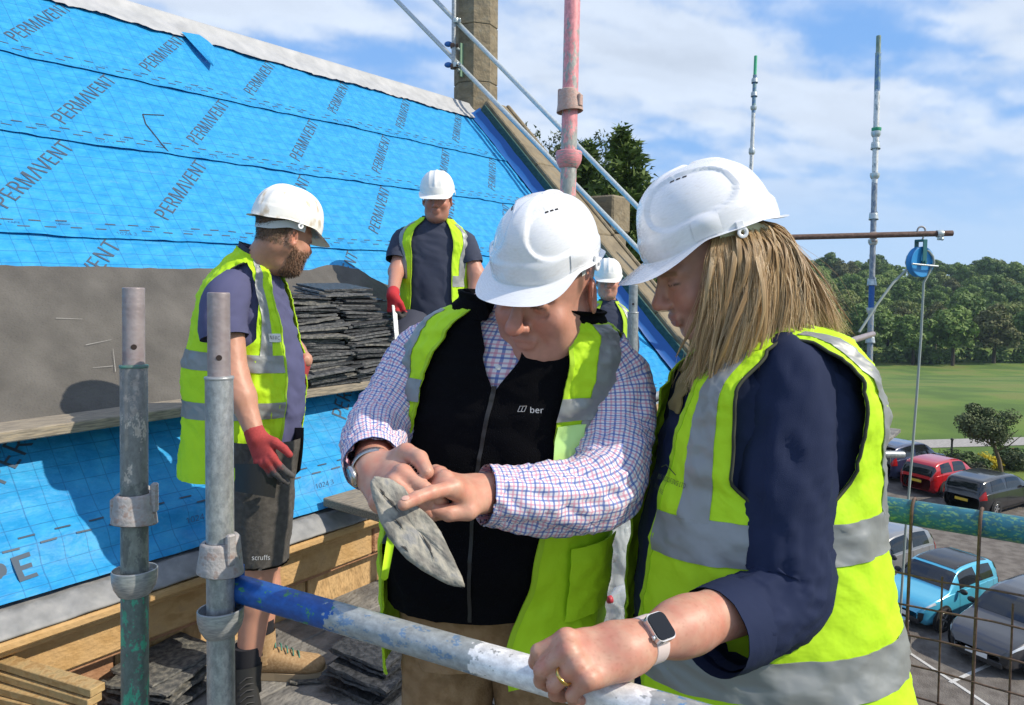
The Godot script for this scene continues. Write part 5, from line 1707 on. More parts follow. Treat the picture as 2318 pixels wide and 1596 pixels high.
func head_field(s: Sdf, t: Transform3D, neck: Vector3, neck_r: float, wide := 1.0, jowl := 0.0, k := 1.0, nose := 1.0) -> void:
	var B := t.basis
	var P := func(x: float, y: float, z: float) -> Vector3: return t * (Vector3(x * wide, y, z) * k)
	s.ell(P.call(0, 0.036, -0.012), B, Vector3(0.076 * wide, 0.088, 0.098) * k, 0.02)
	s.ell(P.call(0, -0.036, 0.032), B, Vector3(0.061 * wide, 0.078, 0.060) * k, 0.03)
	for e in [-1.0, 1.0]:
		s.cap(P.call(0.056 * e, -0.045, -0.006), P.call(0.030 * e, -0.098, 0.050), 0.020 * k, 0.017 * k, 0.025)
		s.ell(P.call(0.040 * e, -0.036, 0.062), B, Vector3(0.025, 0.022, 0.022) * k * wide, 0.022)
		s.cap(P.call(0.012 * e, 0.018, 0.086), P.call(0.046 * e, 0.014, 0.068), 0.010 * k, 0.010 * k, 0.014)
	s.ell(P.call(0, -0.103, 0.066), B, Vector3(0.022, 0.018, 0.017) * k * wide, 0.02)
	if jowl > 0.0:
		s.ell(P.call(0, -0.108, 0.030), B, Vector3(0.060 * wide, 0.030 + 0.012 * jowl, 0.050) * k, 0.03)
		for e in [-1.0, 1.0]: s.ell(P.call(0.045 * e, -0.075, 0.040), B, Vector3(0.026, 0.032, 0.030) * k * (0.8 + 0.3 * jowl), 0.025)
	s.cap(P.call(0, 0.006, 0.089), P.call(0, -0.030, 0.108 * (0.6 + 0.4 * nose)), 0.0085 * k, 0.0115 * k * nose, 0.010)
	s.ell(P.call(0, -0.036, 0.111 * (0.6 + 0.4 * nose)), B, Vector3(0.0135, 0.0115, 0.0125) * k * nose, 0.008)
	for e in [-1.0, 1.0]:
		s.ell(P.call(0.0125 * e, -0.042, 0.099), B, Vector3(0.0085, 0.0085, 0.011) * k, 0.006)
		s.ell(P.call(0.032 * e, -0.001, 0.096), B, Vector3(0.018, 0.011, 0.014) * k, 0.014, 1)
		s.ell(P.call(0.032 * e, -0.003, 0.079), B, Vector3(0.0145, 0.0115, 0.0125) * k, 0.003)
	s.cap(P.call(-0.019, -0.068, 0.087), P.call(0.019, -0.068, 0.087), 0.0065 * k, 0.0065 * k, 0.008)
	s.ell(P.call(0, -0.066, 0.090), B, Vector3(0.018, 0.006, 0.006) * k, 0.009)
	s.ell(P.call(0, -0.080, 0.088), B, Vector3(0.020, 0.007, 0.007) * k, 0.009)
	s.cap(P.call(-0.023, -0.0735, 0.096), P.call(0.023, -0.0735, 0.096), 0.0026 * k, 0.0026 * k, 0.003, 1)
	if nose > 1.05:
		for e in [-1.0, 1.0]:
			s.cap(P.call(0.020 * e, -0.042, 0.094), P.call(0.036 * e, -0.076, 0.080), 0.0030 * k, 0.0024 * k, 0.007, 1)
			s.cap(P.call(0.020 * e, -0.018, 0.090), P.call(0.042 * e, -0.022, 0.080), 0.0022 * k, 0.0018 * k, 0.006, 1)
	for e in [-1.0, 1.0]:
		var eb := B * Basis(Vector3.UP, e * 0.42) * Basis(Vector3.RIGHT, -0.15)
		s.ell(P.call(0.081 * e, -0.014, -0.014), eb, Vector3(0.0075, 0.033, 0.019) * k, 0.006)
		s.ell(P.call(0.087 * e, -0.012, -0.009), eb, Vector3(0.006, 0.019, 0.010) * k, 0.004, 1)
	s.cap(P.call(0, -0.045, -0.028), neck, neck_r * 0.96, neck_r, 0.035)

func skin_colour(t: Transform3D, skin: Color, red := 1.0, beard := 0.0, hair := Color(0.06, 0.035, 0.02), hairline := 0.03, stubble := 0.0, k := 1.0, lips := 0.35) -> Callable:
	var it := t.affine_inverse()
	var f := FastNoiseLite.new(); f.seed = 12; f.frequency = 1.0; f.fractal_octaves = 3
	return func(w: Vector3) -> Color:
		var p := it * w / k
		var c := skin
		var m := 1.0 + 0.10 * f.get_noise_3d(w.x * 60, w.y * 60, w.z * 60) + 0.06 * f.get_noise_3d(w.x * 220, w.y * 220, w.z * 220)
		c = Color(c.r * m, c.g * m, c.b * m)
		var blush := exp(-((absf(p.x) - 0.042) ** 2 + (p.y + 0.035) ** 2) / 0.0009) * smoothstep(0.03, 0.07, p.z) + exp(-(p.x ** 2 + (p.y + 0.035) ** 2) / 0.0004) * smoothstep(0.09, 0.11, p.z) + smoothstep(0.072, 0.085, absf(p.x)) * smoothstep(0.03, 0.0, absf(p.z + 0.014)) * smoothstep(0.05, 0.03, absf(p.y))
		c = c.lerp(Color(c.r * 1.02, c.g * 0.70, c.b * 0.66), clampf(blush * 0.7 * red, 0.0, 1.0))
		# lips
		var lip := smoothstep(0.023, 0.018, absf(p.x)) * smoothstep(0.014, 0.010, absf(p.y + 0.0735)) * smoothstep(0.084, 0.090, p.z)
		c = c.lerp(Color(skin.r * 0.80, skin.g * 0.50, skin.b * 0.50), lip * lips)
		# brows
		var brow := smoothstep(0.006, 0.003, absf(p.y - 0.016 + 4.0 * (absf(p.x) - 0.03) ** 2)) * smoothstep(0.052, 0.046, absf(p.x)) * smoothstep(0.009, 0.014, absf(p.x)) * smoothstep(0.06, 0.07, p.z)
		c = c.lerp(hair * 1.2, brow * 0.7)
		# lash line
		var lash := smoothstep(0.0028, 0.0012, absf(p.y + 0.004 + 6.0 * (absf(p.x) - 0.032) ** 2)) * smoothstep(0.016, 0.013, absf(absf(p.x) - 0.032)) * smoothstep(0.07, 0.08, p.z)
		c = c.lerp(Color(0.02, 0.012, 0.01), lash * 0.85)
		# hair on the scalp, cut round the ear
		var g := f.get_noise_3d(w.x * 420, w.y * 420, w.z * 420) * 0.5 + 0.5
		var line := hairline + (0.0 if p.z < -0.01 else 0.6 * (p.z + 0.01)) - 0.055 * smoothstep(-0.02, -0.06, p.z)
		var onhair := smoothstep(line - 0.022, line + 0.012, p.y + 0.012 * (g - 0.5)) * (1.0 - smoothstep(0.05, 0.075, p.z))
		var side := smoothstep(0.07, 0.076, absf(p.x)) * smoothstep(0.012, 0.004, absf(p.z - 0.012)) * smoothstep(-0.03, 0.0, p.y)
		c = c.lerp(hair * (0.7 + 0.6 * g), clampf(maxf(onhair * 0.9, side * 0.7), 0.0, 1.0))
		if beard > 0.0 or stubble > 0.0:
			var jaw := smoothstep(-0.030, -0.062, p.y - 0.25 * maxf(0.0, 0.03 - p.z)) * smoothstep(-0.012, 0.02, p.z) * smoothstep(-0.15, -0.125, p.y)
			jaw *= 1.0 - 0.8 * lip
			var moust := smoothstep(0.030, 0.022, absf(p.x)) * smoothstep(0.012, 0.007, absf(p.y + 0.060)) * smoothstep(0.07, 0.085, p.z)
			var b := clampf(maxf(jaw, moust) * (0.75 + 0.5 * (g - 0.5)), 0.0, 1.0)
			c = c.lerp(hair * (0.8 + 0.7 * g), b * beard)
			c = c.lerp(Color(skin.r * 0.55, skin.g * 0.52, skin.b * 0.55), b * stubble)
		return c

# x along the fingers, y out of the back of the hand, z to the thumb side
func hand_field(s: Sdf, t: Transform3D, fingers: Array, thumb: Array, k := 1.0, fat := 1.0) -> void:
	var P := func(x: float, y: float, z: float) -> Vector3: return t * (Vector3(x, y, z) * k)
	var base := [Vector3(0.088, 0.003, 0.027), Vector3(0.093, 0.006, 0.007), Vector3(0.088, 0.004, -0.013), Vector3(0.079, 0.0, -0.031)]
	var lens := [[0.043, 0.026, 0.022], [0.047, 0.030, 0.023], [0.044, 0.028, 0.023], [0.034, 0.021, 0.020]]
	var rads := [0.0100, 0.0103, 0.0098, 0.0086]
	for j in 4:
		var q: Vector3 = base[j]
		s.cap(P.call(0.0, -0.002, q.z * 0.55), P.call(q.x, q.y - 0.006, q.z), 0.0155 * k * fat, 0.0122 * k * fat, 0.014)
	s.cap(P.call(0.02, -0.010, -0.018), P.call(0.062, -0.012, -0.025), 0.0150 * k * fat, 0.0115 * k * fat, 0.012)
	s.cap(P.call(0.015, -0.010, 0.014), P.call(0.055, -0.012, 0.026), 0.0155 * k * fat, 0.0125 * k * fat, 0.012)
	for j in 4:
		var q: Vector3 = base[j]
		var a: Array = fingers[j]
		var sp := deg_to_rad(a[3])
		var flex := 0.0
		var p := q
		var r: float = rads[j] * fat
		s.ell(P.call(q.x - 0.002, q.y + 0.0035, q.z), t.basis.orthonormalized(), Vector3(0.011, 0.0085, 0.0095) * k * fat, 0.008)
		for m in 3:
			flex += deg_to_rad(a[m])
			var d := Vector3(cos(flex) * cos(sp), -sin(flex), cos(flex) * sin(sp))
			var e: Vector3 = p + d * lens[j][m]
			s.cap(P.call(p.x, p.y, p.z), P.call(e.x, e.y, e.z), r * k * (1.03 - 0.06 * m), r * k * (0.95 - 0.07 * m), 0.0035 if m > 0 else 0.006)
			p = e
	var th := [Vector3(0.018, -0.006, 0.022)]
	for q in thumb: th.append(q)
	var tr := [0.0165, 0.0135, 0.0115, 0.0095]
	for j in 3: s.cap(P.call(th[j].x, th[j].y, th[j].z), P.call(th[j + 1].x, th[j + 1].y, th[j + 1].z), tr[j] * k * fat, tr[j + 1] * k * fat, 0.010 if j == 0 else 0.004)

# ---------------------------------------------------------------- helmet: shell with peak, recessed panels or ribs, harness
func helmet(parent: Node3D, t: Transform3D, style: String, shell_m: Material, size := 1.0, peak := 0.050, strap_m: Material = null, dirt := false) -> Node3D:
	var f := FastNoiseLite.new(); f.seed = 2; f.frequency = 1.0
	var rx := 0.101 * size; var rz := 0.128 * size; var hy := 0.118 * size
	var y0 := 0.046 * size
	var S := func(ph: float, tt: float, inset: float) -> Vector3:
		# tt 0 at the crown, 0.74 at the foot of the dome, 1 at the edge of the brim
		var sx := sin(ph); var cz := cos(ph)
		var front := smoothstep(0.30, 0.92, cz)
		var back := smoothstep(0.35, 0.9, -cz)
		var el: float = lerp(PI / 2, -0.10, min(tt / 0.74, 1.0))
		var ce := pow(maxf(cos(el), 0.0), 0.80)
		var se := signf(sin(el)) * pow(absf(sin(el)), 0.92)
		var bulge := 0.0
		if style == "panel":
			# one raised shield on each side, a smooth saddle over the top
			var deg := rad_to_deg(acos(clampf(cz, -1.0, 1.0)))
			var pe := rad_to_deg(el)
			var q := pow(absf(deg - 62.0) / 47.0, 2.6) + pow(absf(pe - 38.0) / 27.0, 2.6)
			bulge -= 0.0046 * smoothstep(1.06, 0.90, q)
			bulge += 0.0012 * exp(-pow((q - 1.08) / 0.10, 2.0))
			bulge += 0.0035 * smoothstep(0.30, 0.14, absf(sx)) * smoothstep(12.0, 40.0, pe)
			bulge += 0.0028 * smoothstep(9.0, 5.0, absf(pe - 3.0)) * (0.6 + 0.4 * front)
			# rear swoop
			bulge -= 0.0042 * smoothstep(118.0, 130.0, deg - 0.45 * (pe - 20.0)) * smoothstep(8.0, 16.0, pe) * smoothstep(75.0, 55.0, pe)
		else:
			# ribs running fore and aft
			for q in [0.0, 0.036, -0.036]:
				var off: float = ce * rx * sx - q * size
				bulge += 0.0042 * exp(-pow(off / (0.0075 * size), 2.0)) * smoothstep(0.15, 0.35, se) * (1.0 if q == 0.0 else 0.7)
			bulge += 0.0022 * smoothstep(10.0, 6.0, absf(rad_to_deg(el) - 4.0))
		var p := Vector3(rx * ce * sx, y0 + hy * se, rz * ce * cz)
		if el < PI / 2 - 0.01:
			var nn := Vector3(p.x / (rx * rx), (p.y - y0) / (hy * hy), p.z / (rz * rz)).normalized()
			p += nn * (bulge * size - inset)
		else: p.y -= inset
		# the rim rises over the ears and dips before and behind
		var dip := 0.016 * front + 0.012 * back - 0.006
		p.y -= dip * size * smoothstep(0.35, 0.74, tt)
		if tt > 0.74:
			var b := (tt - 0.74) / 0.26
			var out := Vector3(sx * rx, 0, cz * rz).normalized()
			var w := 0.010 + (peak - 0.010) * pow(front, 1.25) + 0.006 * back
			p += out * w * size * b + Vector3(0, -(0.002 + 0.020 * front + 0.004 * back) * size * (b if front > 0.0 else b) + 0.004 * size * b * b * back, 0)
		return t * p
	var g := Geo.new()
	g.grid(128, 60, func(u: float, v: float) -> Vector3: return S.call(TAU * u, v, 0.0), true, true, Vector2(1, 1))
	g.grid(96, 24, func(u: float, v: float) -> Vector3: return S.call(TAU * u, v, 0.0035), false, true, Vector2(1, 1))
	g.grid(128, 1, func(u: float, v: float) -> Vector3: return S.call(TAU * u, 1.0, 0.0035 * v), true, true)
	if g.i.size() > 0:
		# make sure the outer skin faces out
		var nn := (g.v[g.i[3000 + 1]] - g.v[g.i[3000]]).cross(g.v[g.i[3000 + 2]] - g.v[g.i[3000]])
		if nn.dot(g.v[g.i[3000]] - t.origin) < 0.0:
			for a in range(0, g.i.size(), 3):
				var q := g.i[a + 1]
				g.i[a + 1] = g.i[a + 2]; g.i[a + 2] = q
	if dirt:
		for p in g.v:
			var q := t.affine_inverse() * p
			var m := smoothstep(0.12, 0.42, f.get_noise_3d(q.x * 24, q.y * 9, q.z * 24)) * smoothstep(0.2, 0.6, f.get_noise_3d(q.x * 8 + 4, q.y * 8, q.z * 8) + 0.45)
			g.c.append(Color(0.80, 0.79, 0.75).lerp(Color(0.42, 0.30, 0.16), clampf(m * 0.75, 0.0, 1.0)))
	var shell := part(parent, "helmet", g, shell_m)
	if style == "panel":
		for e in [-1.0, 1.0]:
			g = Geo.new()
			for k in 3:
				var p0: float = deg_to_rad(e * (40.0 + 9.5 * k)); var p1: float = deg_to_rad(e * (46.5 + 9.5 * k))
				var q := func(ph: float, up: float) -> Vector3:
					var pe := 38.0 + 26.0 * pow(maxf(0.0, 1.0 - pow(absf(absf(rad_to_deg(ph)) - 62.0) / 47.0, 2.6)), 1.0 / 2.6) - 3.0 + up
					return S.call(ph, (PI / 2 - deg_to_rad(pe)) / (PI / 2 + 0.10) * 0.74, -0.0006)
				g.quad(q.call(p0, -1.6), q.call(p1, -1.6), q.call(p1, 0.8), q.call(p0, 0.8))
			part(shell, "vent_slot", g, mat(lin(0.012, 0.012, 0.015), 0.9))
			# front accessory slots: a shallow box at each side of the rim
			g = Geo.new()
			g.grid(6, 4, func(u: float, v: float) -> Vector3: return S.call(deg_to_rad(e * lerp(60.0, 82.0, u)), lerp(0.60, 0.73, v), -0.0042 * sin(PI * clampf(v * 1.1, 0, 1)) * sin(PI * clampf(u, 0.0, 1.0)) - 0.0016))
			part(shell, "slot_cover", g, shell_m)
	# harness band and nape strap
	g = Geo.new()
	g.grid(60, 3, func(u: float, v: float) -> Vector3:
		var a: float = lerp(0.45 * PI, 1.55 * PI, u)
		var low := smoothstep(0.3, 1.0, -cos(a))
		return t * (Vector3(sin(a) * 0.090, lerp(0.040, 0.014, v) - 0.024 * low, cos(a) * 0.108 + 0.004) * size))
	g.grid(60, 3, func(u: float, v: float) -> Vector3:
		var a: float = lerp(0.45 * PI, 1.55 * PI, u)
		var low := smoothstep(0.3, 1.0, -cos(a))
		return t * (Vector3(sin(a) * 0.088, lerp(0.040, 0.014, v) - 0.024 * low, cos(a) * 0.106 + 0.004) * size), true)
	part(shell, "harness_band", g, strap_m if strap_m else mat(lin(0.55, 0.55, 0.5), 0.6))
	for e in [-1.0, 1.0]:
		g = Geo.new()
		var o := t * (Vector3(0.104 * e, 0.028, -0.012) * size)
		var bb := t.basis * Basis(Vector3.UP, 0.05 * e) * Basis(Vector3.BACK, PI / 2 * -e)
		g.lathe([Vector2(0.0045, 0.0), Vector2(0.010, 0.0), Vector2(0.0105, 0.002), Vector2(0.010, 0.004), Vector2(0.0045, 0.004), Vector2(0.0045, 0.0)], 20, Transform3D(bb, o))
		g.box(t * (Vector3(0.104 * e, 0.040, -0.012) * size), Vector3(0.004, 0.016, 0.014), t.basis, 0.001)
		part(shell, "strap_ring", g, shell_m)
	return shell
# ---------------------------------------------------------------- the five people
func ring_px(l: Loft, ul: float, vl: float, dl: float, ur: float, vr: float, dr: float, deep: float, ex := 2.25) -> void:
	var p := px(ul, vl, dl); var q := px(ur, vr, dr)
	var a := (q - p) / 2.0
	var b := Vector3(a.x, 0, a.z).normalized().cross(Vector3.UP) * -1.0
	if b.dot(CAM - p) < 0.0: b = -b
	l.ring((p + q) / 2.0, a, b * deep, ex)

func cloth_materials() -> void:
	M.hivis = mat(lin(0.47, 0.76, 0.008), 0.75)
	M.hivis.normal_enabled = true
	M.hivis.normal_texture = bump_texture(90, 0.02, 2.0, 4, 256)
	M.hivis.uv1_scale = Vector3(4, 4, 4)
	M.hivis.normal_scale = 0.8
	M.hivis_worn = mat(lin(0.40, 0.60, 0.03), 0.8)
	M.tape = mat(lin(0.27, 0.285, 0.285), 0.5, 0.3)
	M.tape.normal_enabled = true
	M.tape.normal_texture = bump_texture(91, 0.015, 1.5, 3, 256)
	M.tape.uv1_scale = Vector3(5, 5, 5)
	M.piping = mat(lin(0.03, 0.035, 0.02), 0.8)
	M.fleece = mat(lin(0.0045, 0.0046, 0.006), 1.0, 0.0, 0.2)
	M.fleece.normal_enabled = true; M.fleece.normal_texture = bump_texture(92, 0.2, 2.5, 3, 256); M.fleece.uv1_scale = Vector3(9, 9, 9)
	M.navy = mat(lin(0.016, 0.024, 0.060), 0.85)
	M.navy.normal_enabled = true; M.navy.normal_texture = bump_texture(93, 0.25, 1.5, 2, 256); M.navy.uv1_scale = Vector3(9, 9, 9); M.navy.normal_scale = 0.4
	M.navy.metallic_specular = 0.3
	M.tshirt = mat(lin(0.075, 0.078, 0.165), 0.9)
	M.tshirt_dark = mat(lin(0.035, 0.043, 0.075), 0.9)
	M.shorts = mottled([[0.3, lin(0.055, 0.05, 0.045)], [0.7, lin(0.085, 0.078, 0.07)]], 0.4, 0.03, 0.9, 1.0, 94)
	M.shorts_blue = mat(lin(0.045, 0.05, 0.075), 0.9)
	M.cord = mottled([[0.3, lin(0.22, 0.125, 0.055)], [0.5, lin(0.28, 0.165, 0.08)], [0.75, lin(0.33, 0.205, 0.105)]], 0.35, 0.015, 0.95, 2.0, 95, 0.1)
	M.skin = mat(Color.WHITE, 0.48)
	M.skin.vertex_color_use_as_albedo = true
	M.skin.subsurf_scatter_enabled = true; M.skin.subsurf_scatter_strength = 0.08
	M.skin.normal_enabled = true; M.skin.normal_texture = bump_texture(96, 0.09, 1.6, 4, 512); M.skin.uv1_triplanar = true; M.skin.uv1_world_triplanar = true; M.skin.uv1_scale = Vector3.ONE / 0.06; M.skin.normal_scale = 0.55
	M.shell = mat(Color.WHITE, 0.24, 0.0, 0.5)
	M.shell.albedo_texture = noise_texture(120, 0.012, [[0.15, lin(0.735, 0.735, 0.745)], [0.30, lin(0.775, 0.785, 0.81)], [0.8, lin(0.79, 0.80, 0.83)]], 5)
	M.shell.uv1_scale = Vector3(3, 3, 1)
	M.shell.roughness_texture = noise_texture(121, 0.03, [[0.2, Color(1, 1, 1)], [0.5, Color(0.5, 0.5, 0.5)], [0.9, Color(0.42, 0.42, 0.42)]], 5)
	M.shell.roughness = 0.5
	M.shell.clearcoat_enabled = true; M.shell.clearcoat = 0.5; M.shell.clearcoat_roughness = 0.1
	M.shell_matt = mat(lin(0.78, 0.78, 0.76), 0.42)
	M.shell_dirty = mat(Color.WHITE, 0.45)
	M.shell_dirty.vertex_color_use_as_albedo = true
	M.glove_red = mat(Color.WHITE, 0.85)
	M.glove_red.vertex_color_use_as_albedo = true
	M.plaid = mat(Color.WHITE, 0.85)
	var w := 96
	var img := Image.create(w, w, false, Image.FORMAT_RGB8)
	var white := lin(0.74, 0.72, 0.76); var blue := lin(0.055, 0.10, 0.36); var pink := lin(0.62, 0.20, 0.30)
	for y in w:
		for x in w:
			var c := white
			for q in [x, y]:
				var f := fposmod(float(q), 96.0) / 96.0
				if f < 0.20: c = c.lerp(blue, 0.62)
				elif f > 0.46 and f < 0.66: c = c.lerp(pink, 0.50)
			img.set_pixel(x, y, c)
	M.plaid.albedo_texture = ImageTexture.create_from_image(img)
	M.plaid.uv1_scale = Vector3(1.0 / 0.0145, 1.0 / 0.0145, 1)

func plain_text(parent: Node3D, called: String, text: String, l: Loft, u: float, v: float, off: float, length: float, cap: float, m: Material, dir := 1.0, tilt := 0.0) -> void:
	var src := word(text, length, cap)
	var o := l.at(u, v, off)
	var ex := (l.at(u - 0.004 * dir, v, off) - o).normalized()
	var ey := (l.at(u, v + 0.02, off) - o).normalized()
	var nz := ex.cross(ey).normalized()
	if nz.dot(CAM - o) < 0.0: nz = -nz
	ey = nz.cross(ex).normalized()
	var b := Basis(ex, ey, nz) * Basis(Vector3.BACK, tilt)
	var arr := src.surface_get_arrays(0)
	var g := Geo.new()
	g.v = arr[Mesh.ARRAY_VERTEX]; g.i = arr[Mesh.ARRAY_INDEX] if arr[Mesh.ARRAY_INDEX] != null else PackedInt32Array(range(g.v.size()))
	for k in g.v.size(): g.v[k] = o + b * g.v[k]
	for k in range(0, g.i.size(), 3):
		var q := g.i[k + 1]
		g.i[k + 1] = g.i[k + 2]; g.i[k + 2] = q
	g.n.resize(g.v.size()); g.n.fill(nz)
	part(parent, called, g, m)

# vest in three panels with armholes; front at u = fu
func vest(parent: Node3D, l: Loft, fu: float, open_a: Array, open_b: Array, hole: Array, v0: float, v1: float, off, m: Material, nv := 60, hole2 = null) -> MeshInstance3D:
	var h2: Array = hole2 if hole2 != null else hole
	var neg := func(t: Array, base: float, s: float) -> Array:
		var o := []
		for e in t: o.append([e[0], base + s * e[1]])
		return o
	var a := cloth(l, neg.call(open_a, fu, 1.0), neg.call(hole, fu + 0.25, -1.0), v0, v1, off, 26, nv)
	var first := part(parent, "safety_vest", a, m)
	part(first, "back_panel", cloth(l, neg.call(hole, fu + 0.25, 1.0), neg.call(h2, fu + 0.75, -1.0), v0, v1, off, 40, nv), m)
	part(first, "front_panel", cloth(l, neg.call(h2, fu + 0.75, 1.0), neg.call(open_b, fu + 1.0, -1.0), v0, v1, off, 26, nv), m)
	var bind := mat(lin(0.36, 0.58, 0.012), 0.7)
	var ob := []
	for e in (off if off is Array else [[0.0, off]]): ob.append([e[0], e[1] + 0.0016])
	var shift := func(t: Array, q: float) -> Array:
		var o := []
		for e in t: o.append([e[0], e[1] + q])
		return o
	part(first, "binding", cloth(l, neg.call(open_a, fu, 1.0), shift.call(neg.call(open_a, fu, 1.0), 0.0075), v0, v1, ob, 2, nv, 0.0045), bind)
	part(first, "binding", cloth(l, shift.call(neg.call(open_b, fu + 1.0, -1.0), -0.0075), neg.call(open_b, fu + 1.0, -1.0), v0, v1, ob, 2, nv, 0.0045), bind)
	return first

func body_core(s: Sdf, l: Loft, shrink: float, va: float, vb: float, n: int) -> void:
	# a torso that stays inside its clothes
	var last := Vector3.ZERO
	for k in n + 1:
		var v := lerpf(va, vb, float(k) / n)
		var c := l.pick(l.c, v)
		var a := l.pick(l.A, v); var b := l.pick(l.B, v)
		var r := maxf(0.02, b.length() - shrink)
		var h := a.normalized() * maxf(0.0, a.length() - shrink - r)
		s.cap(c - h, c + h, r, r, 0.05)
		last = c

func boot(parent: Node3D, called: String, heel: Vector3, dir: Vector3, m: Material, sole_m: Material, tall := 0.16, lace: Material = null) -> void:
	var f := dir.normalized(); var up := Vector3.UP; var side := f.cross(up)
	var b := Basis(f, up, side)
	var g := Geo.new()
	var st := [[-0.035, 0.028, 0.07], [-0.02, 0.036, 0.085], [0.03, 0.040, 0.095], [0.08, 0.042, 0.088], [0.14, 0.047, 0.070], [0.19, 0.050, 0.060], [0.225, 0.046, 0.055], [0.248, 0.030, 0.044], [0.256, 0.008, 0.030]]
	g.grid(24, st.size() - 1, func(u: float, t: float) -> Vector3:
		var r: Array = st[int(round(t * (st.size() - 1)))]
		var a := TAU * u
		var y: float = r[2] * 0.5 + r[2] * 0.5 * signf(sin(a)) * pow(absf(sin(a)), 0.7)
		return heel + b * Vector3(r[0], 0.018 + y, r[1] * cos(a)), false, true)
	g.tube([heel + b * Vector3(0.035, 0.06, 0), heel + b * Vector3(0.025, 0.10, 0), heel + b * Vector3(0.015, tall, 0)], [0.052, 0.050, 0.056], 20, false, 0.85)
	var o := part(parent, called, g, m)
	g = Geo.new()
	var poly := PackedVector2Array()
	for k in 28:
		var a := TAU * k / 28
		var x := 0.11 + 0.152 * cos(a)
		poly.append(Vector2(x, (0.036 + 0.018 * smoothstep(0.05, 0.2, x)) * signf(sin(a)) * pow(absf(sin(a)), 0.6)))
	g.plate(poly, 0.028, Transform3D(Basis(f, -side, up), heel + Vector3(0, 0.014, 0)))
	part(o, "sole", g, sole_m)
	if lace:
		g = Geo.new()
		for k in 5:
			var x := 0.06 + 0.022 * k
			var y := 0.125 - 0.010 * k
			g.tube([heel + b * Vector3(x, y, -0.022), heel + b * Vector3(x + 0.01, y + 0.006, 0), heel + b * Vector3(x + 0.018, y - 0.006, 0.022)], [0.003], 6)
		part(o, "laces", g, lace)

func strap_ring(at: Vector3, axis: Vector3, rx: float, ry: float, wide: float, hint: Vector3) -> Geo:
	var g := Geo.new()
	var z := axis.normalized()
	var x := (hint - z * hint.dot(z)).normalized()
	var y := z.cross(x)
	g.grid(40, 6, func(u: float, t: float) -> Vector3:
		var a := TAU * u
		var prof := [Vector2(-0.5, 0), Vector2(-0.48, 0.0018), Vector2(0.48, 0.0018), Vector2(0.5, 0), Vector2(0.5, -0.001), Vector2(-0.5, -0.001), Vector2(-0.5, 0)]
		var q: Vector2 = prof[int(round(t * 6))]
		return at + x * cos(a) * (rx + q.y) + y * sin(a) * (ry + q.y) + z * q.x * wide, true, true)
	return g
func hand_frame(wrist: Vector3, along: Vector3, dorsal: Vector3, thumb: Vector3) -> Transform3D:
	var x := along.normalized()
	var y := (dorsal - x * dorsal.dot(x)).normalized()
	var z := x.cross(y)
	if z.dot(thumb) < 0.0: z = -z
	return Transform3D(Basis(x, y, z), wrist)

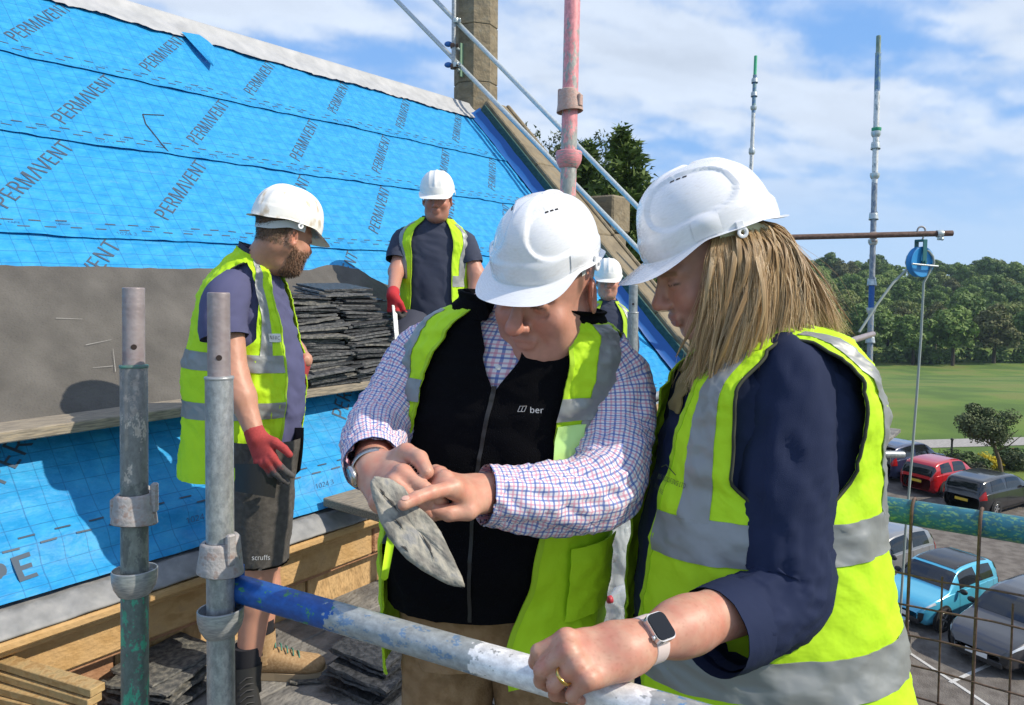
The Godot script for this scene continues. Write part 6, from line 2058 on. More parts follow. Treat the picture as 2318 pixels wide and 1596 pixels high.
func make_man() -> void:
	var l := Loft.new()
	l.nz.seed = 3; l.nz.frequency = 1.0; l.fold = 0.008; l.crease = 0.004; l.fold_freq = Vector2(1.6, 1.3)
	ring_px(l, 915, 1470, 1.62, 1325, 1450, 1.52, 0.172)
	ring_px(l, 905, 1330, 1.62, 1348, 1335, 1.52, 0.178)
	ring_px(l, 893, 1215, 1.61, 1362, 1225, 1.51, 0.188)
	ring_px(l, 903, 1090, 1.60, 1368, 1100, 1.50, 0.183)
	ring_px(l, 918, 970, 1.585, 1378, 975, 1.485, 0.168)
	ring_px(l, 938, 870, 1.57, 1392, 885, 1.47, 0.150, 2.4)
	ring_px(l, 950, 785, 1.55, 1405, 815, 1.45, 0.126, 2.5)
	ring_px(l, 990, 722, 1.53, 1385, 758, 1.44, 0.098, 2.5)
	ring_px(l, 1055, 685, 1.51, 1350, 722, 1.43, 0.085)
	ring_px(l, 1090, 660, 1.50, 1325, 700, 1.43, 0.078)
	var foot := Vector3(l.c[0].x, 0, l.c[0].z)
	var man := thing("person", "heavy-set person in a black fleece, checked shirt and open yellow vest pointing at a slate", "person", foot)
	# head
	var ht := frame(px(1236, 648, 1.40), Vector3(-0.52, -0.33, 0.79), Vector3(-0.08, 0.94, 0.32))
	var skin := Color(0.50, 0.255, 0.185)
	var g := Geo.new()
	var s := Sdf.new()
	head_field(s, ht, px(1215, 745, 1.50), 0.066, 1.07, 0.8, 1.04, 1.16)
	s.mesh_into(g, 0.0042, skin_colour(ht, skin, 0.75, 0.0, Color(0.10, 0.075, 0.055), 0.05, 0.12, 1.04, 0.25))
	# torso inside the clothes
	s = Sdf.new()
	body_core(s, l, 0.045, 1.6, 8.0, 8)
	var hips := [px(1020, 1440, 1.58), px(1225, 1440, 1.55)]
	for k in 2:
		var hp: Vector3 = hips[k]
		s.cap(hp, Vector3(hp.x, 0.5, hp.z + 0.02), 0.07, 0.055, 0.03)
		s.cap(Vector3(hp.x, 0.5, hp.z + 0.02), Vector3(hp.x, 0.1, hp.z), 0.05, 0.036, 0.03)
	var sh_r := px(970, 800, 1.56); var el_r := px(850, 985, 1.43); var wr_r := px(846, 1062, 1.235)
	var sh_l := px(1385, 840, 1.47); var el_l := px(1360, 1102, 1.36); var wr_l := px(1085, 1116, 1.235)
	s.cap(sh_r, el_r, 0.045, 0.040, 0.03); s.cap(el_r, wr_r.lerp(el_r, 0.3), 0.038, 0.030, 0.03)
	s.cap(sh_l, el_l, 0.045, 0.040, 0.03); s.cap(el_l, wr_l.lerp(el_l, 0.3), 0.038, 0.030, 0.03)
	s.mesh_into(g, 0.020, func(_w: Vector3) -> Color: return skin)
	# hands
	var hk := 1.04
	var blot := FastNoiseLite.new(); blot.seed = 6; blot.frequency = 1.0
	var hand_skin := func(w: Vector3) -> Color:
		var m := 1.0 + 0.12 * blot.get_noise_3d(w.x * 70, w.y * 70, w.z * 70)
		var b := blot.get_noise_3d(w.x * 34, w.y * 34, w.z * 34)
		return Color(0.55 * m, (0.275 - 0.075 * b) * m, (0.195 - 0.055 * b) * m)
	s = Sdf.new()
	var hr := hand_frame(wr_r, px(902, 1118, 1.135) - wr_r, Vector3(-0.45, 0.55, 0.55), Vector3(0.9, 0.35, 0.2))
	hand_field(s, hr, [[40, 45, 30, 4], [48, 50, 30, 0], [52, 52, 30, -3], [55, 55, 30, -6]], [Vector3(0.050, 0.000, 0.052), Vector3(0.084, -0.006, 0.058), Vector3(0.110, -0.016, 0.050)], hk, 1.1)
	s.cap(wr_r, wr_r.lerp(el_r, 0.4), 0.029, 0.034, 0.02)
	s.mesh_into(g, 0.0032, hand_skin)
	s = Sdf.new()
	var tip := px(925, 1134, 1.10)
	var hl := hand_frame(wr_l, px(996, 1086, 1.165) - wr_l, Vector3(-0.15, 0.85, 0.45), Vector3(0, -0.45, 0.9))
	hand_field(s, hl, [[24, 8, 6, 2], [72, 82, 40, 0], [78, 84, 40, -2], [80, 84, 40, -5]], [Vector3(0.046, -0.022, 0.036), Vector3(0.072, -0.036, 0.028), Vector3(0.092, -0.040, 0.014)], hk, 1.1)
	s.cap(wr_l, wr_l.lerp(el_l, 0.3), 0.030, 0.034, 0.02)
	s.mesh_into(g, 0.0032, hand_skin)
	part(man, "body", g, M.skin)
	var nail := mat(lin(0.60, 0.36, 0.29), 0.25)
	g = Geo.new()
	var fi := deg_to_rad(24.0 + 8.0 + 6.0)
	var nd := hl.basis * Vector3(cos(fi), -sin(fi), 0.03); var nu := hl.basis * Vector3(sin(fi), cos(fi), 0)
	var tp := hl * (Vector3(0.088 + 0.043 * cos(deg_to_rad(24)) + 0.026 * cos(deg_to_rad(32)) + 0.018 * cos(fi), 0.003 - 0.043 * sin(deg_to_rad(24)) - 0.026 * sin(deg_to_rad(32)) - 0.018 * sin(fi), 0.029) * hk)
	g.ball(tp + nu * 0.0088, Vector3(0.0068, 0.0016, 0.0058), Basis(nd.normalized(), nu.normalized(), nd.cross(nu).normalized()), 12)
	part(man, "fingernail", g, nail)
	helmet(man, Transform3D(ht.basis, ht * Vector3(0, 0.020, -0.008)), "panel", M.shell, 0.935, 0.046)
	# clothes
	part(man, "fleece", cloth(l, [[0.0, 0.25], [5.0, 0.25], [6.2, 0.268], [7.4, 0.295], [9.0, 0.315]], [[0.0, 1.25], [5.0, 1.25], [6.2, 1.232], [7.4, 1.205], [9.0, 1.185]], 1.05, 8.6, 0.004, 90, 70), M.fleece)
	var zip := cloth(l, [[0.0, 0.2485]], [[0.0, 0.2515]], 1.1, 5.3, 0.0065, 2, 60, 0.002)
	part(man, "zip", zip, M.black_plastic)
	# fleece collar, standing open
	l.fold = 0.003; l.crease = 0.0
	part(man, "fleece_collar", cloth(l, [[7.0, 0.286], [9.6, 0.335]], [[7.0, 1.214], [9.6, 1.165]], 7.3, 9.0, [[7.3, 0.007], [8.2, 0.022], [9.0, 0.040]], 60, 16, 0.008), M.fleece)
	l.fold = 0.008; l.crease = 0.004
	part(man, "shirt", cloth(l, [[0.0, 0.12]], [[0.0, 0.38]], 4.9, 8.5, [[4.9, -0.008], [7.0, -0.012], [8.5, -0.022]], 30, 30, 0.002), M.plaid)
	for e in [0, 1]:
		part(man, "shirt_collar", cloth(l, [[7.3, 0.262], [9.0, 0.29]] if e == 0 else [[7.3, 1.13], [9.0, 1.14]], [[7.3, 0.34], [9.0, 0.40]] if e == 0 else [[7.3, 1.238], [9.0, 1.215]], 7.35, 8.75, [[7.3, -0.004], [9.0, -0.014]], 14, 12, 0.003), M.plaid)
	g = Geo.new()
	g.lathe([Vector2(0, 0.0025), Vector2(0.005, 0.002), Vector2(0.0055, 0.0), Vector2(0, 0)], 14, Transform3D(Basis(Vector3.RIGHT, 1.1), px(1128, 832, 1.352)))
	part(man, "shirt_button", g, mat(lin(0.6, 0.6, 0.6), 0.3))
	# sleeves
	var slr := sleeve([px(1010, 770, 1.535), px(957, 825, 1.54), px(895, 920, 1.50), px(850, 990, 1.42), px(846, 1052, 1.27)], [0.060, 0.072, 0.068, 0.062, 0.045], 44, 14, 0.0080, 4, 1.0, 17.0)
	part(man, "shirt_sleeve", slr, M.plaid)
	var sll := sleeve([px(1345, 790, 1.45), px(1385, 870, 1.455), px(1388, 990, 1.425), px(1360, 1098, 1.355), px(1236, 1128, 1.285), px(1098, 1120, 1.245)], [0.062, 0.074, 0.076, 0.072, 0.059, 0.045], 48, 14, 0.0090, 5, 1.0, 16.0)
	part(man, "shirt_sleeve", sll, M.plaid)
	for q in [[px(1098, 1120, 1.245), px(1155, 1124, 1.262), 0.047], [px(843, 1052, 1.27), px(841, 1036, 1.30), 0.0475]]:
		g = Geo.new()
		var ax: Vector3 = (q[0] - q[1])
		g = sleeve([q[1], (q[0] + q[1]) / 2, q[0] + ax * 0.04], [q[2] + 0.004, q[2] + 0.003, q[2] + 0.002], 40, 6, 0.0015, 8)
		part(man, "shirt_cuff", g, M.plaid)
	# watch on the right wrist
	var ax := (wr_r - el_r).normalized()
	g = strap_ring(wr_r - ax * 0.004, ax, 0.0355, 0.032, 0.019, Vector3(1, 0.2, 0))
	var wm := mat(lin(0.5, 0.5, 0.5), 0.25, 0.9)
	var band := part(man, "watch_bracelet", g, wm)
	g = Geo.new()
	g.lathe([Vector2(0, 0.006), Vector2(0.015, 0.006), Vector2(0.018, 0.003), Vector2(0.018, -0.004), Vector2(0, -0.004)], 24, Transform3D(Basis(Quaternion(Vector3.UP, Vector3(-0.85, -0.25, 0.45).normalized())), wr_r - ax * 0.004 + Vector3(-0.85, -0.25, 0.45).normalized() * 0.036))
	part(band, "watch_case", g, wm)
	# trousers
	var legs := []
	for k in 2:
		var hp: Vector3 = hips[k]
		g = sleeve([hp + Vector3(0.0, 0.10, 0), hp + Vector3(0, -0.05, 0.005), Vector3(hp.x + (0.01 if k else -0.012), 0.48, hp.z + 0.03), Vector3(hp.x, 0.25, hp.z + 0.01), Vector3(hp.x, 0.05, hp.z)], [0.108, 0.102, 0.086, 0.078, 0.072], 44, 12, 0.006, 12 + k, 1.0, 9.0)
		part(man, "trouser_leg", g, M.cord)
		boot(man, "shoe", Vector3(hp.x, 0.0, hp.z - 0.04), Vector3(-0.25 + 0.3 * k, 0, 1), mat(lin(0.06, 0.035, 0.02), 0.5), M.black_plastic, 0.10)
	part(man, "trouser_seat", cloth(l, [[0.0, 0.0]], [[0.0, 1.0]], 0.15, 1.5, [[0.0, -0.030], [1.5, -0.012]], 70, 16, 0.003), M.cord)
	# vest: left panel hangs at the side, right panel falls across the hip
	var vs := vest(man, l, 0.25,
		[[0.0, 0.165], [2.0, 0.155], [3.5, 0.125], [5.0, 0.105], [6.5, 0.085], [8.0, 0.09], [9.0, 0.10]],
		[[0.0, 0.055], [0.6, 0.045], [2.0, 0.075], [3.5, 0.095], [5.0, 0.088], [6.5, 0.085], [8.0, 0.09], [9.0, 0.10]],
		[[0.0, 0.0], [3.9, 0.0], [4.6, 0.055], [6.0, 0.062], [6.9, 0.028], [7.4, 0.0], [9.0, 0.0]],
		0.0, 8.2, [[0.0, 0.030], [2.0, 0.018], [4.0, 0.014], [6.0, 0.020], [8.2, 0.016]], M.hivis, 70)
	# grey tape over both shoulders and short cross bars
	var strips := [[[[4.3, 0.385], [6.0, 0.395], [7.4, 0.425], [8.2, 0.44]], [[4.3, 0.425], [6.0, 0.445], [7.4, 0.50], [8.2, 0.52]], 4.75, 7.6], [[[0.0, 1.075], [6.0, 1.055], [7.4, 1.015], [8.2, 1.0]], [[0.0, 1.125], [6.0, 1.115], [7.4, 1.085], [8.2, 1.06]], 4.1, 7.7]]
	for q in strips: part(vs, "reflective_tape", cloth(l, q[0], q[1], q[2], q[3], [[4.0, 0.0165], [6.0, 0.0225], [8.2, 0.0185]], 8, 40, 0.0015), M.tape)
	part(vs, "reflective_tape", cloth(l, [[4.0, 0.352]], [[4.0, 0.43]], 4.85, 5.35, 0.0205, 10, 8, 0.0015), M.tape)
	part(vs, "reflective_tape", cloth(l, [[4.0, 1.10]], [[4.0, 1.163]], 4.5, 5.05, 0.0205, 10, 8, 0.0015), M.tape)
	# pen pocket, hip pocket, zip ends and the loose lower corner
	part(vs, "clear_pocket", cloth(l, [[3.0, 1.11]], [[3.0, 1.158]], 3.55, 4.4, 0.0185, 8, 8, 0.001), mat(lin(0.50, 0.78, 0.25), 0.25))
	part(vs, "hip_pocket", cloth(l, [[0.5, 1.03]], [[0.5, 1.125]], 1.0, 2.35, 0.033, 14, 16, 0.002, 0.0, 0.006), M.hivis)
	part(vs, "zip_tape", cloth(l, [[0.0, 0.398], [3.0, 0.378], [4.0, 0.366]], [[0.0, 0.408], [3.0, 0.388], [4.0, 0.374]], 2.3, 3.7, 0.021, 4, 20, 0.002), M.black_plastic)
	part(vs, "zip_tape", cloth(l, [[2.0, 1.163], [4.0, 1.156]], [[2.0, 1.171], [4.0, 1.164]], 2.6, 3.2, 0.021, 4, 12, 0.002), M.black_plastic)
	g = Geo.new()
	g.grid(8, 20, func(a: float, t: float) -> Vector3:
		return px(lerp(lerp(884.0, 862.0, t), lerp(905.0, 878.0, t), a), lerp(1165.0, 1308.0, t) + 6.0 * sin(a * 3.0), 1.40 + 0.02 * sin(t * 5.0)))
	part(vs, "hanging_corner", g, M.hivis)
	# the maker's mark on the chest
	var ink := mat(lin(0.55, 0.55, 0.55), 0.5)
	plain_text(vs, "lettering", "ber", l, 1.202, 4.72, 0.008, 0.024, 0.011, ink)
	g = Geo.new()
	var o := l.at(1.2185, 4.74, 0.008)
	var ex := (l.at(1.2145, 4.74, 0.008) - o).normalized(); var ey := Vector3(0, 1, 0.3).normalized()
	for k in 2: g.tube([o + ex * (0.006 * k), o + ex * (0.006 * k + 0.004) + ey * 0.011, o + ex * (0.006 * k + 0.010) + ey * 0.011, o + ex * (0.006 * k + 0.006), o + ex * (0.006 * k)], [0.0007], 5)
	part(vs, "emblem", g, ink)
	make_held_slate(tip)

func make_held_slate(tip: Vector3) -> void:
	var out := [[848, 1085, 1.135], [882, 1086, 1.135], [915, 1104, 1.13], [940, 1138, 1.12], [966, 1160, 1.115], [988, 1184, 1.112], [1003, 1212, 1.108], [1018, 1247, 1.103], [1031, 1278, 1.098], [1042, 1304, 1.094], [1048, 1328, 1.09], [1026, 1327, 1.085], [978, 1302, 1.08], [943, 1279, 1.078], [912, 1252, 1.08], [881, 1212, 1.086], [863, 1175, 1.094], [851, 1140, 1.106], [842, 1108, 1.12], [840, 1095, 1.13]]
	var c := Vector3.ZERO
	var pts := []
	for q in out: pts.append(px(q[0], q[1], q[2] - 0.005)); c += pts[-1]
	c /= pts.size()
	var n := Vector3.ZERO
	for k in pts.size(): n += (pts[k] - c).cross(pts[(k + 1) % pts.size()] - c)
	n = n.normalized()
	if n.dot(CAM - c) < 0.0: n = -n
	var x: Vector3 = (pts[10] - pts[0]).normalized(); x = (x - n * x.dot(n)).normalized()
	var y := n.cross(x)
	var poly := PackedVector2Array()
	var r := RandomNumberGenerator.new(); r.seed = 3
	for k in pts.size():
		var p: Vector3 = pts[k]; var q: Vector3 = pts[(k + 1) % pts.size()]
		for j in 3:
			var w := p.lerp(q, j / 3.0) - c
			poly.append(Vector2(w.dot(x), w.dot(y)) * (1.02 + r.randf_range(-0.02, 0.015)))
	if Geometry2D.is_polygon_clockwise(poly): poly.reverse()
	var f := FastNoiseLite.new(); f.seed = 8; f.frequency = 1.0; f.fractal_octaves = 4
	# riven face: rings inwards, each a little higher and uneven; the edge is chipped in steps
	var g := Geo.new()
	var m := poly.size()
	var rings := [[1.0, -0.0045], [1.012, -0.0015], [0.99, 0.0015], [0.93, 0.0042], [0.82, 0.0048], [0.62, 0.0050], [0.42, 0.0050], [0.22, 0.0050], [0.0, 0.0050]]
	for e in rings.size():
		for k in m + 1:
			var q: Vector2 = poly[k % m] * rings[e][0]
			var h: float = rings[e][1] + (0.0016 * f.get_noise_2d(q.x * 60, q.y * 130) + 0.0012 * signf(f.get_noise_2d(q.x * 18 + 4, q.y * 60)) * smoothstep(0.02, 0.09, absf(f.get_noise_2d(q.x * 18 + 4, q.y * 60))) if e > 2 else 0.0)
			g.v.append(c + x * q.x + y * q.y + n * h); g.uv.append(q)
	for e in rings.size() - 1:
		for k in m:
			var p := e * (m + 1) + k
			var q := p + m + 1
			g.i.append_array([p, p + 1, q + 1, p, q + 1, q])
	var b := g.v.size()
	for k in m: g.v.append(c + x * poly[k].x + y * poly[k].y - n * 0.0045); g.uv.append(poly[k])
	g.v.append(c - n * 0.0045); g.uv.append(Vector2.ZERO)
	for k in m: g.i.append_array([b + m, b + (k + 1) % m, b + k])
	var stone := mat(Color.WHITE, 0.7)
	stone.albedo_texture = noise_texture(97, 0.008, [[0.22, lin(0.15, 0.145, 0.13)], [0.42, lin(0.26, 0.25, 0.215)], [0.6, lin(0.34, 0.32, 0.265)], [0.8, lin(0.24, 0.24, 0.235)]], 5)
	stone.normal_enabled = true; stone.normal_texture = bump_texture(98, 0.02, 5.0, 5)
	stone.uv1_scale = Vector3(5, 8, 1)
	var o := single("held_slate", g, stone, "pointed piece of weathered slate held up in the man's hand", "slate", c)
	# cracks: thin dark slivers laid on the face, painted as shaded slits
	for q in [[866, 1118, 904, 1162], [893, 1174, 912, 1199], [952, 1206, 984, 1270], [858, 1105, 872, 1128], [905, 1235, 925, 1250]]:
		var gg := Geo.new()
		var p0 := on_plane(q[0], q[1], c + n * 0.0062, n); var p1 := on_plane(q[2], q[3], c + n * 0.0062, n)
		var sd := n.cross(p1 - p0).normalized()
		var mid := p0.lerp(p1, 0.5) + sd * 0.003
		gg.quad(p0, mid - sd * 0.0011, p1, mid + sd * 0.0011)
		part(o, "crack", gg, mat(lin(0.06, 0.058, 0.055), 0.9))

func hair_strands(seed_: int, t: Transform3D, count: int, root: Callable, path: Callable, wide: float) -> Geo:
	var r := RandomNumberGenerator.new(); r.seed = seed_
	var g := Geo.new()
	for k in count:
		var a := r.randf(); var b := r.randf()
		var line: Array = path.call(a, b, r)
		var m := line.size()
		var col: Color = root.call(r)
		var base := g.v.size()
		for j in m:
			var d: Vector3 = (line[min(j + 1, m - 1)] - line[max(j - 1, 0)]).normalized()
			var out: Vector3 = (line[j] - t.origin).normalized()
			var sd := d.cross(out).normalized()
			var up := sd.cross(d)
			var w := wide * (1.0 - 0.75 * pow(float(j) / (m - 1), 2.0))
			g.v.append(line[j] - sd * w - up * w * 0.5); g.v.append(line[j] + sd * w - up * w * 0.5); g.v.append(line[j] + up * w * 1.1)
			g.n.append((-sd - up * 0.5).normalized()); g.n.append((sd - up * 0.5).normalized()); g.n.append(up)
			var sh := 0.92 + 0.2 * r.randf()
			for e in 3:
				g.uv.append(Vector2(0, 0)); g.c.append(Color(col.r * sh, col.g * sh, col.b * sh))
		for j in m - 1:
			var p := base + j * 3
			for e in 3:
				var f := (e + 1) % 3
				g.i.append_array([p + e, p + 3 + f, p + f, p + e, p + 3 + e, p + 3 + f])
	return g

func round_rect(w: float, h: float, r: float) -> PackedVector2Array:
	var p := PackedVector2Array()
	for k in 4:
		var c := Vector2((w / 2 - r) * [1, -1, -1, 1][k], (h / 2 - r) * [1, 1, -1, -1][k])
		for j in 6: p.append(c + Vector2.from_angle(PI / 2 * k + PI / 2 * j / 5.0) * r)
	return p
# short hairs rooted on a meshed field wherever the mask says so
func whiskers(seed_: int, src: Geo, s: Sdf, mask: Callable, count: int, long: float, wide: float, down: Vector3, tone: Color) -> Geo:
	var r := RandomNumberGenerator.new(); r.seed = seed_
	var all := PackedInt32Array(range(s.kind.size()))
	var spots := []
	for p in src.v:
		if mask.call(p) > 0.45: spots.append(p)
	var g := Geo.new()
	if spots.is_empty(): return g
	for k in count:
		var p: Vector3 = spots[r.randi() % spots.size()] + Vector3(r.randfn(), r.randfn(), r.randfn()) * 0.002
		var e := 0.002
		var d0 := s.dist(p, all)
		var n := Vector3(s.dist(p + Vector3(e, 0, 0), all) - d0, s.dist(p + Vector3(0, e, 0), all) - d0, s.dist(p + Vector3(0, 0, e), all) - d0).normalized()
		p -= n * (d0 + 0.001)
		var d := (n * 0.7 + down * 0.9 + Vector3(r.randfn(), r.randfn(), r.randfn()) * 0.3).normalized()
		var sd := d.cross(n).normalized() * wide
		var l := long * (0.6 + 0.7 * r.randf())
		var b := g.v.size()
		var q := p + d * l * 0.55; var t := q + (d + down * 0.5).normalized() * l * 0.45
		for w in [p - sd, p + sd, q - sd * 0.8, q + sd * 0.8, t]: g.v.append(w); g.uv.append(Vector2.ZERO)
		var c := tone * (0.6 + 0.8 * r.randf())
		for w in 5: g.c.append(c)
		g.i.append_array([b, b + 1, b + 3, b, b + 3, b + 2, b + 2, b + 3, b + 4])
	return g

func make_woman() -> void:
	var l := Loft.new()
	l.nz.seed = 9; l.nz.frequency = 1.0; l.fold = 0.008; l.crease = 0.005; l.fold_freq = Vector2(1.5, 1.1)
	var D := 1.40
	ring_px(l, 1455, 1800, D, 2050, 1770, D, 0.19)
	ring_px(l, 1452, 1640, D, 2022, 1620, D, 0.185)
	ring_px(l, 1450, 1480, D, 1995, 1470, D, 0.178)
	ring_px(l, 1448, 1340, D, 1972, 1325, D, 0.170)
	ring_px(l, 1460, 1200, D, 1955, 1190, D, 0.162)
	ring_px(l, 1492, 1060, D, 1945, 1055, D, 0.155)
	ring_px(l, 1520, 950, D, 1945, 930, D, 0.152, 2.4)
	ring_px(l, 1560, 860, D, 1915, 835, D, 0.140, 2.5)
	ring_px(l, 1610, 800, D, 1865, 765, D, 0.105, 2.4)
	ring_px(l, 1640, 770, D, 1800, 735, D, 0.070)
	ring_px(l, 1645, 735, D, 1770, 705, D, 0.060)
	var foot := Vector3(l.c[0].x, 0, l.c[0].z)
	var w := thing("person", "person with long fair hair in a navy jacket and yellow vest gripping the rail", "person", foot)
	var ht := frame(px(1600, 606, 1.40), Vector3(-0.93, -0.33, 0.13), Vector3(-0.31, 0.94, 0.05))
	var skin := Color(0.52, 0.29, 0.215)
	var g := Geo.new()
	var s := Sdf.new()
	head_field(s, ht, px(1690, 770, 1.42), 0.052, 0.95, 0.0, 1.0)
	s.mesh_into(g, 0.0042, skin_colour(ht, skin, 0.8, 0.0, Color(0.16, 0.10, 0.05), 0.06, 0.0, 1.0, 0.7))
	s = Sdf.new()
	body_core(s, l, 0.05, 0.8, 9.0, 8)
	for k in [-1.0, 1.0]:
		s.cap(Vector3(foot.x, 0.85, foot.z + 0.09 * k), Vector3(foot.x - 0.02, 0.48, foot.z + 0.085 * k), 0.075, 0.055, 0.03)
		s.cap(Vector3(foot.x - 0.02, 0.48, foot.z + 0.085 * k), Vector3(foot.x, 0.1, foot.z + 0.08 * k), 0.05, 0.036, 0.03)
	var sh := px(1790, 850, 1.32); var el := px(1762, 1340, 1.235); var wr := px(1425, 1464, 1.03)
	s.cap(sh, el, 0.042, 0.036, 0.03)
	s.cap(px(1600, 860, 1.52), px(1540, 1250, 1.54), 0.045, 0.04, 0.03)
	s.cap(px(1540, 1250, 1.54), px(1490, 1420, 1.40), 0.04, 0.03, 0.03)
	s.mesh_into(g, 0.022, func(_w: Vector3) -> Color: return skin)
	# hand on the rail and forearm
	var blot := FastNoiseLite.new(); blot.seed = 16; blot.frequency = 1.0; blot.fractal_octaves = 3
	var hand_skin := func(p: Vector3) -> Color:
		var m := 1.0 + 0.09 * blot.get_noise_3d(p.x * 60, p.y * 60, p.z * 60)
		var fr := smoothstep(0.25, 0.5, blot.get_noise_3d(p.x * 190, p.y * 190, p.z * 190))
		var b := blot.get_noise_3d(p.x * 32 + 9.0, p.y * 32, p.z * 32)
		return Color(0.53 * m, (0.265 - 0.07 * b) * m, (0.185 - 0.05 * b) * m).lerp(Color(0.40, 0.17, 0.105), fr * 0.45)
	s = Sdf.new()
	var hf := hand_frame(wr, px(1268, 1494, 0.985) - wr, Vector3(-0.10, 0.80, 0.62), Vector3(0, 0.5, -0.9))
	hand_field(s, hf, [[46, 52, 30, 7], [54, 52, 28, 1], [60, 52, 28, -4], [66, 52, 26, -9]], [Vector3(0.045, -0.028, 0.034), Vector3(0.070, -0.048, 0.026), Vector3(0.085, -0.066, 0.010)], 1.02, 1.06)
	s.cap(wr + (wr - el).normalized() * 0.01, wr.lerp(el, 0.35), 0.026, 0.036, 0.03)
	s.cap(wr.lerp(el, 0.3), wr.lerp(el, 0.68), 0.036, 0.042, 0.03)
	s.mesh_into(g, 0.0034, hand_skin)
	part(w, "body", g, M.skin)
	helmet(w, Transform3D(ht.basis, ht * Vector3(0, 0.022, -0.024)), "panel", M.shell, 1.04, 0.056, mat(lin(0.62, 0.60, 0.38), 0.5))
	# ring
	var rp := hf * (Vector3(0.104, -0.012, -0.016) * 1.02)
	g = strap_ring(rp, (hf.basis * Vector3(cos(1.05), -sin(1.05), -0.05)), 0.0115, 0.0115, 0.004, Vector3(0, 0, 1))
	part(w, "gold_ring", g, mat(lin(0.75, 0.5, 0.15), 0.2, 1.0))
	# smart watch
	var ax := (wr - el).normalized()
	var wc := wr.lerp(el, 0.10)
	g = strap_ring(wc, ax, 0.0315, 0.0310, 0.024, Vector3(0, 1, 0))
	var strap := part(w, "watch_strap", g, mat(lin(0.66, 0.55, 0.52), 0.55))
	var nrm := (Vector3(-0.18, 0.62, 0.76) - ax * Vector3(-0.18, 0.62, 0.76).dot(ax)).normalized()
	var wb := Basis(ax, nrm, ax.cross(nrm))
	g = Geo.new()
	g.plate(round_rect(0.036, 0.041, 0.010), 0.009, Transform3D(Basis(wb.x, -wb.z, wb.y), wc + nrm * 0.0345))
	var case_ := part(strap, "watch_case", g, mat(lin(0.62, 0.62, 0.64), 0.25, 0.8))
	g = Geo.new()
	g.plate(round_rect(0.0325, 0.0375, 0.0085), 0.0022, Transform3D(Basis(wb.x, -wb.z, wb.y), wc + nrm * 0.0400))
	part(strap, "watch_glass", g, mat(lin(0.006, 0.007, 0.010), 0.06))
	g = Geo.new()
	g.lathe([Vector2(0, 0.004), Vector2(0.0033, 0.004), Vector2(0.0033, 0.0), Vector2(0, 0.0)], 12, Transform3D(wb * Basis(Vector3.BACK, -PI / 2), wc + nrm * 0.0345 + ax * 0.018 + wb.z * -0.010))
	part(strap, "crown", g, mat(lin(0.6, 0.6, 0.6), 0.3, 0.8))
	# navy jacket
	part(w, "jacket", cloth(l, [[0.0, 0.5], [6.0, 0.5], [9.0, 0.54]], [[0.0, 1.5], [6.0, 1.5], [9.0, 1.46]], 0.0, 9.2, [[0.0, 0.012], [4.0, 0.004], [9.0, 0.0]], 80, 60, 0.004), M.navy)
	part(w, "jacket_collar", cloth(l, [[8.0, 0.54], [10.0, 0.56]], [[8.0, 1.46], [10.0, 1.44]], 8.6, 10.0, [[8.6, 0.006], [10.0, 0.014]], 60, 14, 0.006), M.navy)
	part(w, "scarf", cloth(l, [[5.0, 0.476]], [[5.0, 0.524]], 6.2, 9.4, [[5.6, 0.004], [7.0, 0.012], [9.4, 0.010]], 16, 24, 0.003), mat(lin(0.26, 0.20, 0.075), 0.9))
	var slv := sleeve([px(1765, 790, 1.36), px(1782, 870, 1.325), px(1775, 1050, 1.285), px(1768, 1210, 1.262), px(1768, 1335, 1.235), px(1705, 1395, 1.195), px(1640, 1422, 1.15)], [0.060, 0.086, 0.085, 0.080, 0.078, 0.069, 0.058], 52, 14, 0.0080, 21, 1.0, 8.5)
	part(w, "jacket_sleeve", slv, M.navy)
	var c0 := px(1612, 1432, 1.135); var c1 := px(1672, 1408, 1.175)
	part(w, "turned_cuff", sleeve([c1, (c0 + c1) / 2, c0], [0.0690, 0.0685, 0.066], 44, 8, 0.0012, 23), M.navy)
	part(w, "jacket_sleeve", sleeve([px(1610, 850, 1.50), px(1560, 1050, 1.55), px(1545, 1250, 1.55), px(1500, 1400, 1.42)], [0.07, 0.075, 0.07, 0.055], 32, 10, 0.006, 25), M.navy)
	# trousers and shoes below the frame
	for k in [-1.0, 1.0]:
		part(w, "trouser_leg", sleeve([Vector3(foot.x, 0.85, foot.z + 0.06 * k), Vector3(foot.x, 0.66, foot.z + 0.09 * k), Vector3(foot.x - 0.02, 0.45, foot.z + 0.085 * k), Vector3(foot.x, 0.06, foot.z + 0.08 * k)], [0.07, 0.085, 0.078, 0.068], 32, 8, 0.004, 31), M.fleece)
		boot(w, "shoe", Vector3(foot.x + 0.05, 0, foot.z + 0.08 * k), Vector3(-1, 0, 0.05 * k), M.black_plastic, M.black_plastic, 0.09)
	# vest: front at the left, wide armhole toward the camera
	var vs := vest(w, l, 0.5,
		[[0.0, 0.05], [4.0, 0.05], [7.0, 0.06], [9.0, 0.05]],
		[[0.0, 0.055], [3.0, 0.055], [5.0, 0.065], [7.0, 0.075], [9.0, 0.06]],
		[[0.0, 0.0], [4.4, 0.0], [5.2, 0.075], [7.0, 0.085], [8.2, 0.045], [8.9, 0.0], [10.0, 0.0]],
		1.45, 9.4, [[0.0, 0.034], [3.0, 0.026], [5.0, 0.024], [7.0, 0.034], [8.3, 0.034], [9.4, 0.016]], M.hivis, 80)
	var off_t := [[0.0, 0.0365], [3.0, 0.0285], [5.0, 0.0265], [7.0, 0.0365], [8.3, 0.0365], [9.4, 0.0185]]
	for b in [[2.10, 2.68], [3.95, 4.55]]: part(vs, "reflective_tape", cloth(l, [[0.0, -0.445]], [[0.0, 0.435]], b[0], b[1], off_t, 90, 10, 0.0016), M.tape)
